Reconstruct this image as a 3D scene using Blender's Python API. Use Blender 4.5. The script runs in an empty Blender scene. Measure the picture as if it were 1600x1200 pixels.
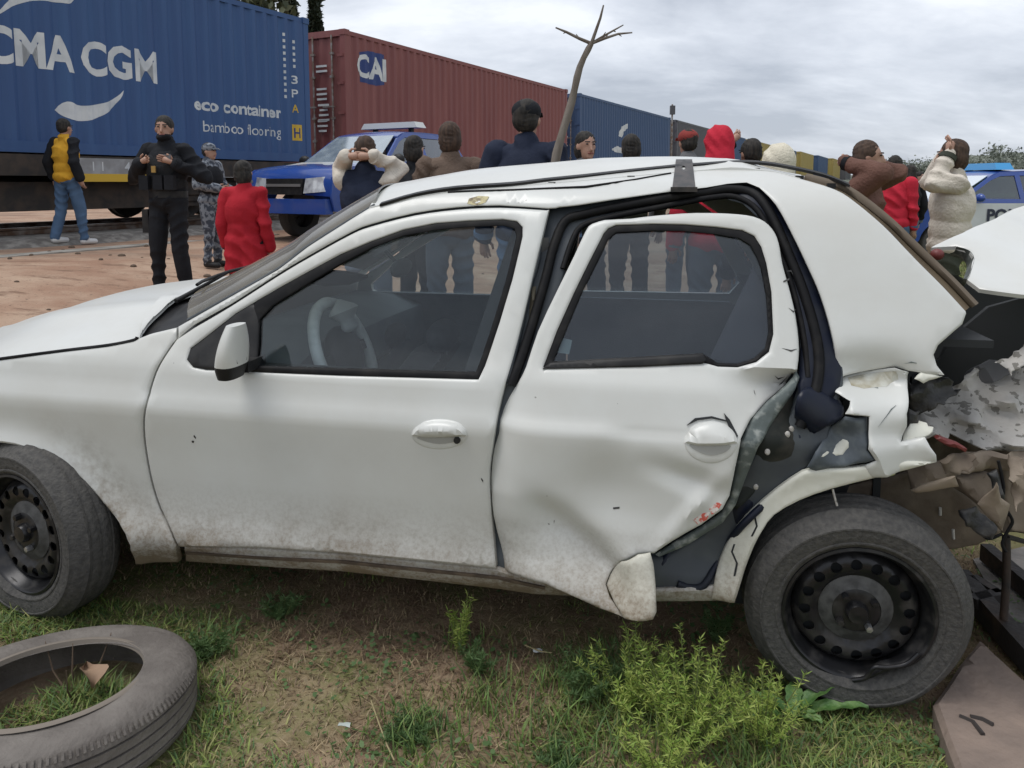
import bpy, bmesh, math, random
import numpy as np
from mathutils import Vector, Matrix, Euler
from mathutils.geometry import delaunay_2d_cdt
random.seed(7)
RNG = np.random.default_rng(7)
R = math.radians
scene = bpy.context.scene
COL = scene.collection

# ------------------------------------------------------------------ camera
CAM_H, PITCH, FPX, PX, PY = 1.38, R(6.0), 1180.0, 800.0, 409.0
cam_d = bpy.data.cameras.new('camera')
cam = bpy.data.objects.new('camera', cam_d)
COL.objects.link(cam)
cam.location = (0, 0, CAM_H)
cam.rotation_euler = (R(90) - PITCH, 0, 0)
cam_d.sensor_width = 36
cam_d.lens = 36 * FPX / 1600
cam_d.shift_y = -(600 - PY) / 1600
cam_d.clip_start, cam_d.clip_end = 0.02, 6000
scene.camera = cam

# ------------------------------------------------------------------ sky (overcast)
SUN_EL, SUN_AZ = R(70), R(262)
world = bpy.data.worlds.new('World')
scene.world = world
world.use_nodes = True
wn, wl = world.node_tree.nodes, world.node_tree.links
wn.clear()
w_out = wn.new('ShaderNodeOutputWorld')
w_bg = wn.new('ShaderNodeBackground')
w_tc = wn.new('ShaderNodeTexCoord')
w_sep = wn.new('ShaderNodeSeparateXYZ')
wl.new(w_tc.outputs['Generated'], w_sep.inputs[0])
def wmath(op, a, b=None):
    n = wn.new('ShaderNodeMath'); n.operation = op
    for i, v in enumerate((a, b)):
        if v is None: continue
        if isinstance(v, (int, float)): n.inputs[i].default_value = v
        else: wl.new(v, n.inputs[i])
    return n.outputs[0]
zc = wmath('ADD', wmath('MAXIMUM', w_sep.outputs[2], 0.0), 0.30)
w_com = wn.new('ShaderNodeCombineXYZ')
wl.new(wmath('DIVIDE', w_sep.outputs[0], zc), w_com.inputs[0])
wl.new(wmath('DIVIDE', w_sep.outputs[1], zc), w_com.inputs[1])
def wnoise(scale, detail, rough, dist, vec):
    n = wn.new('ShaderNodeTexNoise')
    n.inputs['Scale'].default_value = scale; n.inputs['Detail'].default_value = detail
    n.inputs['Roughness'].default_value = rough; n.inputs['Distortion'].default_value = dist
    wl.new(vec, n.inputs['Vector'])
    return n.outputs['Fac']
w_map = wn.new('ShaderNodeMapping'); w_map.inputs['Scale'].default_value = (0.8, 1.3, 1)
w_map.inputs['Location'].default_value = (2.3, 0.6, 0)
wl.new(w_com.outputs[0], w_map.inputs[0])
n1 = wnoise(0.9, 7, 0.55, 0.35, w_map.outputs[0])
n2 = wnoise(3.1, 6, 0.6, 0.2, w_map.outputs[0])
nmix = wmath('ADD', wmath('MULTIPLY', n1, 0.72), wmath('MULTIPLY', n2, 0.28))
w_ramp = wn.new('ShaderNodeValToRGB')
cr = w_ramp.color_ramp
cr.elements[0].position, cr.elements[0].color = 0.38, (0.40, 0.435, 0.50, 1)
cr.elements[1].position, cr.elements[1].color = 0.60, (0.80, 0.83, 0.88, 1)
e = cr.elements.new(0.5); e.color = (0.60, 0.635, 0.70, 1)
wl.new(nmix, w_ramp.inputs[0])
w_sky = wn.new('ShaderNodeTexSky'); w_sky.sky_type = 'NISHITA'; w_sky.sun_disc = False
w_sky.sun_elevation, w_sky.sun_rotation = SUN_EL, SUN_AZ
w_sks = wn.new('ShaderNodeMixRGB'); w_sks.blend_type = 'MULTIPLY'; w_sks.inputs[0].default_value = 1
w_sks.inputs[2].default_value = (0.09, 0.09, 0.09, 1)
wl.new(w_sky.outputs[0], w_sks.inputs[1])
w_mix = wn.new('ShaderNodeMixRGB'); w_mix.inputs[0].default_value = 0.9
wl.new(w_sks.outputs[0], w_mix.inputs[1]); wl.new(w_ramp.outputs[0], w_mix.inputs[2])
wl.new(w_mix.outputs[0], w_bg.inputs[0])
w_bg.inputs[1].default_value = 1.0
wl.new(w_bg.outputs[0], w_out.inputs[0])

sun_d = bpy.data.lights.new('sun', 'SUN')
sun = bpy.data.objects.new('sun', sun_d); COL.objects.link(sun)
sun_d.energy, sun_d.angle, sun_d.color = 1.4, R(30), (1, 0.97, 0.93)
# the sun stands high on the left, veiled by cloud
sd = Vector((math.sin(SUN_AZ) * math.cos(SUN_EL), math.cos(SUN_AZ) * math.cos(SUN_EL), math.sin(SUN_EL)))
sun.rotation_euler = sd.to_track_quat('Z', 'Y').to_euler()
scene.view_settings.view_transform = 'Standard'
scene.view_settings.look = 'None'
scene.view_settings.exposure = 0.38
scene.view_settings.gamma = 1.0
scene.view_settings.use_curve_mapping = False
scene.cycles.max_bounces = 8
scene.cycles.transparent_max_bounces = 16
scene.cycles.caustics_reflective = scene.cycles.caustics_refractive = False

# ------------------------------------------------------------------ helpers
def ray(px, py):
    a, b = (px - PX) / FPX, (PY - py) / FPX
    c, s = math.cos(PITCH), math.sin(PITCH)
    return Vector((a, c + b * s, -s + b * c))
def at(px, py, Y):                      # point of the place seen at a pixel, at ground distance Y
    d = ray(px, py)
    return Vector((0, 0, CAM_H)) + d * (Y / d.y)
def on_z(px, py, z=0.0):
    d = ray(px, py)
    return Vector((0, 0, CAM_H)) + d * ((z - CAM_H) / d.z)

def tag(o, label=None, cat=None, group=None, kind=None):
    if label: o['label'] = label
    if cat: o['category'] = cat
    if group: o['group'] = group
    if kind: o['kind'] = kind
    return o
def empty(name, loc=(0, 0, 0), rz=0.0, **kw):
    o = bpy.data.objects.new(name, None); COL.objects.link(o)
    o.location = loc; o.rotation_euler = (0, 0, rz); o.empty_display_size = 0.1
    return tag(o, **kw)
def link_mesh(name, me, mat, parent=None):
    o = bpy.data.objects.new(name, me); COL.objects.link(o)
    if mat is not None:
        me.materials.clear(); me.materials.append(mat)
    if parent is not None: o.parent = parent
    return o
def copy_tree(o, parent=None):
    kids = list(o.children)
    c = o.copy(); COL.objects.link(c); c.parent = parent
    for k in kids: copy_tree(k, c)
    return c

class MB:
    """collects pieces of ONE mesh"""
    def __init__(s): s.v, s.f = [], []
    def add(s, vs, fs):
        b = len(s.v); s.v += [tuple(p) for p in vs]; s.f += [tuple(b + i for i in f) for f in fs]; return s
    def box(s, c, d, rot=None, taper=1.0):
        x, y, z = d[0] / 2, d[1] / 2, d[2] / 2
        vs = [Vector((sx * x * (taper if sz > 0 else 1), sy * y * (taper if sz > 0 else 1), sz * z)) for sz in (-1, 1) for sy in (-1, 1) for sx in (-1, 1)]
        if rot is not None:
            m = rot if isinstance(rot, Matrix) else Euler(rot).to_matrix()
            vs = [m @ p for p in vs]
        c = Vector(c)
        return s.add([p + c for p in vs], [(0, 2, 3, 1), (4, 5, 7, 6), (0, 1, 5, 4), (2, 6, 7, 3), (0, 4, 6, 2), (1, 3, 7, 5)])
    def bar(s, p0, p1, w, h, up=(0, 0, 1)):
        p0, p1 = Vector(p0), Vector(p1); d = (p1 - p0).normalized(); u = Vector(up)
        a = d.cross(u).normalized() * w / 2; b = a.cross(d).normalized() * h / 2
        vs = [p + i * a + j * b for p in (p0, p1) for j in (-1, 1) for i in (-1, 1)]
        return s.add(vs, [(0, 2, 3, 1), (4, 5, 7, 6), (0, 1, 5, 4), (2, 6, 7, 3), (0, 4, 6, 2), (1, 3, 7, 5)])
    def tube(s, pts, r, n=8, cap=True):
        pts = [Vector(p) for p in pts]; m = len(pts)
        rs = r if isinstance(r, (list, tuple)) else [r] * m
        ref = None; vs = []; fs = []
        for i, p in enumerate(pts):
            d = (pts[min(i + 1, m - 1)] - pts[max(i - 1, 0)]).normalized()
            if ref is None: ref = d.orthogonal().normalized()
            ref = (ref - d * ref.dot(d)); ref = ref.normalized() if ref.length > 1e-6 else d.orthogonal().normalized()
            b = d.cross(ref)
            for k in range(n):
                t = 2 * math.pi * k / n
                vs.append(p + (ref * math.cos(t) + b * math.sin(t)) * rs[i])
        for i in range(m - 1):
            for k in range(n):
                k2 = (k + 1) % n
                fs.append((i * n + k, i * n + k2, (i + 1) * n + k2, (i + 1) * n + k))
        if cap: fs += [tuple(reversed(range(n))), tuple((m - 1) * n + k for k in range(n))]
        return s.add(vs, fs)
    def capsule(s, p0, p1, r0, r1, n=10):
        p0, p1 = Vector(p0), Vector(p1); d = p1 - p0
        d = d.normalized() if d.length > 1e-6 else Vector((0, 0, 1))
        pts, rs = [], []
        for t in (-90, -55, -20): pts.append(p0 + d * r0 * math.sin(R(t))); rs.append(max(r0 * math.cos(R(t)), 1e-4))
        for t in (20, 55, 90): pts.append(p1 + d * r1 * math.sin(R(t))); rs.append(max(r1 * math.cos(R(t)), 1e-4))
        return s.tube(pts, rs, n)
    def ellipsoid(s, c, r, nu=14, nv=9, rot=None):
        c = Vector(c); vs = []; fs = []
        m = Euler(rot).to_matrix() if rot is not None else None
        for j in range(nv + 1):
            a = -math.pi / 2 + math.pi * j / nv
            for i in range(nu):
                t = 2 * math.pi * i / nu
                p = Vector((r[0] * math.cos(a) * math.cos(t), r[1] * math.cos(a) * math.sin(t), r[2] * math.sin(a)))
                vs.append(c + (m @ p if m else p))
        for j in range(nv):
            for i in range(nu):
                i2 = (i + 1) % nu
                fs.append((j * nu + i, j * nu + i2, (j + 1) * nu + i2, (j + 1) * nu + i))
        return s.add(vs, fs)
    def lathe(s, prof, n=48, frame=None, closed=False):
        """prof: (radius, along axis y)"""
        vs, fs = [], []
        for r, a in prof:
            for k in range(n):
                t = 2 * math.pi * k / n
                p = Vector((r * math.cos(t), a, r * math.sin(t)))
                vs.append(frame @ p if frame is not None else p)
        m = len(prof)
        for i in range(m if closed else m - 1):
            i2 = (i + 1) % m
            for k in range(n):
                k2 = (k + 1) % n
                fs.append((i * n + k, i * n + k2, i2 * n + k2, i2 * n + k))
        return s.add(vs, fs)
    def grid(s, rows):
        n = len(rows[0]); vs = [p for r in rows for p in r]
        return s.add(vs, [(i * n + j, i * n + j + 1, (i + 1) * n + j + 1, (i + 1) * n + j) for i in range(len(rows) - 1) for j in range(n - 1)])
    def sheet(s, rows, off):
        """a grid with thickness: off is a vector or function(point)->vector"""
        n, m = len(rows[0]), len(rows)
        rows2 = [[Vector(p) + (off(p) if callable(off) else Vector(off)) for p in r] for r in rows]
        b = len(s.v)
        s.grid(rows); b2 = len(s.v)
        vs = [p for r in rows2 for p in r]; s.v += [tuple(p) for p in vs]
        for i in range(m - 1):
            for j in range(n - 1):
                s.f.append((b2 + i * n + j, b2 + (i + 1) * n + j, b2 + (i + 1) * n + j + 1, b2 + i * n + j + 1))
        loop = [j for j in range(n)] + [i * n + n - 1 for i in range(1, m)] + [(m - 1) * n + j for j in range(n - 2, -1, -1)] + [i * n for i in range(m - 2, 0, -1)]
        for a, c in zip(loop, loop[1:] + loop[:1]):
            s.f.append((b + a, b2 + a, b2 + c, b + c))
        return s
    def mesh(s, name, smooth=40, fix=True):
        me = bpy.data.meshes.new(name); me.from_pydata(s.v, [], s.f)
        if fix:
            bm = bmesh.new(); bm.from_mesh(me)
            bmesh.ops.recalc_face_normals(bm, faces=bm.faces); bm.to_mesh(me); bm.free()
        me.validate()
        if smooth:
            me.polygons.foreach_set('use_smooth', [True] * len(me.polygons))
            me.set_sharp_from_angle(angle=R(smooth))
        me.update()
        return me
    def build(s, name, mat, parent=None, smooth=40, fix=True):
        return link_mesh(name, s.mesh(name, smooth, fix), mat, parent)

# ---- 2D polygon filling
def densify(poly, step, closed=True):
    out = []; n = len(poly)
    for i in range(n if closed else n - 1):
        a, b = np.array(poly[i], float), np.array(poly[(i + 1) % n], float)
        k = max(1, int(math.ceil(np.linalg.norm(b - a) / step)))
        out += [tuple(a + (b - a) * j / k) for j in range(k)]
    if not closed: out.append(tuple(poly[-1]))
    return out
def spline(pts, k=4, closed=False):
    """Catmull-Rom through the points (any dimension)"""
    P = [np.array(p, float) for p in pts]; n = len(P); out = []
    for i in range(n if closed else n - 1):
        p0 = P[(i - 1) % n] if (closed or i > 0) else P[0]
        p1, p2 = P[i], P[(i + 1) % n]
        p3 = P[(i + 2) % n] if (closed or i + 2 < n) else P[-1]
        for j in range(k):
            t = j / k
            out.append(tuple(0.5 * ((2 * p1) + (-p0 + p2) * t + (2 * p0 - 5 * p1 + 4 * p2 - p3) * t * t + (-p0 + 3 * p1 - 3 * p2 + p3) * t ** 3)))
    if not closed: out.append(tuple(P[-1]))
    return out
def inside(pts, poly):
    pts = np.atleast_2d(pts); P = np.array(poly); x, y = pts[:, 0], pts[:, 1]
    r = np.zeros(len(pts), bool); j = len(P) - 1
    for i in range(len(P)):
        xi, yi, xj, yj = P[i, 0], P[i, 1], P[j, 0], P[j, 1]
        if yi != yj:
            c = ((yi > y) != (yj > y)) & (x < (xj - xi) * (y - yi) / (yj - yi) + xi)
            r ^= c
        j = i
    return r
def edge_dist(pts, polys):
    d = np.full(len(pts), 1e9)
    for P in polys:
        P = np.array(P)
        for a, b in zip(P, np.roll(P, -1, 0)):
            ab = b - a; L = ab @ ab + 1e-12
            t = np.clip(((pts - a) @ ab) / L, 0, 1)
            d = np.minimum(d, np.linalg.norm(pts - a - t[:, None] * ab, axis=1))
    return d
def fill(outline, holes=(), step=0.03, ring=0.0):
    """triangulate: returns pts (n,2), tris, boundary loops (as index lists), edge distance"""
    loops = [list(map(tuple, outline))] + [list(map(tuple, h)) for h in holes]
    pts, edges, idx = [], [], []
    for L in loops:
        b = len(pts); n = len(L); pts += L
        edges += [(b + i, b + (i + 1) % n) for i in range(n)]
    O = np.array(outline); lo, hi = O.min(0), O.max(0)
    gx = np.arange(lo[0] + step / 2, hi[0], step); gy = np.arange(lo[1] + step / 2, hi[1], step)
    G = np.array([(x + (step / 2 if j % 2 else 0), y) for j, y in enumerate(gy) for x in gx]) if len(gx) and len(gy) else np.zeros((0, 2))
    if len(G):
        k = inside(G, loops[0])
        for h in loops[1:]: k &= ~inside(G, h)
        G = G[k]
    if len(G):
        G = G[edge_dist(G, loops) > max(step * 0.4, ring * 1.3)]
    extra = []
    if ring > 0:
        for li, L in enumerate(loops):
            P = np.array(L); ar = 0.5 * np.sum(P[:, 0] * np.roll(P[:, 1], -1) - np.roll(P[:, 0], -1) * P[:, 1])
            T = np.roll(P, -1, 0) - np.roll(P, 1, 0); T /= (np.linalg.norm(T, axis=1)[:, None] + 1e-12)
            N = np.stack([-T[:, 1], T[:, 0]], 1) * (1 if ar > 0 else -1) * (1 if li == 0 else -1)
            for w in (0.35, 1.0):
                Q = P + N * ring * w
                d = edge_dist(Q, loops); k = inside(Q, loops[0]) & (d > ring * w * 0.8)
                for h in loops[1:]: k &= ~inside(Q, h)
                extra += [tuple(q) for q in Q[k]]
    allp = pts + extra + [tuple(g) for g in G]
    r = delaunay_2d_cdt([Vector(p) for p in allp], edges, [], 0, 1e-7)
    V = np.array([tuple(p) for p in r[0]]); T = [tuple(f) for f in r[2]]
    C = V[np.array(T)].mean(1); k = inside(C, loops[0])
    for h in loops[1:]: k &= ~inside(C, h)
    T = [t for t, q in zip(T, k) if q]
    ed = edge_dist(V, loops)
    return V, T, ed
def solid(V3, tris, off, mb=None):
    """V3 list of points, off list of offset vectors -> closed shell"""
    mb = mb or MB(); n = len(V3)
    cnt = {}
    for t in tris:
        for a, b in zip(t, t[1:] + t[:1]): cnt[(a, b)] = cnt.get((a, b), 0) + 1
    fs = list(tris) + [tuple(n + i for i in reversed(t)) for t in tris]
    for (a, b) in list(cnt):
        if (b, a) not in cnt: fs.append((b, a, n + a, n + b))
    return mb.add(list(V3) + [tuple(np.array(p) + np.array(o)) for p, o in zip(V3, off)], fs)

# ------------------------------------------------------------------ materials
MATS = {}
def mat(name, col, rough=0.6, metal=0.0, col2=None, nscale=6.0, ndetail=5, lo=0.4, hi=0.6, bump=0.0, bscale=60.0, spec=0.5, coat=0.0, rough2=None, coords='Object', stretch=None):
    if name in MATS: return MATS[name]
    m = bpy.data.materials.new(name); m.use_nodes = True; MATS[name] = m
    nt = m.node_tree; N, L = nt.nodes, nt.links; b = N['Principled BSDF']
    b.inputs['Base Color'].default_value = (*col, 1); b.inputs['Roughness'].default_value = rough
    b.inputs['Metallic'].default_value = metal; b.inputs['Specular IOR Level'].default_value = spec
    b.inputs['Coat Weight'].default_value = coat; b.inputs['Coat Roughness'].default_value = 0.08
    tc = N.new('ShaderNodeTexCoord'); vec = tc.outputs[coords]
    if stretch:
        mp = N.new('ShaderNodeMapping'); mp.inputs['Scale'].default_value = stretch; L.new(vec, mp.inputs[0]); vec = mp.outputs[0]
    if col2 is not None or rough2 is not None:
        n = N.new('ShaderNodeTexNoise'); n.inputs['Scale'].default_value = nscale; n.inputs['Detail'].default_value = ndetail
        L.new(vec, n.inputs['Vector'])
        mr = N.new('ShaderNodeMapRange'); mr.inputs[1].default_value = lo; mr.inputs[2].default_value = hi; L.new(n.outputs['Fac'], mr.inputs[0])
        if col2 is not None:
            mx = N.new('ShaderNodeMixRGB'); mx.inputs[1].default_value = (*col, 1); mx.inputs[2].default_value = (*col2, 1)
            L.new(mr.outputs[0], mx.inputs[0]); L.new(mx.outputs[0], b.inputs['Base Color'])
        if rough2 is not None:
            m2 = N.new('ShaderNodeMapRange'); m2.inputs[3].default_value = rough; m2.inputs[4].default_value = rough2
            L.new(mr.outputs[0], m2.inputs[0]); L.new(m2.outputs[0], b.inputs['Roughness'])
    if bump:
        n = N.new('ShaderNodeTexNoise'); n.inputs['Scale'].default_value = bscale; n.inputs['Detail'].default_value = 4
        L.new(vec, n.inputs['Vector'])
        bp = N.new('ShaderNodeBump'); bp.inputs['Strength'].default_value = bump; bp.inputs['Distance'].default_value = 0.01
        L.new(n.outputs['Fac'], bp.inputs['Height']); L.new(bp.outputs[0], b.inputs['Normal'])
    return m
def glass(name, tint, refl=1.0, rough=0.0, dust=0.0, dustcol=(0.4, 0.38, 0.34)):
    """thin pane: transparent + fresnel mirror (+ a film of dust)"""
    m = bpy.data.materials.new(name); m.use_nodes = True; MATS[name] = m
    N, L = m.node_tree.nodes, m.node_tree.links; N.clear()
    out = N.new('ShaderNodeOutputMaterial'); tr = N.new('ShaderNodeBsdfTransparent'); tr.inputs[0].default_value = (*tint, 1)
    gl = N.new('ShaderNodeBsdfGlossy'); gl.inputs['Roughness'].default_value = rough; gl.inputs[0].default_value = (0.95, 0.97, 1, 1)
    fr = N.new('ShaderNodeFresnel')
    ge = N.new('ShaderNodeNewGeometry'); io = N.new('ShaderNodeMapRange'); io.inputs[3].default_value = 1.5; io.inputs[4].default_value = 1 / 1.5
    L.new(ge.outputs['Backfacing'], io.inputs[0]); L.new(io.outputs[0], fr.inputs[0])     # both faces of the pane reflect alike
    ml = N.new('ShaderNodeMath'); ml.operation = 'MULTIPLY'; ml.inputs[1].default_value = refl; ml.use_clamp = True
    L.new(fr.outputs[0], ml.inputs[0])
    mx = N.new('ShaderNodeMixShader'); L.new(ml.outputs[0], mx.inputs[0]); L.new(tr.outputs[0], mx.inputs[1]); L.new(gl.outputs[0], mx.inputs[2])
    last = mx.outputs[0]
    if dust:
        df = N.new('ShaderNodeBsdfDiffuse'); df.inputs[0].default_value = (*dustcol, 1)
        tc = N.new('ShaderNodeTexCoord'); n = N.new('ShaderNodeTexNoise'); n.inputs['Scale'].default_value = 5; n.inputs['Detail'].default_value = 6
        L.new(tc.outputs['Object'], n.inputs['Vector'])
        mr = N.new('ShaderNodeMapRange'); mr.inputs[1].default_value = 0.3; mr.inputs[2].default_value = 0.75; mr.inputs[3].default_value = dust * 0.4; mr.inputs[4].default_value = dust
        L.new(n.outputs['Fac'], mr.inputs[0])
        m2 = N.new('ShaderNodeMixShader'); L.new(mr.outputs[0], m2.inputs[0]); L.new(last, m2.inputs[1]); L.new(df.outputs[0], m2.inputs[2]); last = m2.outputs[0]
    L.new(last, out.inputs[0])
    return m

def ground_z(x, y):
    """height of the ground: level round the car, rising gently to the railway"""
    x = np.asarray(x, float); y = np.asarray(y, float)
    # signed distance in front of the train's near side (positive towards the camera)
    d = (x + 4.15) * 0.887 - (y - 15.8) * 0.462
    t = np.clip((8.5 - d) / 6.5, 0, 1)
    z = 0.5 * t * t * (3 - 2 * t)
    a = np.clip((y - 5) / 5, 0, 1) * np.clip((x - 1.5) / 3, 0, 1); z = z + 0.13 * a * a * (3 - 2 * a)
    z = z + 0.018 * np.sin(x * 1.7 + 0.6) * np.cos(y * 1.3) * np.clip(np.hypot(x - 0.2, y - 2.6) / 3, 0.15, 1)
    return z
def gz(x, y): return float(ground_z(x, y))
# ================================================================== setting: ground, railway, far land
def ground_mat():
    m = bpy.data.materials.new('ground_soil'); m.use_nodes = True; N, L = m.node_tree.nodes, m.node_tree.links; b = N['Principled BSDF']
    tc = N.new('ShaderNodeTexCoord'); O = tc.outputs['Object']
    def noise(sc, det=6, ro=0.6, stretch=None):
        n = N.new('ShaderNodeTexNoise'); n.inputs['Scale'].default_value = sc; n.inputs['Detail'].default_value = det; n.inputs['Roughness'].default_value = ro
        v = O
        if stretch:
            mp = N.new('ShaderNodeMapping'); mp.inputs['Scale'].default_value = stretch; mp.inputs['Rotation'].default_value = (0, 0, R(27.5)); L.new(O, mp.inputs[0]); v = mp.outputs[0]
        L.new(v, n.inputs['Vector']); return n.outputs['Fac']
    def mr(v, a, b_, c=0.0, d=1.0):
        n = N.new('ShaderNodeMapRange'); n.interpolation_type = 'SMOOTHSTEP'; L.new(v, n.inputs[0])
        for i, q in enumerate((a, b_, c, d)): n.inputs[i + 1].default_value = q
        return n.outputs[0]
    def mix(f, a, c):
        n = N.new('ShaderNodeMixRGB'); L.new(f, n.inputs[0])
        for i, v in ((1, a), (2, c)):
            if isinstance(v, tuple): n.inputs[i].default_value = (*v, 1)
            else: L.new(v, n.inputs[i])
        return n.outputs[0]
    def mm(op, a, c):
        n = N.new('ShaderNodeMath'); n.operation = op
        for i, v in enumerate((a, c)):
            if isinstance(v, (int, float)): n.inputs[i].default_value = v
            else: L.new(v, n.inputs[i])
        return n.outputs[0]
    dirt = mix(mr(noise(1.6, 8), 0.35, 0.68), (0.34, 0.21, 0.145), (0.46, 0.33, 0.24))
    dirt = mix(mr(noise(0.5, 6, 0.6, (0.25, 1, 1)), 0.5, 0.72), dirt, (0.20, 0.145, 0.11))
    dirt = mix(mr(noise(24, 5), 0.60, 0.72), dirt, (0.16, 0.115, 0.085))
    dirt = mix(mr(noise(5, 8, 0.7, (0.35, 1, 1)), 0.52, 0.66), dirt, (0.235, 0.15, 0.105))
    lawn = mix(mr(noise(7, 8), 0.38, 0.62), (0.23, 0.155, 0.105), (0.34, 0.25, 0.165))
    lawn = mix(mr(noise(1.4, 4), 0.45, 0.62), lawn, (0.17, 0.185, 0.07))
    lawn = mix(mr(noise(60, 4), 0.5, 0.7), lawn, (0.30, 0.24, 0.155))
    far_g = mix(mr(noise(0.9, 7), 0.4, 0.65), (0.13, 0.16, 0.05), (0.22, 0.20, 0.10))
    sep = N.new('ShaderNodeSeparateXYZ'); L.new(O, sep.inputs[0])
    wob = mm('MULTIPLY', mm('SUBTRACT', noise(0.8, 5), 0.5), 1.6)
    # lawn near the camera, bare earth yard beyond, turf again to the right
    yy = mm('ADD', sep.outputs[1], wob)
    c = mix(mr(yy, 3.6, 4.6), lawn, dirt)
    xr = mm('ADD', mm('SUBTRACT', sep.outputs[0], mm('MULTIPLY', sep.outputs[1], 0.30)), wob)
    c = mix(mr(xr, 0.6, 1.6), c, far_g)
    L.new(c, b.inputs['Base Color']); b.inputs['Roughness'].default_value = 0.95; b.inputs['Specular IOR Level'].default_value = 0.15
    bp = N.new('ShaderNodeBump'); bp.inputs['Strength'].default_value = 0.6; bp.inputs['Distance'].default_value = 0.04
    L.new(mm('ADD', noise(9, 8, 0.7), mm('MULTIPLY', noise(45, 4), 0.4)), bp.inputs['Height']); L.new(bp.outputs[0], b.inputs['Normal'])
    return m
xs = np.concatenate([np.linspace(-900, -40, 10), np.linspace(-30, -6, 25), np.linspace(-5, 6, 70), np.linspace(7, 30, 24), np.linspace(40, 1500, 12)])
ys = np.concatenate([np.linspace(-300, -12, 8), np.linspace(-10, 0, 11), np.linspace(0.3, 6, 46), np.linspace(6.4, 20, 40), np.linspace(22, 60, 20), np.linspace(70, 2500, 14)])
XX, YY = np.meshgrid(xs, ys)
ZZ = ground_z(XX, YY)
tag(MB().grid([[(x, y, z) for x, y, z in zip(a, b_, c)] for a, b_, c in zip(XX, YY, ZZ)]).build('ground', ground_mat(), None, 180), kind='structure')

# ---- railway
TH = R(27.5)
TD = Vector((math.sin(TH), math.cos(TH), 0)); TN = Vector((math.cos(TH), -math.sin(TH), 0))     # along the train; towards the camera side
T0 = Vector((-4.15, 15.8, 0))                                                                 # near right foot of the first container
RAIL_Z = 0.72
TROT = R(90) - TH                                                                             # local x -> TD
def tpos(k, off=0.0, z=0.0): return T0 + TD * k - TN * off + Vector((0, 0, z))                # off: away from the camera
BALLAST = mat('railway_ballast', (0.16, 0.145, 0.13), 0.95, 0, (0.30, 0.28, 0.25), 9, lo=0.4, hi=0.65, bump=1.0, bscale=28)
rows = []
for k in np.concatenate([np.linspace(-30, 60, 46), np.linspace(80, 700, 16)]):
    rows.append([tpos(k, o, z) for o, z in ((-1.3, 0.30), (-0.75, 0.46), (-0.35, 0.60), (0.0, 0.61), (2.5, 0.61), (3.0, 0.5), (4.0, 0.2))])
tag(MB().grid(rows).build('track_bed', BALLAST, None, 30), kind='structure')
RAILM = mat('worn_rail_steel', (0.20, 0.17, 0.15), 0.45, 0.7, (0.10, 0.06, 0.04), 5)
for nm, o, lab in (('rail', 0.52, 'near steel rail under the freight wagons'), ('rail', 2.02, 'far steel rail under the freight wagons')):
    mb = MB(); p0, p1 = tpos(-30, o), tpos(600, o)
    prof = [(-0.06, 0.58), (0.06, 0.58), (0.06, 0.60), (0.012, 0.62), (0.012, 0.68), (0.034, 0.69), (0.034, 0.72), (-0.034, 0.72), (-0.034, 0.69), (-0.012, 0.68), (-0.012, 0.62), (-0.06, 0.60)]
    n = len(prof); vs = [p + TN * a + Vector((0, 0, z)) for p in (p0, p1) for a, z in prof]
    mb.add(vs, [(i, (i + 1) % n, n + (i + 1) % n, n + i) for i in range(n)] + [tuple(range(n)), tuple(range(2 * n - 1, n - 1, -1))])
    tag(mb.build(nm, RAILM, None, 20), label=lab, cat='rail', group='rails of the track')
# pale concrete edging in front of the track (seen left, under the train)
mb = MB(); p0, p1 = tpos(-14, -1.45), tpos(-2.6, -1.45)
CONC = mat('stained_concrete', (0.36, 0.34, 0.30), 0.9, 0, (0.20, 0.185, 0.16), 4, lo=0.4, hi=0.65, bump=0.4, bscale=30)
mb.bar(p0 + Vector((0, 0, 0.43)), p1 + Vector((0, 0, 0.43)), 0.30, 0.16)
tag(mb.build('kerb_stone', CONC, None, None), label='long pale concrete kerb in front of the railway track', cat='kerb')

# ---- containers
PITCH_C, DEP = 0.278, 0.036
def corr(L):
    """x positions and recess of a corrugated wall of length L"""
    xs_, ds = [0.0, 0.09], [0.0, 0.0]; x = 0.09
    while x + PITCH_C < L - 0.09:
        for dx, d in ((0.068, DEP), (0.070, DEP), (0.068, 0.0), (0.072, 0.0)):
            x += dx; xs_.append(x); ds.append(d)
    xs_.append(L); ds.append(0.0)
    return np.array(xs_), np.array(ds)
def container_mats(col, col2):
    nm = 'container_%d_%d_%d' % tuple(int(c * 999) for c in col)
    return mat(nm, col, 0.55, 0, col2, 3.2, lo=0.38, hi=0.70, bump=0.05, bscale=8, rough2=0.75, stretch=(1, 1, 0.12))
STEELBAR = mat('galvanised_bar', (0.34, 0.33, 0.32), 0.5, 0.4, (0.22, 0.15, 0.11), 8)
DECALW = mat('white_lettering', (0.66, 0.68, 0.68), 0.6, 0, (0.52, 0.55, 0.57), 3)
DECALY = mat('yellow_marking', (0.62, 0.40, 0.04), 0.6)
DECALB = mat('blue_marking', (0.02, 0.045, 0.18), 0.6)
CAST = mat('corner_casting', (0.10, 0.10, 0.11), 0.7, 0.2)
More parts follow.
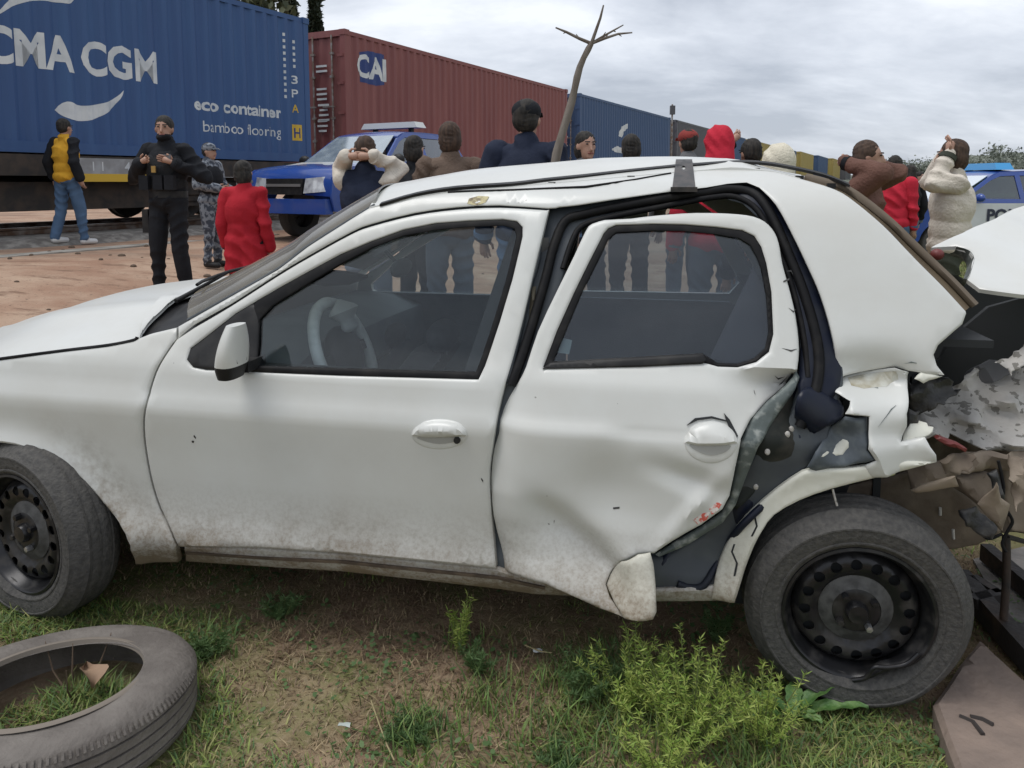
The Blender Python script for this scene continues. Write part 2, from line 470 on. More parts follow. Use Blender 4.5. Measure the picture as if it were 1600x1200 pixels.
def make_container(k0, L, H, m, label, base, doors=True, detail=True, off=0.0, rz=0.0):
    """local x along the train from its near end, y=0 near side, inwards +y"""
    c = empty('shipping_container', tpos(k0, off, base), TROT + rz, label=label, cat='container', group='containers on the freight train')
    X, D = corr(L - 0.24); X = X + 0.12
    zb, zt = 0.16, H - 0.11
    def wall(y, sgn):
        mb = MB(); rows = [[(x, y + sgn * (d + 0.012), z) for x, d in zip(X, D)] for z in (zb, zt)]
        return mb.grid(rows)
    wall(0, 1).build('side_wall', m, c, 25, fix=False)
    wall(2.44, -1).build('side_wall', m, c, 25)
    fr = MB()
    MB().box((L / 2, 1.22, H - 0.02), (L - 0.2, 2.30, 0.03)).build('roof_sheet', m, c, None)
    MB().box((L / 2, 1.22, 0.10), (L - 0.2, 2.30, 0.10)).build('floor_frame', CAST, c, None)
    for y in (0.045, 2.395):
        MB().box((L / 2, y, 0.08), (L - 0.30, 0.09, 0.16)).build('bottom_rail', m, c, None)
        MB().box((L / 2, y, H - 0.065), (L - 0.30, 0.07, 0.09)).build('top_rail', m, c, None)
    for x in (0.075, L - 0.075):
        for y in (0.07, 2.37):
            MB().box((x, y, H / 2), (0.14, 0.13, H - 0.24)).build('corner_post', m, c, None)
            if detail:
                for z in (0.06, H - 0.06): MB().box((x, y, z), (0.17, 0.16, 0.118)).build('corner_casting', CAST if not detail else m, c, None)
        for z in (0.08, H - 0.07): MB().box((x, 1.22, z), (0.12, 2.26, 0.14)).build('end_rail', m, c, None)
    # far end plain corrugated, near end doors
    for x, sg in ((0.05, 1), (L - 0.05, -1)):
        yy = np.linspace(0.12, 2.32, 33)
        MB().grid([[(x + sg * (0.03 if (i // 2) % 2 else 0.0), y, z) for i, y in enumerate(yy)] for z in (0.15, H - 0.13)]).build('end_wall', m, c, 25)
    if doors:
        for y in (0.38, 0.92, 1.52, 2.06):
            b = MB(); b.tube([(0.015, y, 0.10), (0.015, y, H - 0.10)], 0.021, 8); b.build('lock_rod', STEELBAR, c, 60)
            MB().box((0.0, y + 0.10, 1.25), (0.03, 0.34, 0.035)).build('rod_handle', STEELBAR, c)
            for z in (0.5, 1.0, 1.9, 2.4): MB().box((0.012, y, z), (0.05, 0.10, 0.05)).build('rod_bracket', STEELBAR, c)
        for y in (0.07, 2.37):
            for z in (0.45, 1.1, 1.75, 2.35): MB().box((0.005, y + (0.06 if y < 1 else -0.06), z), (0.03, 0.16, 0.06)).build('door_hinge', m, c)
        r = random.Random(5)
        for y0, z0, n, ln in ((0.52, H - 0.75, 2, 0.34), (0.55, H - 1.25, 3, 0.30), (0.5, H - 1.6, 4, 0.32), (0.55, H - 1.95, 3, 0.3)):
            for q in range(n): MB().box((0.025 if q < 0 else 0.027, y0 + ln / 2, z0 - q * 0.11), (0.012, ln * r.uniform(0.7, 1), 0.045)).build('door_marking', DECALW, c)
    return c
def conform(me, L, lift=0.004):
    """cut a flat decal mesh (x, z) at the corrugation folds and press it onto them"""
    X, D = corr(L - 0.24); X = X + 0.12
    bm = bmesh.new(); bm.from_mesh(me)
    lo, hi = min(v.co.x for v in bm.verts), max(v.co.x for v in bm.verts)
    for x in X:
        if lo < x < hi:
            bmesh.ops.bisect_plane(bm, geom=bm.verts[:] + bm.edges[:] + bm.faces[:], plane_co=(x, 0, 0), plane_no=(1, 0, 0))
    for v in bm.verts: v.co.y = float(np.interp(v.co.x, X, D)) + 0.012 - lift
    bm.to_mesh(me); bm.free()
    return me
def text_mesh(txt, size, bold=0.0, width=1.0, spacing=1.0, align='LEFT'):
    cu = bpy.data.curves.new('lettering', 'FONT'); cu.body = txt; cu.size = size; cu.offset = bold; cu.space_character = spacing; cu.align_x = align
    cu.resolution_u = 3
    o = bpy.data.objects.new('lettering', cu); COL.objects.link(o)
    dg = bpy.context.evaluated_depsgraph_get(); me = bpy.data.meshes.new_from_object(o.evaluated_get(dg))
    bpy.data.objects.remove(o); bpy.data.curves.remove(cu)
    n = len(me.vertices); co = np.empty(n * 3); me.vertices.foreach_get('co', co); co = co.reshape(-1, 3)
    co = np.stack([co[:, 0] * width, np.zeros(n), co[:, 1]], 1)
    me.vertices.foreach_set('co', co.ravel()); me.update()
    return me
def shift_mesh(me, dx, dz):
    n = len(me.vertices); co = np.empty(n * 3); me.vertices.foreach_get('co', co); co = co.reshape(-1, 3); co[:, 0] += dx; co[:, 2] += dz
    me.vertices.foreach_set('co', co.ravel()); me.update(); return me
def decal_text(c, L, txt, x0, x1, z, h, m, bold=0.0, name='lettering'):
    """text from x0 to x1 (container x), baseline z, letter height h"""
    me = text_mesh(txt, h / 0.72, bold)
    n = len(me.vertices); co = np.empty(n * 3); me.vertices.foreach_get('co', co); w = co.reshape(-1, 3)[:, 0]
    w0, w1 = w.min(), w.max(); k = (x1 - x0) / (w1 - w0)
    cc = co.reshape(-1, 3); cc[:, 0] = x0 + (cc[:, 0] - w0) * k; cc[:, 2] += z
    me.vertices.foreach_set('co', cc.ravel())
    return link_mesh(name, conform(me, L), m, c)
def decal_poly(c, L, poly, m, name='emblem'):
    V, T, ed = fill(densify(poly, 0.08), (), 0.3)
    me = bpy.data.meshes.new(name); me.from_pydata([(a, 0, b_) for a, b_ in V], [], T)
    return link_mesh(name, conform(me, L), m, c)

BLUE = container_mats((0.027, 0.075, 0.205), (0.048, 0.11, 0.25))
RED = container_mats((0.19, 0.055, 0.053), (0.25, 0.095, 0.088))
BLUE2 = container_mats((0.04, 0.08, 0.175), (0.055, 0.10, 0.20))
GREYC = container_mats((0.085, 0.085, 0.10), (0.11, 0.11, 0.125))
YELC = container_mats((0.34, 0.25, 0.075), (0.40, 0.31, 0.10))
LB, HB = 12.19, 2.896
BASE = 1.80
c1 = make_container(-LB, LB, HB, BLUE, 'long blue corrugated container with big white lettering and wave emblems, leftmost on the train', BASE)
k2x = lambda k: LB + k
decal_text(c1, LB, 'CMA', k2x(-6.22), k2x(-4.96), 1.21, 0.49, DECALW, 0.022)
decal_text(c1, LB, 'CGM', k2x(-4.86), k2x(-3.56), 1.21, 0.49, DECALW, 0.022)
decal_text(c1, LB, 'eco container', k2x(-2.88), k2x(-0.80), 0.84, 0.215, DECALW, 0.009)
decal_text(c1, LB, 'bamboo flooring', k2x(-2.68), k2x(-0.84), 0.47, 0.20, DECALW, 0.0)
lo_s = spline([(-5.32, 0.62), (-5.05, 0.50), (-4.75, 0.52), (-4.45, 0.68), (-4.25, 0.90), (-4.20, 1.02)], 4) + spline([(-4.20, 1.02), (-4.38, 0.86), (-4.65, 0.76), (-4.9, 0.72), (-5.12, 0.76), (-5.32, 0.62)], 4)[1:-1]
decal_poly(c1, LB, [(k2x(a), b_) for a, b_ in lo_s], DECALW)
up_s = spline([(-6.05, 1.78), (-5.85, 2.05), (-5.55, 2.25), (-5.2, 2.32), (-4.85, 2.42)], 4) + spline([(-4.85, 2.42), (-4.95, 2.20), (-5.2, 2.16), (-5.5, 2.12), (-5.8, 1.98), (-6.05, 1.78)], 4)[1:-1]
decal_poly(c1, LB, [(k2x(a), b_) for a, b_ in up_s], DECALW)
r_ = random.Random(3)
for q in range(11): decal_poly(c1, LB, [(k2x(-0.70), 2.44 - q * 0.12), (k2x(-0.655), 2.44 - q * 0.12), (k2x(-0.655), 2.50 - q * 0.12), (k2x(-0.70), 2.50 - q * 0.12)], DECALW, 'marking')
for q in range(5): decal_poly(c1, LB, [(k2x(-0.43), 2.34 - q * 0.12), (k2x(-0.385), 2.34 - q * 0.12), (k2x(-0.385), 2.40 - q * 0.12), (k2x(-0.43), 2.40 - q * 0.12)], DECALW, 'marking')
for ch, z in (('3', 1.55), ('P', 1.28), ('A', 0.98)): decal_text(c1, LB, ch, k2x(-0.48), k2x(-0.34), z, 0.16, DECALW if ch != 'A' else DECALY, 0.004)
decal_poly(c1, LB, [(k2x(-0.50), 0.42), (k2x(-0.26), 0.42), (k2x(-0.26), 0.74), (k2x(-0.50), 0.74)], DECALY, 'marking')
h_ = decal_text(c1, LB, 'H', k2x(-0.45), k2x(-0.31), 0.48, 0.2, DECALB, 0.004)
for v in h_.data.vertices: v.co.y -= 0.003

c2 = make_container(1.12, LB, HB, RED, 'rust red corrugated container with a blue and white logo near its end', BASE)
decal_poly(c2, LB, [(0.55, 1.83), (0.55, 2.48), (0.85, 2.55), (1.45, 2.55), (1.45, 1.86), (1.1, 1.80)], DECALB)
t_ = decal_text(c2, LB, 'CAI', 0.42, 1.50, 1.95, 0.50, DECALW, 0.022)
for v in t_.data.vertices: v.co.y -= 0.003
c3 = make_container(14.5, LB, HB, BLUE2, 'slate blue container with a small white emblem behind the bare sapling', BASE)
decal_poly(c3, LB, [(4.3, 1.55), (4.7, 1.95), (5.5, 2.15), (5.6, 1.98), (5.0, 1.75), (4.8, 1.5)], DECALW)
decal_poly(c3, LB, [(3.5, 0.95), (4.2, 1.12), (5.6, 0.95), (5.6, 0.82), (4.0, 0.85)], DECALW)
kk = 28.0
far_spec = [(GREYC, 12.19, 'grey container behind the red hood, fourth on the train'), (BLUE2, 6.06, 'short slate blue container beyond the grey one'),
            (YELC, 12.19, 'mustard yellow container, nearest of the yellow ones'), (BLUE2, 12.19, 'blue container between two yellow ones far down the train'),
            (YELC, 12.19, 'second mustard yellow container far down the train'), (BLUE2, 12.19, 'faint blue container far down the train beyond the yellow'),
            (YELC, 12.19, 'third yellow container, small near the end of the train'), (GREYC, 12.19, 'far grey container at the end of the train')]
off_ = 0.0
for i, (m_c, L_, lab) in enumerate(far_spec):
    make_container(kk, L_, HB, m_c, lab, BASE, doors=i < 2, detail=False, off=off_)
    kk += L_ + 1.1; off_ -= 0.12 * i
# ---- flat wagons under the containers
WAG = mat('wagon_dark_frame', (0.03, 0.027, 0.025), 0.8, 0, (0.06, 0.045, 0.035), 5)
SILLW = mat('wagon_grey_sill', (0.36, 0.37, 0.38), 0.6, 0, (0.25, 0.25, 0.25), 4)
def bogie(p, x):
    g = MB(); g.box((x, 1.22, -0.52), (2.1, 2.0, 0.22)).build('bogie_frame', WAG, p)
    for sx in (-0.85, 0.85):
        for y in (0.50, 2.0):
            MB().lathe([(0.0, -0.05), (0.12, -0.06), (0.14, -0.02), (0.34, -0.01), (0.42, -0.03), (0.42, 0.06), (0.45, 0.07), (0.45, 0.09), (0.0, 0.09)], 28, Matrix.Translation((x + sx, y, -0.63))).build('wagon_wheel', WAG, p, 35)
            MB().box((x + sx, y - 0.18, -0.60), (0.30, 0.12, 0.28)).build('axle_box', WAG, p)
    for y in (0.34, 2.12): MB().box((x, y - 0.02, -0.42), (2.3, 0.10, 0.20)).build('side_frame', WAG, p)
def wagon(k0, L, lab, detail=True):
    w = empty('flat_wagon', tpos(k0, 0, BASE - 0.005), TROT, label=lab, cat='wagon', group='flat wagons of the train')
    MB().box((L / 2, 1.22, -0.14), (L, 2.3, 0.24)).build('deck', WAG, w, None)
    MB().box((L / 2, 1.22, -0.36), (L - 4, 0.7, 0.25)).build('centre_sill', WAG, w, None)
    MB().box((L / 2, 0.55, -0.62), (L - 5.6, 0.5, 0.42)).build('underframe_box', WAG, w, None)  # deep box added to keep the space below the deck dark
    MB().box((L / 2, 0.035, -0.17), (L - 0.3, 0.06, 0.30)).build('side_sill', WAG, w, None)
    for x in (2.2, L - 2.2): bogie(w, x)
    for x in (0.1, L - 0.1):
        for y in (0.6, 1.85): MB().tube([(x, y, -0.18), (x + (0.5 if x > 1 else -0.5), y, -0.18)], [0.07, 0.09], 10).build('buffer', WAG, w, 40)
    return w
w1 = wagon(-LB - 0.2, LB + 0.45, 'dark flat wagon with grey and yellow side band under the leftmost blue container')
wL = LB + 0.45
band = lambda k: k + LB + 0.2
MB().box((band(-4.5), -0.012, -0.17), (1.5, 0.03, 0.24)).build('side_band', SILLW, w1, None)
MB().box((band(-4.5), -0.016, -0.345), (1.5, 0.03, 0.12)).build('yellow_band', DECALY, w1, None)
for q in (-4.85, -4.7):
    me = shift_mesh(text_mesh('1', 0.2), band(q), -0.24); link_mesh('lettering', me, DECALW, w1).location = (0, -0.03, 0)
me = shift_mesh(text_mesh('40', 0.2, 0.004), band(-4.28), -0.24); link_mesh('lettering', me, DECALW, w1).location = (0, -0.03, 0)
wagon(0.92, LB + 0.4, 'dark flat wagon under the red container')
wagon(14.3, LB + 0.4, 'dark flat wagon under the slate blue container with the emblem')
kk2 = 27.9; off2 = 0
for i, (m_c, L_, lab) in enumerate(far_spec[:5]):
    w_ = wagon(kk2, L_ + 0.2, 'dark flat wagon under the ' + lab.split(',')[0].replace('container ', 'container, ', 1) if False else 'dark flat wagon carrying the ' + ['grey container', 'short slate blue container', 'nearest mustard container', 'blue container between yellow ones', 'second mustard container'][i])
    w_.location = tpos(kk2, off2, BASE - 0.005); kk2 += L_ + 1.1; off2 -= 0.12 * i

# ---- far land on the right, cypresses behind the train
HILL = mat('hazy_wooded_hill', (0.13, 0.14, 0.115), 0.95, 0, (0.085, 0.10, 0.07), 0.3, lo=0.4, hi=0.6)
rows = []
for y, h in ((330, 0), (345, 7.0), (380, 13.0), (430, 17)):
    rows.append([(x, y - 0.05 * x, h * (0.22 + 0.78 / (1 + math.exp(-(x - 226) / 13))) + (0.5 * math.sin(x * 0.31) + 0.5 * math.sin(x * 0.83 + y) + 0.5 * math.sin(x * 1.7 + 2 * y)) * (h > 0)) for x in np.linspace(60, 700, 640)])
tag(MB().grid(rows).build('hills', HILL, None, 40), kind='structure')

def leaf_cloud(n, pts_fn, size, seed, aspect=1.0, droop=0.0):
    """n small leaf faces (quads) at points given by pts_fn(rng)->(n,3)"""
    g = np.random.default_rng(seed); C = pts_fn(g, n); n = len(C)
    A = g.normal(size=(n, 3)); A /= np.linalg.norm(A, axis=1)[:, None]
    B = np.cross(A, g.normal(size=(n, 3))); B /= np.linalg.norm(B, axis=1)[:, None] + 1e-9
    s = size * g.uniform(0.6, 1.3, n)[:, None]
    V = np.stack([C - A * s, C + B * s * 0.45 * aspect, C + A * s, C - B * s * 0.45 * aspect], 1).reshape(-1, 3)
    F = np.arange(4 * n).reshape(-1, 4)
    return V, F
def np_mesh(name, V, F, smooth=False):
    me = bpy.data.meshes.new(name); me.from_pydata(V.tolist() if hasattr(V, 'tolist') else V, [], F.tolist() if hasattr(F, 'tolist') else F)
    if smooth: me.polygons.foreach_set('use_smooth', [True] * len(me.polygons))
    me.update(); return me
def leaf_mat(name, c1_, c2_, trans=0.25):
    m = bpy.data.materials.new(name); m.use_nodes = True; N, L = m.node_tree.nodes, m.node_tree.links; b = N['Principled BSDF']; MATS[name] = m
    ge = N.new('ShaderNodeNewGeometry'); mx = N.new('ShaderNodeMixRGB'); mx.inputs[1].default_value = (*c1_, 1); mx.inputs[2].default_value = (*c2_, 1)
    L.new(ge.outputs['Random Per Island'], mx.inputs[0]); L.new(mx.outputs[0], b.inputs['Base Color']); b.inputs['Roughness'].default_value = 0.6
    tr = N.new('ShaderNodeBsdfTranslucent'); L.new(mx.outputs[0], tr.inputs[0]); ms = N.new('ShaderNodeMixShader'); ms.inputs[0].default_value = trans
    L.new(b.outputs[0], ms.inputs[1]); L.new(tr.outputs[0], ms.inputs[2]); L.new(ms.outputs[0], N['Material Output'].inputs[0])
    return m
CYP = leaf_mat('cypress_leaf', (0.018, 0.03, 0.018), (0.05, 0.065, 0.035), 0.1)
OLV = leaf_mat('olive_leaf', (0.04, 0.055, 0.025), (0.11, 0.12, 0.06), 0.2)
BARK = mat('grey_bark', (0.10, 0.085, 0.07), 0.9, 0, (0.05, 0.04, 0.035), 10, bump=0.5, bscale=30, stretch=(1, 1, 0.25))
def cypress(px, wpx, Y, h, label, seed):
    b = at(px, 285, Y); rad = wpx / 2 / FPX * Y
    t = empty('cypress_tree', (b.x, b.y, gz(b.x, b.y)), label=label, cat='tree', group='cypresses behind the train')
    MB().tube([(0, 0, 0), (0.05, 0, h * 0.4), (0, 0.05, h * 0.9)], [0.22, 0.15, 0.03], 8).build('trunk', BARK, t, 60)
    def pf(g, n):
        z = g.uniform(0.06, 1, n) ** 0.9; r = rad * np.clip(np.sin(np.pi * np.clip(z * 0.86 + 0.16, 0, 1)) ** 0.55, 0.02, 1) * (0.86 + 0.3 * np.sin(z * 40 + 3 * g.uniform(0, 1, n)))
        a = g.uniform(0, 2 * np.pi, n); q = np.sqrt(g.uniform(0.25, 1, n)); r = r * (1 + 0.18 * np.sin(5 * a + z * 18))
        return np.stack([r * q * np.cos(a), r * q * np.sin(a), z * h], 1)
    V, F = leaf_cloud(7000, pf, 0.20, seed, 0.8); link_mesh('crown', np_mesh('crown', V, F), CYP, t)
cypress(404, 40, 34, 12.5, 'broad dark cypress, leftmost of the trees behind the blue container', 1)
cypress(459, 25, 30, 11.5, 'narrow dark cypress in the middle behind the blue container', 2)
cypress(499, 21, 31, 11.0, 'slim dark cypress right of the others, beside the red container', 3)
def broad_tree(px, Y, h, rad, label, seed, m=OLV, n=3600, leaf=0.22, name='leafy_tree', group=None, cz=0.68, rz=0.34):
    b = at(px, 285, Y); t = empty(name, (b.x, b.y, gz(b.x, b.y)), label=label, cat='tree', group=group)
    r = random.Random(seed); tips = []
    tk = MB(); tk.tube([(0, 0, -0.1), (0.05, 0, h * 0.3), (0.1, 0.05, h * 0.55)], [h * 0.03, h * 0.022, h * 0.014], 8)
    for q in range(9):
        a = r.uniform(0, 6.28); e_ = Vector((math.cos(a) * rad * r.uniform(0.4, 0.8), math.sin(a) * rad * r.uniform(0.4, 0.8), h * r.uniform(0.55, 0.92)))
        tk.tube([(0.05, 0, h * r.uniform(0.28, 0.5)), e_ * 0.6 + Vector((0, 0, h * 0.12)), e_], [h * 0.012, h * 0.008, h * 0.003], 6); tips.append(e_)
    tk.build('trunk', BARK, t, 60)
    g0 = np.random.default_rng(seed); cl = np.array([(*(g0.normal(size=2) * rad * 0.42), h * cz + g0.normal() * h * rz * 0.45) for _ in range(16)])
    def pf(g, n):
        k = g.integers(0, len(cl), n); return cl[k] + g.normal(size=(n, 3)) * np.array([rad, rad, h * rz]) * 0.22
    V, F = leaf_cloud(n, pf, leaf, seed + 9); link_mesh('crown', np_mesh('crown', V, F), m, t)
broad_tree(378, 30, 9.8, 2.0, 'loose grey-green treetop showing above the blue container', 4)
FARL = leaf_mat('hazed_leaf', (0.15, 0.17, 0.14), (0.24, 0.26, 0.22), 0.1)  # haze of distance put into the pale leaf colour
for i, (px, Y, h, rad, lab) in enumerate(((1440, 120, 4.6, 4, 'hazy far tree behind the seated crowd, left of the white hooded figure'), (1462, 150, 5.5, 6, 'hazy far tree just left of the white hooded figure'),
        (1530, 160, 5.5, 6, 'hazy far tree between the white hood and the patrol car'), (1575, 100, 4.5, 5, 'greenish tree behind the roof of the patrol car'), (1600, 90, 4.6, 6, 'green tree at the right edge behind the patrol car'), (1640, 95, 5, 6, 'green tree just outside the right edge'))):
    broad_tree(px, Y, h, rad, lab, 20 + i, FARL, 3000, 0.30, 'far_tree', 'far trees on the right', 0.5, 0.5)
# signal mast beyond the train
b = at(1048, 285, 40); h = at(1048, 163, 40).z
sg = empty('signal_mast', (b.x, b.y, 0.4), label='thin signal mast rising behind the slate blue container', cat='mast')
MB().tube([(0, 0, 0), (0, 0, h - 0.4)], 0.045, 6).build('mast_pole', STEELBAR, sg)
MB().box((0, -0.05, h - 0.7), (0.25, 0.2, 0.45)).build('signal_head', CAST, sg)
# ================================================================== the wrecked car
PHI = R(10.75)
CAR_O = Vector((0.884, 1.809, 0.0))            # ground under the rear hub, at the plane of the near side
W = 1.62                                       # body width; local x = rearward, y = inward (away from the camera), z = up
car = empty('wrecked_car', CAR_O, -PHI, label='white four-door sedan with its rear end and rear door smashed in', cat='car')
CR = Matrix.Rotation(PHI, 3, 'Z')
def cray(px, py):
    return CR @ (Vector((0, 0, CAM_H)) - CAR_O), CR @ ray(px, py)
_pz = np.array([0.05, 0.16, 0.21, 0.245, 0.27, 0.30, 0.33, 0.37, 0.44, 0.58, 0.70, 0.730, 0.748, 0.80, 0.845, 0.87, 0.90, 1.00, 1.10, 1.20, 1.28, 1.33, 1.37, 1.40, 1.46])
_py = np.array([0.11, 0.07, 0.045, 0.022, 0.000, -.008, -.004, 0.014, 0.017, 0.004, -.012, -.014, 0.004, 0.016, 0.026, 0.042, 0.060, 0.103, 0.146, 0.192, 0.236, 0.272, 0.325, 0.42, 0.62])
_gz = np.linspace(0.0, 1.5, 601)
_gy = np.interp(_gz, _pz, _py)
_k = np.exp(-0.5 * (np.arange(-9, 10) / 3.4) ** 2); _k /= _k.sum()
_gy = np.convolve(np.pad(_gy, 9, 'edge'), _k, 'valid')
def side(s, z):
    """y of the undamaged side at (s, z)"""
    return np.interp(z, _gz, _gy) + 0.022 * ((np.asarray(s) + 1.1) / 1.35) ** 2
def unproj(px, py, surf):
    o, d = cray(px, py); y = 0.0
    for _ in range(12):
        t = (y - o.y) / d.y
        p = o + d * t; y = float(surf(p.x, p.z))
    t = (y - o.y) / d.y
    return o + d * t
def trace(pts, surf=side):
    return [(p.x, p.z) for p in (unproj(x, y, surf) for x, y in pts)]
def plane_surf(y0, z0, kz=0.0, s0=0.0, ks=0.0):
    return lambda s, z: y0 + kz * (np.asarray(z) - z0) + ks * (np.asarray(s) - s0)

def panel(name, m, outline, holes=(), surf=side, disp=None, step=0.035, th=0.003, lift=0.0, roll=0.006, rollw=0.008, parent=None, mirror=False, px=True, curve=0, hcurve=0, dens=0.02, inward=(0, 1, 0)):
    """a sheet-metal piece: outline given in photo pixels (px) or (s, z); real depth from surf"""
    if curve: outline = spline(outline, curve, True)
    holes = [spline(h, hcurve, True) if hcurve else h for h in holes]
    sf = (lambda s, z: surf(s, z) + disp(s, z)) if disp else surf
    if px:
        outline = trace(outline, sf); holes = [trace(h, sf) for h in holes]
    outline = densify(outline, dens); holes = [densify(h, dens) for h in holes]
    V, T, ed = fill(outline, holes, step, rollw if roll else 0)
    y = sf(V[:, 0], V[:, 1]) + lift
    if roll: y = y + roll * np.clip(1 - ed / rollw, 0, 1) ** 2
    if mirror: y = W - y
    inw = Vector(inward) * th * (-1 if mirror else 1)
    P = [(a, b, c) for a, b, c in zip(V[:, 0], y, V[:, 1])]
    return solid(P, T, [tuple(inw)] * len(P)).build(name, m, parent or car, 35)

def car_paint(name, base, dirt=1.0, rough=0.32, hub=None):
    m = bpy.data.materials.new(name); m.use_nodes = True; N, L = m.node_tree.nodes, m.node_tree.links; b = N['Principled BSDF']
    tc = N.new('ShaderNodeTexCoord'); sep = N.new('ShaderNodeSeparateXYZ'); L.new(tc.outputs['Object'], sep.inputs[0])
    def noise(sc, det=6, rough_=0.6):
        n = N.new('ShaderNodeTexNoise'); n.inputs['Scale'].default_value = sc; n.inputs['Detail'].default_value = det; n.inputs['Roughness'].default_value = rough_
        L.new(tc.outputs['Object'], n.inputs['Vector']); return n.outputs['Fac']
    def mrange(v, a, b_, c, d):
        n = N.new('ShaderNodeMapRange'); L.new(v, n.inputs[0])
        for i, q in enumerate((a, b_, c, d)): n.inputs[i + 1].default_value = q
        return n.outputs[0]
    def mm(op, a, c):
        n = N.new('ShaderNodeMath'); n.operation = op; n.use_clamp = True
        for i, v in enumerate((a, c)):
            if isinstance(v, float): n.inputs[i].default_value = v
            else: L.new(v, n.inputs[i])
        return n.outputs[0]
    # road splash: strongest on the lowest part of the body, breaking up into specks above
    h = mrange(sep.outputs[2], 0.20, 0.50, 1.0, 0.0)
    sp = mrange(noise(90, 3, 0.7), 0.42, 0.66, 0.0, 1.0)
    cl = mrange(noise(4, 5), 0.3, 0.7, 0.35, 1.0)
    f1 = mm('MULTIPLY', mm('MULTIPLY', mm('POWER', h, 1.25), cl), mrange(noise(22, 6), 0.3, 0.6, 0.6, 1.0))
    f2 = mm('MULTIPLY', mm('MULTIPLY', mm('POWER', h, 0.8), sp), 0.42)
    f = mm('MULTIPLY', mm('ADD', mm('MULTIPLY', f1, 1.5), f2), float(dirt))
    if hub:    # mud thrown up round the wheel arch
        dm = N.new('ShaderNodeVectorMath'); dm.operation = 'MULTIPLY_ADD'; dm.inputs[1].default_value = (1, 0, 1); dm.inputs[2].default_value = (-hub[0], 0, -hub[1]); L.new(tc.outputs['Object'], dm.inputs[0])
        dl = N.new('ShaderNodeVectorMath'); dl.operation = 'LENGTH'; L.new(dm.outputs[0], dl.inputs[0])
        side_ = mrange(sep.outputs[0], hub[0] + 0.05, hub[0] + 0.30, 0.0, 1.0)
        md = mm('MULTIPLY', mm('MULTIPLY', mrange(dl.outputs['Value'], 0.33, 0.45, 1.0, 0.0), side_), mrange(noise(34, 6), 0.40, 0.66, 0.0, 0.55))
        f = mm('ADD', f, md)
    film = mrange(noise(2.6, 7, 0.65), 0.34, 0.72, 0.0, 0.26)
    c1 = N.new('ShaderNodeMixRGB'); c1.inputs[1].default_value = (*base, 1); c1.inputs[2].default_value = (0.42, 0.38, 0.31, 1); L.new(film, c1.inputs[0])
    c2 = N.new('ShaderNodeMixRGB'); c2.inputs[2].default_value = (0.20, 0.155, 0.105, 1); L.new(c1.outputs[0], c2.inputs[1]); L.new(f, c2.inputs[0])
    # stone chips
    ch = mm('MULTIPLY', mrange(noise(38, 2, 0.5), 0.80, 0.815, 0.0, 1.0), 0.7)
    c3 = N.new('ShaderNodeMixRGB'); c3.inputs[2].default_value = (0.10, 0.085, 0.07, 1); L.new(c2.outputs[0], c3.inputs[1]); L.new(ch, c3.inputs[0])
    L.new(c3.outputs[0], b.inputs['Base Color'])
    L.new(mrange(mm('ADD', f, film), 0.0, 0.6, rough, 0.75), b.inputs['Roughness'])
    b.inputs['Coat Weight'].default_value = 0.25; b.inputs['Coat Roughness'].default_value = 0.15
    bp = N.new('ShaderNodeBump'); bp.inputs['Strength'].default_value = 0.05; bp.inputs['Distance'].default_value = 0.02
    L.new(noise(5, 3, 0.5), bp.inputs['Height']); L.new(bp.outputs[0], b.inputs['Normal'])
    return m
WHITE = car_paint('white_paint', (0.62, 0.63, 0.605))
WHITE_WING = car_paint('white_wing_paint', (0.62, 0.63, 0.605), hub=(-2.46, 0.275))
WHITE_TORN = car_paint('torn_white_paint', (0.66, 0.66, 0.58), 1.0, 0.5)
NAVY = mat('navy_jamb_paint', (0.009, 0.012, 0.024), 0.32, 0.0, (0.02, 0.023, 0.030), 9, lo=0.45, hi=0.7, spec=0.22, rough2=0.6)
JAMB = mat('grey_jamb', (0.045, 0.054, 0.065), 0.5, 0.0, (0.07, 0.08, 0.085), 12, lo=0.4, hi=0.7, rough2=0.6)
FLANGE = mat('bare_flange', (0.10, 0.12, 0.115), 0.5, 0.2, (0.30, 0.32, 0.30), 35, lo=0.52, hi=0.68, rough2=0.7, bump=0.3, bscale=40)
RUBBER = mat('black_rubber', (0.006, 0.006, 0.007), 0.6, 0, (0.018, 0.017, 0.016), 20, lo=0.5, hi=0.75, spec=0.2)
BLACKP = mat('black_plastic', (0.012, 0.012, 0.013), 0.5, 0, (0.03, 0.029, 0.027), 15, lo=0.45, hi=0.75, spec=0.3, bump=0.06, bscale=90)
INNER = mat('dark_interior', (0.018, 0.02, 0.022), 0.8)
TRIM = mat('grey_door_trim', (0.085, 0.105, 0.115), 0.6, 0, (0.11, 0.13, 0.14), 8, bump=0.15, bscale=150)
SEAT = mat('dark_seat_fabric', (0.012, 0.013, 0.015), 0.9, 0, (0.022, 0.023, 0.026), 40)
MAUVE = mat('mauve_pillar_trim', (0.10, 0.085, 0.095), 0.7)
GLASS = glass('window_glass', (0.84, 0.88, 0.89), 0.8)
GLASS_R = glass('rear_door_glass', (0.64, 0.69, 0.72), 1.35)
SCREEN = glass('windscreen_glass', (0.55, 0.58, 0.56), 1.3, 0.05, 0.55, (0.30, 0.27, 0.22))
REARSCREEN = glass('dusty_rear_window', (0.4, 0.38, 0.32), 1.0, 0.2, 0.9, (0.20, 0.155, 0.105))
STEEL = mat('bare_crumpled_steel', (0.45, 0.43, 0.40), 0.6, 0.1, (0.20, 0.19, 0.17), 34, lo=0.585, hi=0.60, bump=0.5, bscale=45, rough2=0.8)
RUSTY = mat('dusty_brown_metal', (0.17, 0.135, 0.10), 0.8, 0.0, (0.085, 0.062, 0.045), 7, lo=0.4, hi=0.65, bump=0.3, bscale=50)
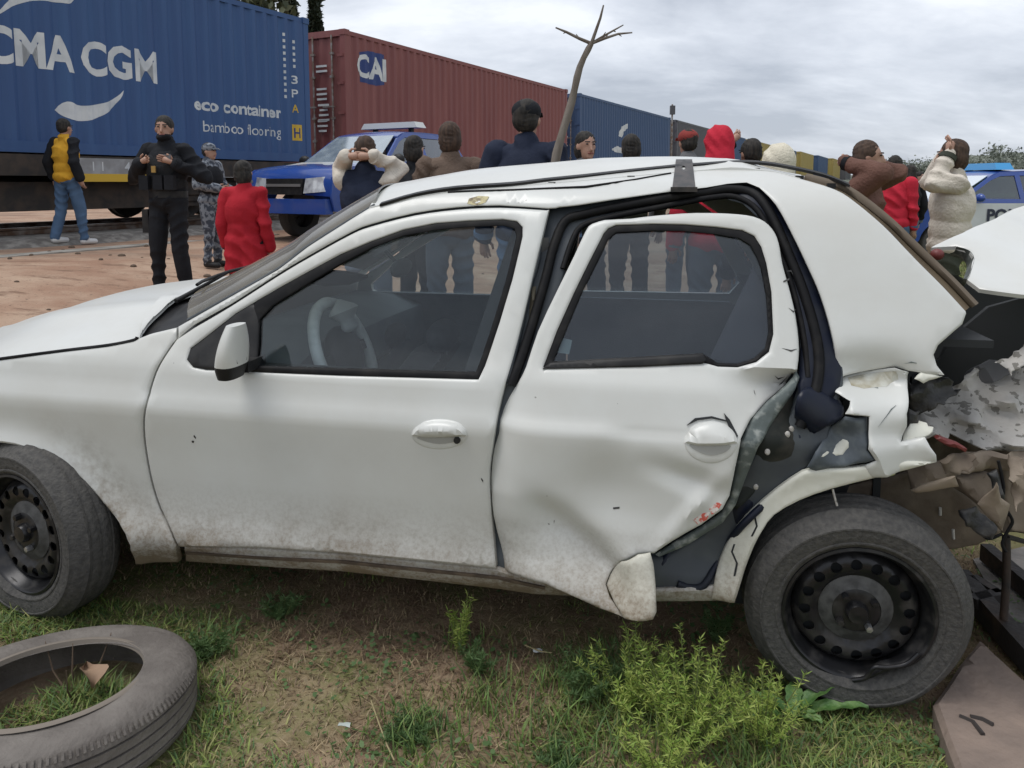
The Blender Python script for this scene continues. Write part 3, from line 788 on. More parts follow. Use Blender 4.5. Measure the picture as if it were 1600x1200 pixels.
TANM = mat('tan_broken_plastic', (0.26, 0.21, 0.16), 0.75, 0.0, (0.13, 0.10, 0.075), 10, lo=0.45, hi=0.7, bump=0.2, bscale=60)
TYRE = mat('worn_tyre_rubber', (0.05, 0.048, 0.046), 0.75, 0, (0.088, 0.083, 0.076), 70, lo=0.35, hi=0.7, bump=0.4, bscale=120)
RIMM = mat('black_steel_rim', (0.020, 0.020, 0.022), 0.32, 0.4, (0.065, 0.06, 0.056), 18, lo=0.5, hi=0.75, rough2=0.7)
DISCM = mat('brake_dust_grey', (0.10, 0.10, 0.10), 0.6, 0.3, (0.05, 0.05, 0.05), 30)
CHROME = mat('worn_chrome', (0.45, 0.45, 0.45), 0.35, 0.8)

# ---- traced edges shared by neighbouring panels
SHUT_F = [(275, 531), (257, 557), (243, 583), (231, 622), (225, 650), (225, 682), (231, 725), (240, 765), (251, 797), (264, 825), (277, 855)]
DOOR_BOT = [(283, 856), (400, 852 + 5), (532, 866), (665, 879), (774, 890)]
DOOR_REAR = [(774, 886), (769, 830), (765, 780), (764, 735), (769, 697), (777, 648), (788, 604), (801, 560), (817, 497), (833, 427), (857, 328)]
DOOR_TOP = [(853, 329), (780, 325), (713, 328), (647, 337), (580, 354), (547, 367), (480, 404), (433, 432), (360, 479), (302, 513)]
RAIL_UP = [(277, 511), (333, 479), (433, 422), (480, 386), (577, 324), (647, 308), (713, 298), (850, 287), (963, 277), (1054, 269), (1120, 265), (1180, 266)]

# ---- front door
f_win = [(290, 563), (296, 545), (320, 527), (367, 490), (433, 451), (480, 425), (530, 398), (580, 377), (630, 359), (680, 349), (733, 345), (785, 343), (807, 346), (816, 355), (816, 370), (811, 392), (800, 438), (780, 505), (757, 573), (747, 594), (640, 591), (530, 588), (387, 582), (320, 579), (300, 575)]
fd = panel('front_door', WHITE, spline(SHUT_F, 3) + DOOR_BOT + spline(DOOR_REAR, 2) + spline(DOOR_TOP, 3), [f_win], th=0.03, step=0.03)
tag(fd, label='front door, dirty but barely dented')
f_gl = [(399, 573), (404, 500), (425, 478), (480, 444), (530, 414), (580, 388), (630, 369), (680, 360), (733, 355), (785, 353), (803, 358), (806, 370), (800, 395), (790, 437), (770, 503), (749, 566), (742, 583), (640, 580), (530, 577)]
sail = [(290, 563), (296, 545), (320, 527), (367, 490), (395, 472), (404, 500), (399, 573), (387, 582), (320, 579), (300, 575)]
f_trim_out = [(395, 472), (433, 451), (480, 425), (530, 398), (580, 377), (630, 359), (680, 349), (733, 345), (785, 343), (807, 346), (816, 355), (816, 370), (811, 392), (800, 438), (780, 505), (757, 573), (747, 594), (640, 591), (530, 588), (387, 582)]
panel('window_trim', RUBBER, f_trim_out, [f_gl], lift=0.004, th=0.02, roll=0.003, rollw=0.004, parent=fd)
panel('mirror_sail', BLACKP, sail, lift=0.002, th=0.02, parent=fd)
panel('window_pane', GLASS, f_gl, lift=0.014, th=0.004, roll=0, parent=fd)
f_in = trace(f_gl)
panel('door_trim', INNER, [(-1.98, 0.30), (-1.02, 0.30), (-1.02, 0.82), (-1.06, 0.83), (-1.90, 0.83), (-1.98, 0.80)], px=False, lift=0.075, th=0.035, roll=0.015, rollw=0.02, parent=fd)
def handle(parent, cx, cy, wpx, hpx, surf=side, keyhole=True, bowl_m=WHITE):
    el = lambda k, dy=0: [(cx + wpx * k * math.cos(t) * (1 if k > .9 else 1), cy + dy + hpx * k * math.sin(t)) for t in np.linspace(0, 2 * math.pi, 36, endpoint=False)]
    h = panel('handle_recess', bowl_m, el(1.0), surf=surf, lift=-0.002, th=0.004, roll=0.004, rollw=0.006, step=0.012, parent=parent)
    # shade of the hollow under the grip, drawn as a grey patch
    panel('recess_shade', MATS['shadow_cup'], [(cx - wpx * .72, cy + 3), (cx + wpx * .62, cy + 3), (cx + wpx * .55, cy + hpx * .42), (cx, cy + hpx * .60), (cx - wpx * .55, cy + hpx * .38)], surf=surf, lift=-0.0035, th=0.003, roll=0, curve=3, parent=h)
    top = [(cx - wpx * .97, cy + 1)] + [(cx + wpx * .95 * math.cos(t), cy - hpx * .92 * math.sin(t)) for t in np.linspace(math.pi, 0, 16)] + [(cx + wpx * .97, cy + 1), (cx + wpx * .5, cy + hpx * .12), (cx - wpx * .5, cy + hpx * .14)]
    c = unproj(cx, cy, surf); rw = wpx / 560.
    panel('grip', bowl_m, top, surf=surf, lift=-0.022, th=0.016, roll=0.016, rollw=0.022, step=0.01, dens=0.01, parent=h)
    if keyhole:
        q = unproj(cx + wpx * .62, cy + hpx * .33, surf)
        MB().lathe([(0.0, -.006), (0.008, -.006), (0.0095, 0), (0.0095, 0.01)], 16, Matrix.Translation((q.x, q.y - .006, q.z))).build('lock_cylinder', BLACKP, h)
mat('shadow_cup', (0.34, 0.34, 0.32), 0.6)
handle(fd, 687, 679, 45, 24)
# wing mirror
mm_ = unproj(357, 548, lambda s, z: side(s, z) - 0.12); mm_.y += 0.12
rows = []
for i in range(13):
    t = i / 12; z = mm_.z - 0.075 + 0.150 * t
    wx = 0.037 * (1 - 0.62 * max(0, t - 0.15) ** 1.6) * (0.78 + 0.22 * min(1, t * 5)); wy = 0.062 * math.sin(math.pi * (0.22 + 0.62 * t)) ** 0.7
    ring = []
    for k in range(24):
        a = 2 * math.pi * k / 24; ca, sa = math.cos(a), math.sin(a)
        rx = wx * (1.1 if ca < 0 else 0.75) * math.copysign(abs(ca) ** 0.8, ca)
        ring.append((mm_.x + 0.008 + 0.020 * t + rx, mm_.y - 0.12 + wy * math.copysign(abs(sa) ** 0.8, sa), z))
    ring.append(ring[0]); rows.append(ring)
low = rows[:4]; up = rows[3:]
mir = MB(); mir.grid(up); mir.add(up[-1][:-1], [tuple(range(24))]); mir = mir.build('wing_mirror', WHITE, fd, 60)
b = MB(); b.grid(low); b.add(low[0][:-1], [tuple(range(24))]); b.box((mm_.x + 0.01, mm_.y - 0.035, mm_.z - 0.055), (0.055, 0.10, 0.030)); b.build('mirror_base', BLACKP, mir, 60)
V, T, ed = fill(densify([(mm_.y - 0.120 + p * 0.034 * math.sin(math.pi * (0.25 + 0.6 * q)), mm_.z - 0.03 + 0.095 * q) for p, q in ((-1, 0), (1, 0), (1, .35), (1, .7), (1, 1), (-1, 1), (-1, .7), (-1, .35))], 0.02), (), 0.03)
solid([(mm_.x + 0.034, a, c) for a, c in V], T, [(0.006, 0, 0)] * len(V)).build('mirror_glass', BLACKP, mir)

# ---- front wing
HUB_F, HUB_R = (-2.46, 0.275), (0.0, 0.275)
arch_px = [(218, 878), (210, 847), (193, 813), (167, 780), (133, 743), (83, 710), (33, 692), (0, 688)]
arch = trace(spline(arch_px, 2))
ax = arch[-1]
RA = float(np.median([math.hypot(p[0] - HUB_F[0], p[1] - HUB_F[1]) for p in arch[-6:]]))
wing_top = trace([(273, 531), (274, 513), (232, 523), (207, 533), (167, 541), (100, 549), (0, 562)])
zf = wing_top[-1][1]
wing = arch + [(HUB_F[0] - RA * math.sin(t), HUB_F[1] + RA * math.cos(t)) for t in np.linspace(math.atan2(HUB_F[0] - ax[0], ax[1] - HUB_F[1]) + 0.12, 1.42, 14)]
wing += [(-2.86, 0.26), (-3.05, 0.30), (-3.12, 0.55), (-3.05, 0.66), (-2.95, 0.72)]
wing += [(-2.86, zf - 0.03)] + list(reversed(wing_top[:-1] + [wing_top[-1]])) 
ARCHL = list(wing[:len(arch) + 14])
def flare(s, z):
    """wheel-arch lip standing a little proud"""
    sz = np.stack([np.atleast_1d(np.asarray(s, float)), np.atleast_1d(np.asarray(z, float))], 1); d = np.full(len(sz), 9.0)
    for a, b_ in zip(ARCHL, ARCHL[1:]):
        a, b_ = np.array(a), np.array(b_); ab = b_ - a; t = np.clip(((sz - a) @ ab) / (ab @ ab + 1e-12), 0, 1); d = np.minimum(d, np.linalg.norm(sz - a - t[:, None] * ab, axis=1))
    q = -0.024 * np.exp(-(d / 0.036) ** 2)
    return q if np.ndim(s) else float(q[0])
def nose(s, z): return side(s, z) + flare(s, z) + 0.55 * np.clip(-2.75 - np.asarray(s), 0, 1) ** 2
wing_full = wing + trace([(264, 559)] if False else [(x - 3.2, y) for x, y in spline(SHUT_F, 3)])[1:] + trace([(276, 880), (250, 880)])
# remove the duplicate of the first shut-line point
wg = panel('front_wing', WHITE_WING, wing_full, surf=nose, px=False, th=0.02, step=0.028)
pl = MB().tube([(p[0], side(*p) + 0.02, p[1]) for p in arch[2:]], 0.006, 6).build('arch_seal', RUBBER, wg)

bk = [(x + 12, y) for x, y in spline(SHUT_F, 3)] + [(x - 14, y) for x, y in reversed(spline(SHUT_F, 3))]
panel('hinge_gap_backing', INNER, bk, lift=0.022, th=0.01, roll=0)
panel('gap_backing', INNER, [(x, y + 8) for x, y in DOOR_TOP] + [(x, y - 8) for x, y in reversed(DOOR_TOP)], lift=0.014, th=0.02, roll=0)
# ---- roof rail, A-pillar and rear quarter in one pressing
quarter = [(1187, 293), (1213, 320), (1237, 363), (1263, 417), (1283, 463), (1300, 520), (1307, 563), (1305, 592), (1297, 606)]
q_tail = [(1320, 588), (1362, 579), (1400, 574), (1420, 580), (1440, 583), (1477, 587), (1465, 572), (1460, 555), (1467, 540), (1482, 527), (1505, 507), (1511, 490)]
q_back = [(1510, 487), (1475, 449), (1437, 411), (1412, 385), (1381, 353), (1337, 316), (1305, 296), (1250, 279), (1215, 269), (1180, 265)]
rail_low = [(1167, 285), (1137, 287), (1103, 293), (1050, 299), (953, 313), (903, 321), (873, 324), (857, 326), (780, 321), (713, 324), (647, 333), (580, 350), (547, 363), (480, 400), (433, 428), (360, 475), (300, 509), (277, 530)]
def qdent(s, z):
    c = unproj(1370, 590, side); g = np.exp(-((np.asarray(s) - c.x) / 0.13) ** 2 - ((np.asarray(z) - c.z) / 0.05) ** 2)
    return 0.05 * g
bs = panel('body_side', WHITE, spline(list(reversed(rail_low)), 2) + spline(quarter, 3) + q_tail + spline(q_back, 3) + list(reversed(RAIL_UP))[1:], disp=qdent, th=0.012, step=0.03)
tag(bs, label='roof rail and rear quarter, torn off below')
# scuff where the paint has come off the rail
panel('paint_scrape', mat('yellow_primer', (0.50, 0.44, 0.24), 0.6, 0, (0.16, 0.12, 0.07), 45, lo=0.45, hi=0.6), [(730, 318), (733, 310), (748, 306), (764, 307), (759, 316), (745, 321)], lift=-0.001, th=0.002, roll=0, dens=0.008, parent=bs)

# ---- sill
sill = [(281, 858), (400, 861), (532, 869), (665, 882), (776, 893), (806, 903), (850, 911), (950, 925), (1030, 927), (1118, 922), (1150, 922), (1145, 945), (1026, 947), (930, 940), (830, 935), (777, 927), (665, 914), (530, 899), (400, 891), (283, 883)]
panel('sill', WHITE, sill, lift=0.018, th=0.06, step=0.03)
panel('sill_seam', mat('mud_brown', (0.13, 0.095, 0.065), 0.9, 0, (0.07, 0.05, 0.035), 20), [(285, 866), (532, 880), (776, 905), (850, 921), (850, 925), (776, 909), (532, 884), (285, 869)], lift=0.012, th=0.01, roll=0)

# ---- rear door, pushed forward and buckled
def P_(x, y): q = unproj(x, y, side); return q.x, q.z
DLx = [P_(x, y) for x, y in ((786, 883), (767, 765), (780, 655), (813, 593))]
cz = np.array([p[1] for p in DLx]); cs = np.array([p[0] for p in DLx]); o_ = np.argsort(cz); cz, cs = cz[o_], cs[o_]
k_up = P_(1100, 575); k_mid = P_(1145, 655); k_fl1 = P_(845, 790); k_fl2 = P_(985, 915); lowc = P_(1000, 960); belt = P_(1000, 575)[1]
rib1, rib2 = P_(940, 668), P_(1080, 676)
def seg(s, z, a, b_):
    s, z = np.asarray(s, float), np.asarray(z, float)
    d = np.array([b_[0] - a[0], b_[1] - a[1]]); L = np.hypot(*d); d /= L
    u = (s - a[0]) * d[0] + (z - a[1]) * d[1]; v = -(s - a[0]) * d[1] + (z - a[1]) * d[0]
    return u / L, v
hd1, hd2 = P_(1010, 720), P_(1150, 770); hd3, hd4 = P_(1020, 850), P_(1150, 715)
def rdent(s, z):
    s, z = np.asarray(s, float), np.asarray(z, float)
    front = np.interp(z, cz, cs)
    d = s - front
    low = np.clip((belt - z) / 0.55, 0, 1)
    y = 0.055 * np.exp(-np.clip(d, 0, 1) / 0.045) * np.clip(low * 3, 0, 1)          # front edge rolled in
    y = y - 0.045 * np.clip(low * 1.3, 0, 1)                                        # whole skin sprung outwards below the belt
    y = y - 0.10 * np.clip((z - lowc[1] - 0.33) / -0.33, 0, 1) ** 1.6 * np.clip((s - front) / 0.35, 0, 1)   # lower rear corner hangs outwards
    u, v = seg(s, z, k_fl1, k_fl2)                                                    # diagonal crease
    rv = np.sqrt(v * v + 0.0003) - 0.0173
    y = y + 0.058 * np.where(v < 0, np.exp(-rv / 0.085), np.exp(-(v / 0.045) ** 2)) * np.exp(-((u - 0.5) / 0.55) ** 4)
    u, v = seg(s, z, k_up, k_mid)                                                     # fold at the upper rear: outside of it turns up and away
    y = y + 0.62 * np.clip(v, 0, 0.2) ** 1.1 * np.clip((1.7 - u) * 1.5, 0, 1) * np.clip((belt + 0.01 - z) / 0.05, 0, 1)
    u, v = seg(s, z, rib1, rib2)
    y = y + 0.012 * np.exp(-(np.clip(-v, 0, 1) / 0.03) ** 1.2) * np.where(v < 0, 1, np.exp(-(v / 0.006) ** 2)) * np.clip(u * 3, 0, 1) * np.clip((1.25 - u) * 4, 0, 1)
    y = y - 0.012 * np.sin(s * 9.0 + 0.7) * np.sin(z * 7.5) * low
    u, v = seg(s, z, hd1, hd2)                                                        # buckle below the handle
    y = y + 0.022 * np.clip(1 - np.abs(v) / 0.045, 0, 1) * np.clip(1 - np.abs(u - 0.5) * 1.6, 0, 1)
    u, v = seg(s, z, hd3, hd4)
    y = y - 0.016 * np.clip(1 - np.abs(v) / 0.03, 0, 1) * np.clip(1 - np.abs(u - 0.5) * 1.7, 0, 1)
    y = y + 0.015 * np.exp(-((s - rib1[0] - 0.02) / 0.10) ** 2 - ((z - rib1[1] + 0.16) / 0.09) ** 2)
    return y
R_FRONT = [(788, 891), (786, 870), (780, 846), (771, 809), (767, 765), (768, 730), (772, 700), (781, 655), (795, 622), (810, 597), (822, 573), (840, 519), (870, 455), (897, 400), (915, 361), (925, 350), (945, 344)]
R_TOPE = [(985, 342), (1027, 337), (1087, 333), (1153, 335), (1187, 342), (1207, 358), (1217, 380), (1223, 413), (1235, 457), (1244, 497), (1249, 547), (1245, 588)]
R_REAR = [(1238, 584), (1228, 601), (1199, 627), (1173, 656), (1158, 686), (1149, 732), (1140, 776), (1129, 797), (1096, 821), (1052, 846), (1022, 866), (997, 868), (971, 879), (953, 897), (946, 915), (952, 935), (975, 967), (938, 953), (887, 930), (850, 913), (812, 902)]
r_win = [(848, 575), (870, 517), (897, 457), (920, 410), (943, 365), (950, 357), (962, 352), (1020, 350), (1070, 351), (1120, 355), (1160, 360), (1179, 369), (1190, 386), (1198, 412), (1206, 457), (1209, 523), (1202, 551), (1182, 567), (1153, 575), (1122, 574), (1108, 570), (1098, 568)]
rd = panel('rear_door', WHITE, spline(R_FRONT, 2) + spline(R_TOPE, 3) + R_REAR, [r_win], disp=rdent, th=0.004, step=0.012, dens=0.012)
tag(rd, label='rear door, buckled skin with the lower corner torn and curled')
r_gl = [(864, 566), (884, 517), (908, 460), (930, 416), (950, 375), (962, 364), (1020, 361), (1070, 362), (1120, 367), (1155, 373), (1172, 383), (1182, 400), (1190, 420), (1198, 462), (1202, 520), (1196, 546), (1178, 562), (1153, 570), (1122, 569), (1100, 555), (1060, 559), (960, 565)]
panel('window_trim', RUBBER, r_win, [r_gl], disp=rdent, lift=0.005, th=0.012, roll=0.003, rollw=0.004, parent=rd)
panel('window_pane', GLASS_R, r_gl, disp=rdent, lift=0.012, th=0.004, roll=0, parent=rd)
panel('waist_moulding', BLACKP, [(848, 576), (860, 566), (1098, 553), (1103, 562), (1098, 568), (1000, 573)], disp=rdent, lift=-0.006, th=0.012, roll=0.004, rollw=0.006, parent=rd)
panel('pillar_trim', MAUVE, [(1112, 567), (1150, 488), (1182, 420), (1200, 460), (1206, 520), (1202, 560), (1150, 580)], disp=rdent, lift=0.05, th=0.01, parent=rd)
panel('sticker', mat('pale_sticker', (0.45, 0.50, 0.47), 0.6), [(870, 553), (878, 530), (893, 534), (888, 556)], disp=rdent, lift=0.018, th=0.001, roll=0, parent=rd)
panel('door_trim', TRIM, [(845, 600), (1180, 600), (1130, 760), (1040, 840), (800, 850), (795, 640)], lift=0.09, th=0.02, roll=0.015, rollw=0.02, parent=rd)
handle(rd, 1111, 690, 43, 35, lambda s, z: side(s, z) + rdent(s, z), False)
# torn lip of the skin
panel('skin_tear', INNER, [(1073, 664), (1090, 656), (1112, 653), (1135, 658), (1141, 672), (1151, 684), (1153, 680), (1140, 655), (1131, 645), (1134, 656), (1112, 650), (1086, 653)], disp=rdent, lift=-0.004, th=0.003, roll=0, parent=rd)
# red scuff marks
SCUFF = mat('red_scuff', (0.55, 0.10, 0.07), 0.6, 0, (0.66, 0.62, 0.58), 70, lo=0.45, hi=0.55)
for q in ([(1083, 812), (1098, 802), (1110, 800), (1104, 812), (1090, 819)], [(1108, 795), (1120, 785), (1128, 786), (1122, 797), (1112, 804)]):
    panel('red_scuff', SCUFF, q, disp=rdent, lift=-0.0015, th=0.001, roll=0, parent=rd, dens=0.008)
# curled lower corner
fc = P_(1000, 920)
def curl(s, z):
    s, z = np.asarray(s, float), np.asarray(z, float)
    u = (s - fc[0]) / 0.075
    return side(s, z) + rdent(s, z) + 0.008 - 0.036 * np.clip(1 - u * u, 0, 1) + 0.02 * (z - fc[1])
panel('curled_corner', WHITE_TORN, [(971, 880), (997, 869), (1016, 866), (1021, 884), (1024, 912), (1026, 958), (1020, 970), (998, 973), (975, 968), (958, 940), (947, 915), (954, 896)], surf=curl, th=0.004, step=0.012, dens=0.01, parent=rd)
# folded inner flange along the rear edge of the door
def fl_surf(s, z): return side(s, z) + 0.045 + 0 * np.asarray(s)
panel('bent_flange', FLANGE, [(1244, 580), (1240, 590), (1228, 603), (1199, 629), (1173, 658), (1158, 690), (1149, 736), (1140, 779), (1129, 801), (1096, 824), (1052, 850), (1024, 868), (1030, 872), (1075, 853), (1130, 818), (1150, 790), (1165, 750), (1185, 700), (1215, 650), (1243, 610), (1250, 590)], surf=lambda s, z: side(s, z) + 0.012 - 0.03 * np.clip((belt - np.asarray(z)) * 2, 0, 1), disp=None, th=0.004, step=0.014, parent=rd)

# ---- dark painted door aperture (jambs, seal, B-pillar)
ap_out = [(862, 322), (905, 318), (955, 309), (1050, 294), (1103, 288), (1140, 282), (1170, 280), (1195, 290), (1222, 322), (1245, 362), (1272, 417), (1292, 463), (1310, 520), (1318, 563), (1318, 600), (1290, 700), (1200, 800), (1140, 880), (1122, 930), (1030, 932), (800, 905), (770, 890), (755, 740), (765, 690), (785, 600), (830, 420), (855, 335)]
ap_in = [(890, 400), (905, 362), (925, 346), (1000, 330), (1080, 318), (1130, 310), (1160, 318), (1190, 345), (1215, 400), (1235, 460), (1250, 530), (1255, 590), (1235, 650), (1185, 700), (1150, 760), (1100, 835), (1040, 870), (880, 870), (815, 850), (800, 740), (812, 660), (835, 590), (860, 510)]
def jamb_s(s, z): return side(s, z) + 0.03 + 0.02 * np.clip((np.asarray(z) - 0.9) * 3, 0, 1)
ja = panel('door_aperture', JAMB, ap_out, [ap_in], surf=jamb_s, th=0.02, step=0.03)
panel('pillar_flange', NAVY, [(1150, 296), (1172, 288), (1196, 298), (1222, 330), (1244, 370), (1269, 425), (1289, 475), (1306, 530), (1313, 565), (1312, 604), (1275, 650), (1248, 600), (1252, 540), (1240, 470), (1220, 400), (1195, 345), (1165, 318)], surf=jamb_s, lift=-0.012, th=0.03, step=0.02, roll=0.012, rollw=0.02, curve=2, parent=ja)
def seal(name, pts, r, dy, m=RUBBER):
    P = [unproj(x, y, jamb_s) for x, y in spline(pts, 4)]
    MB().tube([(p.x, p.y + dy, p.z) for p in P], r, 8).build(name, m, ja, 60)
seal('door_seal', [(800, 600), (822, 540), (852, 440), (866, 385), (884, 345), (915, 334), (955, 325), (1050, 308), (1105, 300), (1145, 296), (1180, 305), (1205, 338), (1228, 390), (1252, 450), (1270, 510), (1278, 560), (1272, 610), (1248, 665)], 0.014, -0.012)
seal('door_seal', [(880, 420), (895, 375), (912, 352), (960, 338), (1050, 320), (1110, 309), (1150, 308), (1185, 330), (1212, 385), (1238, 450), (1256, 530), (1262, 590)], 0.009, -0.004)
seal('pillar_gasket', [(846, 345), (842, 400), (828, 450), (815, 510), (803, 560), (794, 600)], 0.007, -0.01, JAMB)
panel('striker_plate', mat('worn_brass', (0.16, 0.14, 0.10), 0.5, 0.5), [(831, 448), (838, 447), (834, 500), (826, 520), (827, 480)], surf=jamb_s, lift=-0.006, th=0.006, parent=ja)
# lower jamb, crushed: hollow of the dogleg
def dog(s, z):
    s, z = np.asarray(s, float), np.asarray(z, float)
    return side(s, z) + 0.05 + 0.03 * np.sin(s * 22 + z * 9) * np.sin(z * 13 - s * 5)
dg = panel('dogleg', NAVY, [(1240, 592), (1262, 600), (1275, 640), (1262, 690), (1240, 735), (1200, 768), (1165, 808), (1140, 850), (1122, 900), (1112, 924), (1080, 926), (1030, 918), (1028, 880), (1050, 852), (1100, 822), (1140, 782), (1152, 735), (1165, 690), (1190, 660)], surf=dog, th=0.006, step=0.018, roll=0.01, rollw=0.012)
tag(dg, label='crushed dark blue door jamb over the sill')
dg2 = panel('jamb_face', mat('scraped_jamb', (0.022, 0.025, 0.023), 0.7, 0, (0.055, 0.052, 0.045), 14, lo=0.5, hi=0.7, spec=0.2), [(1168, 660), (1205, 632), (1238, 612), (1245, 650), (1243, 690), (1235, 735), (1205, 750), (1175, 772), (1150, 795), (1141, 788), (1150, 740), (1156, 700)], surf=dog, lift=-0.012, th=0.004, step=0.02, parent=dg)
for q in ((1172, 742), (1180, 757), (1198, 703), (1229, 676), (1235, 668)):
    c = unproj(q[0], q[1], dog)
    MB().ellipsoid((c.x, c.y - 0.014, c.z), (0.007, 0.004, 0.009), 8, 6).build('torn_clip', STEEL, dg)
MB().tube([(p.x, p.y - 0.02, p.z) for p in (unproj(x, y, dog) for x, y in spline([(1058, 906), (1080, 912), (1100, 908), (1122, 870), (1150, 825), (1190, 785), (1240, 742)], 3))], 0.010, 8).build('jamb_rib', NAVY, dg, 60)
# folded pillar foot bulging out, and the torn patch beside it
fb = unproj(1282, 648, side)
def bulge(s, z):
    s, z = np.asarray(s, float), np.asarray(z, float)
    u, v = (s - fb.x), (z - fb.z)
    a = u * 0.80 + v * -0.6; b_ = u * 0.6 + v * 0.80
    return side(s, z) + 0.03 - 0.045 * np.clip(1 - (b_ / 0.05) ** 2, 0, 1) ** 0.6 + 0.15 * np.clip(a, 0, 1)
panel('pillar_fold', NAVY, [(1242, 660), (1246, 622), (1262, 606), (1286, 608), (1306, 618), (1319, 636), (1318, 652), (1302, 664), (1278, 676), (1262, 696), (1246, 694)], surf=bulge, th=0.004, step=0.01, dens=0.01, curve=2, parent=dg)
panel('pillar_fold', NAVY, [(1246, 600), (1262, 570), (1285, 545), (1300, 560), (1303, 590), (1296, 606), (1270, 612), (1250, 640)], surf=lambda s, z: side(s, z) + 0.02 + 0.25 * np.abs(np.asarray(s) - fb.x + 0.03), th=0.004, step=0.012, parent=dg)
pt = unproj(1308, 695, side)
def patch_s(s, z):
    s, z = np.asarray(s, float), np.asarray(z, float)
    r = np.hypot(s - pt.x, (z - pt.z) * 1.2)
    return side(s, z) + 0.005 + 0.035 * np.exp(-(r / 0.05) ** 2) + 0.01 * np.sin(40 * s) * np.sin(33 * z)
pp = panel('torn_patch', mat('slate_primer', (0.07, 0.085, 0.10), 0.5, 0, (0.13, 0.15, 0.16), 22, lo=0.45, hi=0.65), [(1262, 732), (1275, 708), (1290, 682), (1305, 664), (1322, 652), (1340, 655), (1356, 652), (1357, 680), (1356, 705), (1368, 720), (1355, 724), (1338, 726), (1320, 731), (1295, 733), (1275, 738)], surf=patch_s, th=0.004, step=0.012, dens=0.008)
panel('white_chip', WHITE_TORN, [(1300, 706), (1305, 694), (1316, 684), (1328, 688), (1328, 700), (1318, 712), (1306, 714), (1298, 708), (1284, 717), (1281, 712), (1292, 703)], surf=patch_s, lift=-0.003, th=0.003, dens=0.008, parent=pp)

# ---- torn lower quarter and the wheel-arch lip
tq = unproj(1370, 650, side)
def torn_q(s, z):
    s, z = np.asarray(s, float), np.asarray(z, float)
    top = unproj(1370, 600, side).z
    return side(s, z) + 0.055 * np.exp(-((z - top) / 0.035) ** 2) - 0.02 * np.exp(-((z - tq.z) / 0.05) ** 2) + 0.03 * np.abs(np.sin((s - tq.x) * 17 + z * 9)) - 0.01
lq = panel('torn_quarter', WHITE, [(1293, 607), (1320, 588), (1362, 580), (1400, 576), (1421, 582), (1419, 600), (1418, 648), (1418, 668), (1409, 692), (1447, 685), (1455, 700), (1464, 712), (1465, 722), (1420, 733), (1360, 748), (1350, 730), (1370, 722), (1358, 704), (1359, 652), (1340, 650), (1322, 648), (1330, 628), (1312, 617)], surf=torn_q, th=0.004, step=0.014, dens=0.01)
tag(lq, label='crumpled white remains of the rear wing over the wheel')
# muddy graze
panel('mud_graze', mat('graze', (0.34, 0.30, 0.20), 0.8, 0, (0.60, 0.60, 0.54), 16, lo=0.42, hi=0.6), [(1325, 590), (1362, 583), (1400, 580), (1405, 592), (1385, 604), (1350, 607), (1330, 602)], surf=torn_q, lift=-0.0012, th=0.001, roll=0, parent=lq, dens=0.01)
def lip_s(s, z):
    r = np.hypot(np.asarray(s) - HUB_R[0], np.asarray(z) - HUB_R[1])
    return side(s, z) - 0.02 * np.exp(-((r - 0.31) / 0.03) ** 2) + 0.01
lip = panel('arch_lip', WHITE_TORN, spline([(1465, 723), (1420, 735), (1360, 750), (1300, 765), (1250, 783), (1210, 806), (1192, 830), (1178, 856), (1165, 890), (1155, 922), (1148, 944)], 2) + spline([(1112, 940), (1118, 905), (1126, 875), (1141, 843), (1158, 818), (1178, 797), (1215, 765), (1255, 738), (1275, 735), (1300, 733), (1335, 732), (1375, 726), (1420, 722)], 2), surf=lip_s, th=0.012, step=0.014, dens=0.012)
for q in ([(1177, 803), (1181, 822), (1173, 838), (1176, 838), (1184, 822), (1180, 803)], [(1146, 850), (1142, 862), (1150, 880), (1146, 900), (1149, 900), (1153, 880), (1145, 862), (1149, 850)]):
    panel('paint_crack', INNER, q, surf=lip_s, lift=-0.001, th=0.001, roll=0, parent=lip)

# ---- roof
rail3 = [unproj(x, y, side) for x, y in spline(RAIL_UP[4:] + [(1215, 269), (1250, 279)], 3)]
def roof_row(p, u, crown):
    y = p.y + (W - 2 * p.y) * (u + 1) / 2
    return Vector((p.x, y, p.z + crown * (1 - abs(u) ** 2.4)))
rows = []
for i, p in enumerate(rail3):
    t = i / (len(rail3) - 1)
    row = []
    for u in np.linspace(-1, 1, 29):
        q = roof_row(p, u, 0.078 - 0.062 * min(1, max(0, (t - 0.40) / 0.5)))
        if t < 0.12: q.x -= 0.05 * (1 - u * u) * (1 - t / 0.12)
        if t > 0.9: q.x += 0.05 * (1 - u * u) * (t - 0.9) / 0.1
        # buckle running across the roof above the rear door
        q.z += 0.012 * math.exp(-((t - 0.72) / 0.06) ** 2) * math.exp(-((u + 0.75) / 0.35) ** 2)
        row.append(q)
    rows.append(row)
MB().sheet(rows, (0, 0, -0.02)).build('roof', WHITE, car, 50)
MB().sheet([[p + Vector((0, 0, -0.045)) for p in r[2:-2]] for r in rows], (0, 0, -0.01)).build('headlining', TRIM, car, 50)
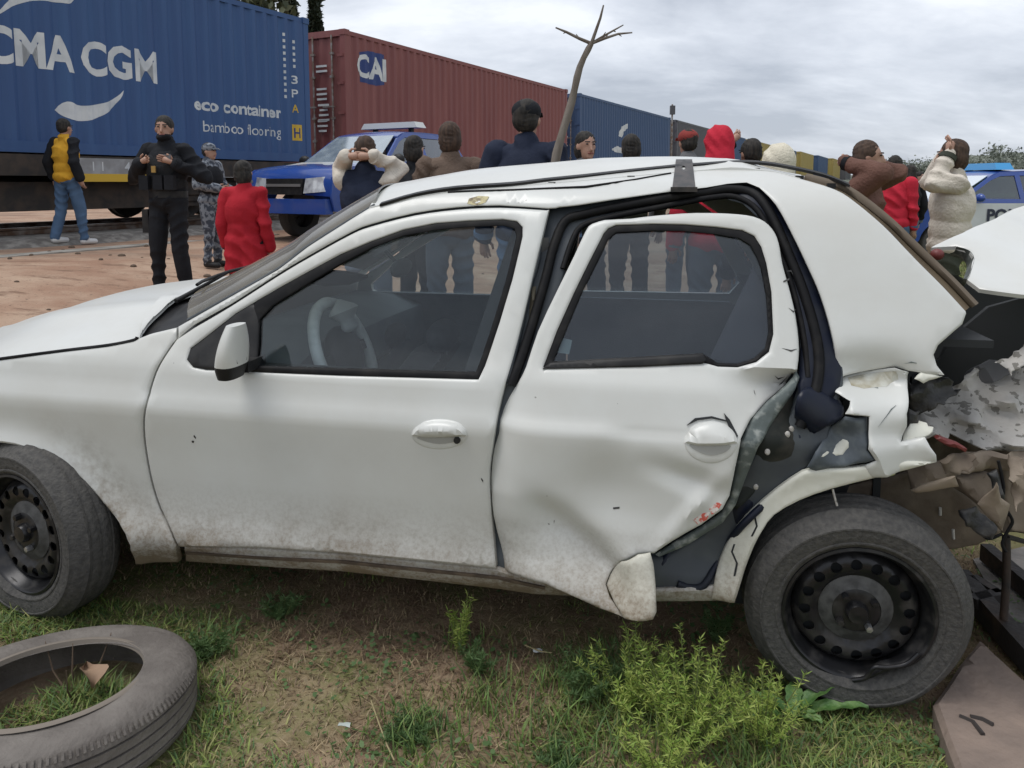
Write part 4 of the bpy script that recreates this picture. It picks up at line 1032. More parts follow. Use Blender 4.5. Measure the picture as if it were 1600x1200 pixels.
# sprung drip moulding with its clips
mo = [unproj(x, y, side) for x, y in spline([(594, 322), (650, 306), (713, 296), (800, 290), (850, 284), (910, 278), (963, 272), (1020, 266), (1060, 262), (1090, 260), (1150, 256), (1190, 257), (1230, 263), (1287, 276), (1327, 292)], 3)]
m_ = MB().sheet([[p + Vector((0, -0.006, 0.006)), p + Vector((0, 0.012, 0.012)), p + Vector((0, 0.03, 0.010))] for p in mo], (0, 0.002, -0.008)).build('roof_moulding', BLACKP, car, 30)
for x, y in ((862, 286), (986, 276), (1182, 264), (1250, 276), (1300, 288)):
    p = unproj(x, y, side); MB().box((p.x, p.y + 0.01, p.z - 0.004), (0.022, 0.016, 0.014)).build('moulding_clip', BLACKP, m_)
MB().tube([(p.x, p.y, p.z) for p in (unproj(x, y, side) for x, y in ((700, 300), (800, 297), (915, 292), (992, 281), (1048, 271)))], 0.004, 6).build('roof_gap_shadow_line', RUBBER, m_)
# roof-rack foot left clamped to the gutter
rp = lambda x, y, o=0: unproj(x, y, lambda s, z: side(s, z) - 0.012 + o)
mb = MB()
q = [rp(*a) for a in ((1050, 297), (1087, 295), (1081, 249), (1056, 249))]
V, T, ed = fill(densify([(p.x, p.z) for p in q], 0.01), [[(rp(1068, 262).x + 0.006 * math.cos(t), rp(1068, 262).z + 0.006 * math.sin(t)) for t in np.linspace(0, 6.28, 12, endpoint=False)]], 0.01)
zs = [p.z for p in q]
yy = np.interp(V[:, 1], [min(zs), max(zs)], [q[0].y - 0.005, q[2].y - 0.02])
solid([(a, y_, b_) for a, y_, b_ in zip(V[:, 0], yy, V[:, 1])], T, [(0, 0.006, 0)] * len(V), mb)
mb.box(((q[0].x + q[1].x) / 2, q[0].y + 0.005, min(zs) + 0.002), (0.075, 0.03, 0.014))
mb.build('rack_foot', mat('rack_black', (0.025, 0.024, 0.023), 0.4, 0.2, (0.06, 0.05, 0.045), 30), car)

# ---- windscreen, cowl, bonnet
pil = [unproj(x, y, side) for x, y in spline([(584, 322), (480, 386), (433, 422), (333, 479), (290, 503)], 4)]
rows = []
for i, p in enumerate(pil):
    t = i / (len(pil) - 1); row = []
    for u in np.linspace(-1, 1, 25):
        y = p.y + 0.012 + (W - 2 * p.y - 0.024) * (u + 1) / 2
        row.append(Vector((p.x - (0.06 + 0.12 * t) * (1 - abs(u) ** 3.0), y, p.z + (0.070 - 0.01 * t) * (1 - abs(u) ** 5))))
    rows.append(row)
MB().sheet(rows, (0.003, 0, -0.004)).build('windscreen', SCREEN, car, 60)
MB().tube([r[0] + Vector((0, 0.0, 0.003)) for r in rows], 0.006, 6).build('windscreen_seal', JAMB, car, 60)
cow = pil[-8:]
base = rows[-1]
gap = [unproj(x, y, side) for x, y in spline([(213, 527), (207, 532), (167, 540), (100, 548), (0, 561), (-60, 570)], 4)]
nose_pts = [Vector((-2.85, 0.16, gap[-1].z - 0.03)), Vector((-3.0, 0.24, gap[-1].z - 0.08)), Vector((-3.1, 0.34, gap[-1].z - 0.14))]
edge = [g + Vector((0, 0.016, -0.001)) for g in gap] + nose_pts
hood = []
for i, p in enumerate(edge):
    t = i / (len(edge) - 1); row = []
    for u in np.linspace(-1, 1, 31):
        y = p.y + (W - 2 * p.y) * (u + 1) / 2
        cr_ = (0.095 + 0.035 * min(1, t * 1.5)) * (1 - 0.5 * max(0, t - 0.75) / 0.25)
        dx = -0.15 * (1 - abs(u) ** 3.5) * max(0, 1 - t * 3) - 0.12 * (1 - u * u) * max(0, (t - 0.7) / 0.3)
        z = p.z + cr_ * (1 - abs(u) ** 2.6) + 0.012 * math.exp(-((abs(u) - 0.62) / 0.07) ** 2)
        row.append(Vector((p.x + dx, y, z)))
    hood.append(row)
MB().sheet(hood, (0, 0, -0.012)).build('bonnet', WHITE, car, 40)
MB().tube([g_ + Vector((0.0, 0.004, 0.000)) for g_ in gap], 0.0055, 6).build('bonnet_gap_line', RUBBER, car, 60)  # black tube added to draw the dark gap between bonnet and wing
# cowl: black plastic trough between bonnet and windscreen
tr = []
for j, u in enumerate(np.linspace(-1, 1, 25)):
    a = base[j]; k = int(round((u + 1) / 2 * 30)); b2 = hood[0][k]
    tr.append([a + Vector((0.03, 0, -0.03)), (a * 0.5 + b2 * 0.5) + Vector((0, 0, -0.045)), b2 + Vector((-0.05, 0, -0.03))])
cw = MB().sheet(tr, (0, 0, -0.01)).build('cowl', BLACKP, car, 40)
for k in range(2):
    j0, j1 = (4, 15) if k == 0 else (13, 23)
    pts = [rows[-2 - int(3 * t)][int(j0 + (j1 - j0) * t)] + Vector((-0.012, 0, 0.018)) for t in np.linspace(0, 1, 8)]
    wp = MB().tube(pts, 0.006, 6).build('wiper', BLACKP, cw, 60)
    MB().tube([tr[j0][1] + Vector((0, 0, 0.03)), pts[3]], [0.009, 0.005], 6).build('wiper_arm', BLACKP, wp, 60)
# ---- near things ahead of the frame edge: bumper, lamp, grille (simple, the photo hides them)
fb_rows = []
for z_, out in ((0.17, 0.05), (0.24, 0.01), (0.36, 0.0), (0.48, 0.0), (0.56, 0.02), (0.61, 0.06)):
    row = []
    for a_ in np.linspace(-math.pi / 2, math.pi / 2, 41):
        ca, sa = math.cos(a_), math.sin(a_)
        row.append(Vector((-2.84 - 0.52 * abs(ca) ** 0.55 + out * abs(ca), W / 2 + math.copysign(abs(sa) ** 0.5, sa) * (W / 2 - 0.012 - out * 0.4), z_)))
    fb_rows.append(row)
MB().sheet(fb_rows, (0.03, 0, 0)).build('front_bumper', WHITE, car, 40)
for yy in (0.28, W - 0.28):
    MB().ellipsoid((-3.07, yy, 0.675), (0.14, 0.17, 0.075)).build('headlight', CHROME, car)
MB().box((-3.20, W / 2, 0.66), (0.10, 1.0, 0.12)).build('grille', BLACKP, car)

# ---- rear window: bulging, brown with dust
qb = [unproj(x, y, side) for x, y in spline([(1250, 281), (1305, 297), (1337, 317), (1381, 354), (1412, 386), (1437, 412), (1475, 450), (1510, 489)], 3)]
rows = []
for i, p in enumerate(qb):
    row = []; t = i / (len(qb) - 1)
    for u in np.linspace(-1, 1, 21):
        y = p.y + 0.015 + (W - 2 * p.y - 0.03) * (u + 1) / 2
        row.append(Vector((p.x + (0.05 + 0.07 * t) * (1 - abs(u) ** 3.5), y, p.z + 0.02 * (1 - abs(u) ** 2))))
    rows.append(row)
rw = MB().sheet(rows, (-0.003, 0, -0.003)).build('rear_window', REARSCREEN, car, 60)
MB().tube([r[1] + Vector((0.012, 0, 0.004)) for r in rows], 0.012, 6).build('window_seal', mat('dusty_seal', (0.14, 0.11, 0.08), 0.8), rw, 60)
# parcel shelf and dark boot cavity
qe = qb[-1]
MB().box((qe.x - 0.18, W / 2, qe.z - 0.08), (0.5, W - 0.3, 0.02)).build('parcel_shelf', INNER, car)
MB().box((0.10, W / 2 + 0.1, 0.62), (0.02, W - 0.35, 0.62)).build('seat_back_panel', INNER, car)
MB().box((0.55, W - 0.14, 0.70), (0.9, 0.02, 0.55)).build('boot_side_liner', INNER, car)
bx = panel('boot_opening_liner', INNER, [(1425, 590), (1470, 560), (1485, 530), (1515, 505), (1545, 480), (1600, 465), (1680, 470), (1680, 640), (1560, 600), (1500, 640), (1450, 680), (1418, 690)], surf=plane_surf(0.75, 0.8, 0.25), th=0.02, roll=0)
# ---- boot lid, sprung up and folded
def lid_s(s, z):
    s, z = np.asarray(s, float), np.asarray(z, float)
    return 0.34 + 2.3 * (z - 1.08) + 0.25 * (z - 1.08) ** 2 - 0.05 * np.sin((s - 0.3) * 7) + 0.012 * np.sin(s * 31 + z * 40)
lid = panel('boot_lid', WHITE, spline([(1456, 387), (1491, 370), (1534, 351), (1600, 322), (1700, 285), (1800, 265)], 2) + [(1810, 420), (1700, 462), (1600, 461), (1560, 456), (1532, 452), (1512, 437), (1519, 420), (1523, 403), (1515, 391), (1495, 385), (1475, 386)], surf=lid_s, th=0.012, step=0.02, inward=(0, 0.4, -0.9))
tag(lid, label='boot lid, sprung open and folded')
MB().sheet([[rp_ + Vector((0, dy, dz)) for dy, dz in ((0, 0), (0.02, -0.02), (0.05, -0.03))] for rp_ in (unproj(x, y, lid_s) for x, y in spline([(1495, 385), (1514, 391), (1522, 403), (1518, 420), (1511, 436), (1495, 430), (1480, 428)], 3))], (0.002, 0.002, -0.003)).build('lid_edge_fold', FLANGE, lid, 40)
MB().ellipsoid(unproj(1470, 399, lid_s) + Vector((0, 0.03, 0)), (0.02, 0.02, 0.018), 10, 7).build('lamp_fragment', mat('red_lens', (0.15, 0.028, 0.026), 0.5), lid)

# ---- crumpled boot floor and broken rear panel
def crump(seed, amp, y0, z0, kz, ks=0.0, s0=0.5):
    r = random.Random(seed); W_ = [(r.uniform(-45, 45), r.uniform(-45, 45), r.uniform(0, 6.28), r.uniform(0.4, 1)) for _ in range(7)]
    def f(s, z):
        s, z = np.asarray(s, float), np.asarray(z, float)
        q = sum(w * np.abs(np.sin(a * s + b_ * z + c)) for a, b_, c, w in W_) / 3
        return y0 + kz * (z - z0) + ks * (s - s0) + amp * (q - 1)
    return f
fl = panel('boot_floor', STEEL, [(1434, 662), (1440, 648), (1462, 634), (1485, 612), (1508, 588), (1524, 575), (1545, 563), (1552, 571), (1575, 566), (1600, 548), (1660, 530), (1720, 540), (1720, 715), (1640, 708), (1600, 707), (1560, 704), (1522, 703), (1500, 690), (1478, 692), (1462, 680), (1440, 688), (1420, 690), (1438, 672)], surf=crump(3, 0.085, 0.17, 0.62, 1.2), th=0.004, step=0.011, dens=0.008, inward=(0, 0.5, -0.8))
tag(fl, label='crumpled boot floor of bare, flaking metal')
panel('crushed_crossmember', mat('dark_grey_sheet', (0.10, 0.10, 0.105), 0.6), [(1508, 588), (1530, 572), (1548, 563), (1575, 566), (1610, 545), (1660, 522), (1660, 560), (1600, 575), (1540, 600)], surf=crump(5, 0.05, 0.42, 0.85, 0.6), th=0.004, step=0.02)
panel('red_lens_strip', MATS['red_lens'], [(1464, 687), (1470, 684), (1486, 690), (1500, 695), (1513, 703), (1510, 708), (1496, 701), (1484, 699), (1470, 692)], surf=plane_surf(0.08, 0.6), th=0.02)
mudA = crump(8, 0.06, 0.16, 0.5, 0.3)
for nm, m_2, poly, srf in (
        ('broken_bracket', RUSTY, [(1418, 735), (1438, 728), (1470, 722), (1492, 715), (1496, 745), (1488, 752), (1440, 770), (1425, 768)], crump(1, 0.04, 0.16, 0.52, 0.2)),
        ('broken_bracket', TANM, [(1425, 768), (1440, 760), (1470, 752), (1494, 746), (1500, 762), (1470, 766), (1432, 772)], crump(2, 0.02, 0.12, 0.5, -0.5)),
        ('torn_panel', TANM, [(1488, 730), (1496, 718), (1512, 708), (1540, 705), (1600, 707), (1660, 712), (1660, 760), (1600, 742), (1565, 735), (1530, 738), (1508, 742), (1494, 738)], mudA),
        ('torn_panel', RUSTY, [(1492, 742), (1512, 745), (1540, 738), (1557, 745), (1560, 762), (1545, 775), (1528, 790), (1510, 775), (1498, 760)], crump(11, 0.05, 0.18, 0.5, 0.4)),
        ('torn_panel', TANM, [(1530, 790), (1548, 772), (1560, 756), (1566, 780), (1580, 790), (1574, 812), (1568, 832), (1555, 818), (1540, 805)], crump(12, 0.04, 0.12, 0.4, -0.3)),
        ('rear_panel_sheet', TANM, [(1566, 735), (1590, 715), (1660, 712), (1680, 840), (1610, 836), (1582, 830), (1572, 790)], crump(13, 0.015, 0.35, 0.4, 0.1)),
        ('inner_arch', RUSTY, [(1195, 830), (1230, 795), (1300, 768), (1360, 752), (1425, 738), (1470, 752), (1520, 782), (1566, 832), (1530, 852), (1500, 858), (1440, 862), (1350, 880), (1200, 900)], crump(14, 0.012, 0.30, 0.4, -0.15))):
    panel(nm, m_2, poly, surf=srf, th=0.006, step=0.018, dens=0.012)
def jag(poly, amp, seed, step=9):
    r = random.Random(seed); out = []
    for x, y in densify(poly, step): out.append((x + r.uniform(-amp, amp), y + r.uniform(-amp, amp)))
    return out
DARKB = mat('broken_black_plastic', (0.02, 0.02, 0.02), 0.5, 0, (0.05, 0.047, 0.043), 25, bump=0.3, bscale=80)
for i, (nm, m_2, poly, y0, kz, amp, jg) in enumerate((
        ('torn_sheet', WHITE_TORN, [(1420, 668), (1440, 660), (1462, 668), (1452, 684), (1430, 690), (1412, 690)], 0.05, 0.8, 0.03, 3),
        ('torn_sheet', DARKB, [(1422, 600), (1450, 590), (1490, 596), (1500, 612), (1470, 634), (1440, 648), (1424, 640)], 0.22, 0.2, 0.05, 5),
        ('torn_sheet', DARKB, [(1418, 640), (1436, 646), (1436, 668), (1420, 690), (1410, 688)], 0.12, 0.2, 0.03, 3),
        ('torn_sheet', STEEL, [(1560, 566), (1585, 556), (1612, 530), (1660, 520), (1660, 548), (1612, 566), (1580, 585)], 0.30, 0.9, 0.05, 4),
        ('torn_sheet', RUSTY, [(1470, 722), (1500, 710), (1530, 714), (1520, 732), (1495, 744), (1478, 740)], 0.08, 0.3, 0.03, 3),
        ('torn_sheet', DARKB, [(1545, 742), (1562, 738), (1572, 770), (1566, 800), (1556, 770)], 0.10, 0.2, 0.03, 3),
        ('torn_sheet', TANM, [(1576, 712), (1600, 716), (1606, 770), (1590, 800), (1582, 760)], 0.14, 0.4, 0.04, 3),
        ('torn_sheet', DARKB, [(1500, 800), (1530, 795), (1560, 826), (1552, 846), (1530, 836), (1510, 822)], 0.18, 0.3, 0.03, 3),
        ('torn_sheet', WHITE_TORN, [(1440, 584), (1476, 588), (1462, 594), (1446, 600), (1430, 594)], 0.10, 0.6, 0.02, 2))):
    panel(nm, m_2, jag(poly, jg, 40 + i), surf=crump(60 + i, amp, y0, unproj(poly[0][0], poly[0][1], plane_surf(y0, 0)).z, kz), th=0.004, step=0.014, dens=0.01)
# scratches and chips in the paint
def scratch(parent, pts, w, surf, m_2=DARKB):
    up = [(x, y - w) for x, y in pts]; dn = [(x, y + w) for x, y in reversed(pts)]
    panel('scratch', m_2, up + dn[1:-1] if len(pts) > 2 else up + dn, surf=surf, lift=-0.0012, th=0.001, roll=0, parent=parent, dens=0.01)
rds = lambda s, z: side(s, z) + rdent(s, z)
for pts in ([(1228, 425), (1236, 423), (1240, 432)], [(1224, 440), (1233, 436)], [(1232, 482), (1240, 487), (1244, 484)], [(1222, 545), (1236, 548), (1246, 546)], [(1178, 610), (1180, 616)], [(1210, 588), (1216, 592), (1226, 590)], [(958, 794), (968, 793)], [(1216, 604), (1222, 598), (1230, 590)]):
    scratch(rd, pts, 1.3, rds)
for pts in ([(752, 748), (755, 752)], [(303, 681), (306, 684)], [(300, 690), (303, 690)]): scratch(fd, pts, 1.6, side)
for pts in ([(1352, 595), (1366, 598), (1380, 594)], [(1360, 602), (1372, 606)], [(1410, 570), (1424, 566), (1440, 570)], [(1372, 668), (1392, 640), (1400, 634)]):
    scratch(lq, pts, 1.2, torn_q, FLANGE)
panel('rear_valance', RUSTY, [(1395, 650), (1480, 640), (1600, 660), (1720, 660), (1720, 850), (1600, 835), (1540, 830), (1480, 800), (1400, 770)], surf=crump(77, 0.03, 0.50, 0.5, -0.1), th=0.006, step=0.03)
# loose rods, wiring and a hanging strap
def rod(name, pts, y, r, m_2):
    P = [unproj(a, b_, plane_surf(y, 0)) for a, b_ in spline(pts, 4)]
    return MB().tube(P, r, 7).build(name, m_2, car, 60)
rod('hanging_wire', [(1575, 800), (1582, 815), (1573, 832), (1566, 850), (1572, 862)], 0.10, 0.004, RUBBER)
rod('hanging_wire', [(1560, 720), (1568, 760), (1566, 790), (1578, 806)], 0.10, 0.004, RUBBER)
rod('hanging_wire', [(1525, 815), (1532, 832), (1545, 842), (1566, 834)], 0.20, 0.004, RUBBER)
rod('hanging_strip', [(1301, 764), (1304, 776), (1308, 790)], 0.03, 0.003, STEEL)
rod('arch_bolt', [(1469, 793), (1469, 805)], 0.27, 0.004, STEEL)
rod('arch_bolt', [(1489, 827), (1490, 842)], 0.27, 0.004, STEEL)
rod('exhaust_pipe', [(1440, 745), (1462, 752), (1480, 742)], 0.2, 0.022, RUSTY)

# ---- inside: floor, dashboard, steering wheel, seats, far side
MB().box((-1.0, W / 2, 0.26), (2.3, W - 0.22, 0.03)).build('floor_pan', INNER, car)
MB().box((-2.12, W / 2, 0.52), (0.02, W - 0.25, 0.55)).build('bulkhead', INNER, car)
rows = []
for a, b_ in ((-2.12, 0.80), (-1.95, 0.86), (-1.75, 0.85), (-1.62, 0.80), (-1.60, 0.70), (-1.66, 0.55), (-1.72, 0.45)):
    rows.append([Vector((a - 0.05 * math.cos(u * 1.5), 0.13 + (W - 0.26) * (u + 1) / 2, b_ + 0.03 * math.exp(-((u + 0.5) / 0.22) ** 2) * (1 if b_ > 0.75 else 0))) for u in np.linspace(-1, 1, 17)])
db = MB().sheet(rows, (0, 0, -0.02)).build('dashboard', TRIM, car, 45)
sw_c = Vector((-1.56, 0.43, 0.80)); fr = Matrix.Translation(sw_c) @ Euler((R(90), 0, R(90))).to_matrix().to_4x4()
tilt = Matrix.Translation(sw_c) @ Matrix.Rotation(R(-22), 4, 'Y')
SWM = mat('pale_wheel_cover', (0.68, 0.70, 0.68), 0.6, 0, (0.55, 0.57, 0.56), 20)
pts = [tilt @ Vector((0, 0.185 * math.cos(t), 0.185 * math.sin(t))) for t in np.linspace(0, 2 * math.pi, 41)]
sw = MB().tube(pts, 0.020, 8, False).build('steering_wheel', SWM, car, 60)
hb = MB().ellipsoid((0, 0, 0), (0.05, 0.11, 0.10))
for t in (R(0), R(180), R(250), R(290)):
    hb.bar((0, 0.05 * math.cos(t), 0.05 * math.sin(t)), (-0.0, 0.18 * math.cos(t), 0.18 * math.sin(t)), 0.035, 0.016, (1, 0, 0))
hb.tube([(0, 0, 0), (-0.25, 0, -0.02)], 0.03, 8)
hb.v = [tuple(tilt @ Vector(p)) for p in hb.v]
hb.build('wheel_hub', BLACKP, sw, 50)
bag = MB().ellipsoid((0, 0, 0), (0.03, 0.07, 0.06), 16, 12); bag.v = [tuple(tilt @ Vector((p[0] * (1 + 0.5 * math.sin(90 * p[2])) + 0.04, p[1] * (1 + 0.3 * math.sin(70 * p[2])) + 0.03, p[2] + 0.12))) for p in bag.v]
bag.build('spent_airbag', mat('airbag_cloth', (0.42, 0.43, 0.42), 0.9, bump=0.4, bscale=30), sw, 60)
def seat(y, s, top, lean):
    """front seat: back top edge at (s, top), leaning backwards"""
    b = MB(); rows = []
    for i in range(11):
        t = i / 10; z = 0.42 + (top - 0.42) * t; x = s - lean * (1 - t)
        wd = 0.235 * (1 - 0.42 * max(0, t - 0.7) ** 2 / 0.09)
        rows.append([Vector((x - 0.035 * math.cos(u * 1.3), y + u * wd, z)) for u in np.linspace(-1, 1, 13)])
    b.sheet(rows, (0.10, 0, 0.0))
    o = b.build('front_seat', SEAT, car, 50)
    MB().sheet([[Vector((s - lean - 0.50 + 0.52 * t, y + u * 0.25, 0.44 - 0.05 * t + 0.02 * u * u)) for u in np.linspace(-1, 1, 9)] for t in np.linspace(0, 1, 6)], (0, 0, -0.14)).build('seat_cushion', SEAT, o, 50)
    MB().ellipsoid((s + 0.06, y, top + 0.045), (0.05, 0.115, 0.055)).build('headrest', SEAT, o, 60)
    for dy in (-0.05, 0.05): MB().tube([(s + 0.055, y + dy, top - 0.03), (s + 0.055, y + dy, top + 0.02)], 0.006, 6).build('headrest_post', CHROME, o)
q_ = unproj(688, 545, plane_surf(0.46, 0)); seat(0.46, q_.x - 0.05, q_.z, 0.30)  # both seats set low, standing in for figures mirrored in the window
q_ = unproj(590, 548, plane_surf(W - 0.5, 0)); seat(W - 0.46, q_.x, q_.z + 0.02, 0.25)
rb = MB(); rb.sheet([[Vector((-0.10 + 0.14 * t, y, 0.50 + 0.45 * t)) for y in np.linspace(0.22, W - 0.22, 13)] for t in np.linspace(0, 1, 7)], (0.10, 0, 0))
rb = rb.build('rear_seat', SEAT, car, 50)
MB().sheet([[Vector((-0.55 + 0.5 * t, y, 0.46)) for y in np.linspace(0.22, W - 0.22, 9)] for t in np.linspace(0, 1, 4)], (0, 0, -0.12)).build('seat_cushion', SEAT, rb, 50)
rm = unproj(627, 418, plane_surf(0.72, 0))
mrr = MB().ellipsoid(rm, (0.02, 0.115, 0.035)); mrr.tube([rm, rm + Vector((-0.06, 0.0, 0.06))], 0.008, 6); mrr.build('rear_view_mirror', TRIM, car, 60)
# far side, mirrored and undamaged
farf = trace(spline(SHUT_F, 3) + DOOR_BOT + spline(DOOR_REAR, 2) + spline(DOOR_TOP, 3)); farw = trace(f_win)
ff = panel('front_door', WHITE, farf, [farw], px=False, mirror=True, th=0.03); tag(ff, label='front door of the far side')
panel('window_pane', GLASS, farw, px=False, mirror=True, lift=0.012, th=0.004, roll=0, parent=ff)
panel('door_trim', TRIM, [(-1.98, 0.30), (-1.02, 0.30), (-1.02, 0.84), (-1.06, 0.855), (-1.90, 0.855), (-1.98, 0.80)], px=False, mirror=True, lift=0.06, th=0.035, roll=0.015, rollw=0.02, parent=ff)
s0 = max(p[0] for p in farf if p[1] < 0.8) + 0.012
zb = 0.262
fr_out = [(s0 - 0.005, zb), (-0.42, zb), (-0.34, 0.42), (-0.22, 0.58), (-0.10, 0.64), (-0.06, 0.80), (-0.12, 1.02), (-0.25, 1.22), (-0.36, 1.30), (-0.72, 1.325), (-0.86, 1.32), (s0 + 0.08, 0.98), (s0 + 0.02, 0.8)]
fr_win = [(-0.94, 0.875), (-0.78, 1.25), (-0.72, 1.28), (-0.42, 1.265), (-0.30, 1.19), (-0.16, 0.94), (-0.20, 0.885)]
fr = panel('rear_door', WHITE, fr_out, [fr_win], px=False, mirror=True, th=0.03); tag(fr, label='rear door of the far side')
panel('window_pane', GLASS, fr_win, px=False, mirror=True, lift=0.012, th=0.004, roll=0, parent=fr)
panel('door_trim', TRIM, [(s0, 0.30), (-0.45, 0.30), (-0.2, 0.62), (-0.14, 0.80), (-0.2, 0.855), (s0, 0.855)], px=False, mirror=True, lift=0.06, th=0.03, roll=0.015, rollw=0.02, parent=fr)
panel('front_wing', WHITE, wing_full, surf=nose, px=False, mirror=True, th=0.02)
far_side = trace(list(reversed(RAIL_UP))[1:]) [::-1]
fs = trace(RAIL_UP[:-1]) + trace(list(reversed(spline(q_back, 2))))
fs += [(0.62, 0.90), (0.62, 0.42), (0.34, 0.40), (0.30, 0.50), (0.15, 0.60), (-0.02, 0.62), (-0.09, 0.64), (-0.05, 0.80), (-0.11, 1.02), (-0.24, 1.23), (-0.36, 1.31), (-0.72, 1.333)]
fs += trace(rail_low[8:])
panel('body_side', WHITE, fs, px=False, mirror=True, th=0.012)
panel('sill', WHITE, [(-2.05, 0.25), (-0.40, 0.25), (-0.33, 0.36), (-0.28, 0.36), (-0.33, 0.19), (-2.05, 0.19)], px=False, mirror=True, lift=0.018, th=0.06)
# B-pillar of both sides, inside
for mir in (False, True):
    panel('pillar_post', INNER, [(-1.06, 0.25), (-0.93, 0.25), (-0.93, 0.85), (-0.82, 1.32), (-0.93, 1.33), (-1.06, 0.85)], px=False, mirror=mir, lift=0.085, th=0.03)
# seat belt hanging on the near pillar
MB().sheet([[Vector((-0.88, 0.22 + 0.02 * t, 1.22 - 0.42 * t)) + Vector((0.02 * t + dx, dx * .3, 0)) for dx in (0, 0.022, 0.044)] for t in np.linspace(0, 1, 6)], (0, 0.003, 0)).build('seat_belt', mat('belt_grey', (0.09, 0.09, 0.09), 0.8), car)

# ---- wheels
def make_wheel(bent):
    w = bpy.data.objects.new('wheel', None); COL.objects.link(w); w.parent = car; w.empty_display_size = 0.1
    prof = []   # (radius, y): y=0 outer face plane, y>0 inward
    prof = [(0.176, 0.030), (0.186, 0.012), (0.197, 0.0055), (0.199, 0.003), (0.203, 0.003), (0.205, 0.005), (0.222, 0.001), (0.238, 0.001), (0.240, -0.0015), (0.244, -0.001), (0.246, 0.004), (0.256, 0.010), (0.266, 0.021), (0.274, 0.034)]
    for g in (0.048, 0.080, 0.112):
        prof += [(0.279, g - 0.010), (0.279, g - 0.003), (0.2765, g - 0.001), (0.2765, g + 0.002), (0.279, g + 0.005)]
    prof += [(0.276, 0.132), (0.268, 0.146), (0.250, 0.158), (0.222, 0.165), (0.19, 0.155), (0.176, 0.135)]
    ty = MB().lathe(prof, 72, closed=True)
    def sag(p):
        x, y, z = p
        t = math.atan2(z, x); 
        if bent:
            k = math.exp(-((t + 0.95) / 0.35) ** 2); y -= 0.012 * k
        k2 = math.exp(-((t + math.pi / 2) / 0.32) ** 2)
        return (x * (1 + 0.02 * k2), y - 0.012 * k2, z * (1 - 0.018 * k2))
    ty.v = [sag(p) for p in ty.v]
    ty.build('tyre', TYRE, w, 40)
    # rim barrel and flange
    fl = [(0.190, 0.020), (0.187, 0.008), (0.180, 0.006), (0.174, 0.012), (0.172, 0.030), (0.162, 0.040), (0.158, 0.060), (0.156, 0.14), (0.168, 0.15), (0.176, 0.145), (0.180, 0.03)]
    rm_ = MB().lathe(fl, 72, closed=True)
    if bent:
        nv = []
        for x, y, z in rm_.v:
            t = math.atan2(z, x); r = math.hypot(x, z)
            k = math.exp(-((t + 0.95) / 0.30) ** 2)
            if r > 0.165 and y < 0.05:
                r2 = r - 0.030 * k; y -= 0.010 * k
                x, z = r2 * math.cos(t), r2 * math.sin(t)
            nv.append((x, y, z))
        rm_.v = nv
    rim = rm_.build('rim', RIMM, w, 40)
    holes = [[(0.127 * math.cos(a) + 0.0145 * math.cos(t), 0.127 * math.sin(a) + 0.0145 * math.sin(t)) for t in np.linspace(0, 2 * math.pi, 14, endpoint=False)] for a in [2 * math.pi * (k + 0.5) / 16 for k in range(16)]]
    circ = [(0.160 * math.cos(t), 0.160 * math.sin(t)) for t in np.linspace(0, 2 * math.pi, 72, endpoint=False)]
    V, T, ed = fill(circ, holes, 0.012)
    r = np.hypot(V[:, 0], V[:, 1])
    dep = np.interp(r, [0, 0.045, 0.055, 0.062, 0.092, 0.100, 0.106, 0.128, 0.146, 0.155, 0.161], [0.028, 0.028, 0.030, 0.034, 0.046, 0.040, 0.032, 0.028, 0.034, 0.05, 0.056])
    solid([(a, d_, c) for a, d_, c in zip(V[:, 0], dep, V[:, 1])], T, [(0, 0.004, 0)] * len(V)).build('rim_disc', RIMM, rim, 50)
    MB().lathe([(0.0, 0.052), (0.15, 0.058), (0.15, 0.075), (0.0, 0.08)], 40).build('brake_drum', INNER, w)
    MB().lathe([(0.0, 0.008), (0.024, 0.010), (0.027, 0.016), (0.029, 0.030)], 24).build('hub_cap', RIMM, w, 40)
    MB().lathe([(0.060, 0.031), (0.075, 0.037), (0.092, 0.0425), (0.092, 0.0445), (0.075, 0.039), (0.060, 0.033)], 40, closed=True).build('dust_ring', DISCM, w, 40)
    for k in range(4):
        a = R(45 + 90 * k)
        MB().lathe([(0.0, 0.012), (0.0085, 0.013), (0.0098, 0.018), (0.0098, 0.032)], 6, Matrix.Translation((0.05 * math.cos(a), 0, 0.05 * math.sin(a)))).build('wheel_bolt', CHROME if k == 3 else RIMM, w, 30)
    if bent:
        P = [(0.10 * 1.0, 0.0, -0.085), (0.085, -0.004, -0.11), (0.055, -0.006, -0.112), (0.045, -0.004, -0.13), (0.04, 0.0, -0.158), (0.02, 0.004, -0.178)]
        MB().tube(spline([(0.155, 0.0, -0.06), (0.13, -0.004, -0.095), (0.09, -0.008, -0.112), (0.06, -0.008, -0.12), (0.052, -0.006, -0.14), (0.045, -0.002, -0.162), (0.02, 0.004, -0.18)], 3), 0.006, 7).build('peeled_rim_edge', RIMM, w, 60)
    return w
wr = make_wheel(True); wr.location = (0.0, 0.012, 0.275); wr.rotation_euler = (R(3.5), R(8), R(0))
wf = make_wheel(False); wf.location = (-2.47, -0.02, 0.284); wf.rotation_euler = (R(1), R(20), R(-14)); wf.scale = (1.04, 1.04, 1.04)
for src, loc in ((wr, (0.02, W - 0.02, 0.275)), (wf, (-2.46, W - 0.03, 0.275))):
    c = copy_tree(src, car); c.location = loc; c.rotation_euler = (0, 0, R(180)); c.scale = (1, 1, 1)
MB().box((-2.46, 0.40, 0.5), (0.8, 0.5, 0.02)).build('arch_liner', INNER, car)
MB().box((-2.46, 0.66, 0.35), (0.8, 0.02, 0.5)).build('arch_liner', INNER, car)
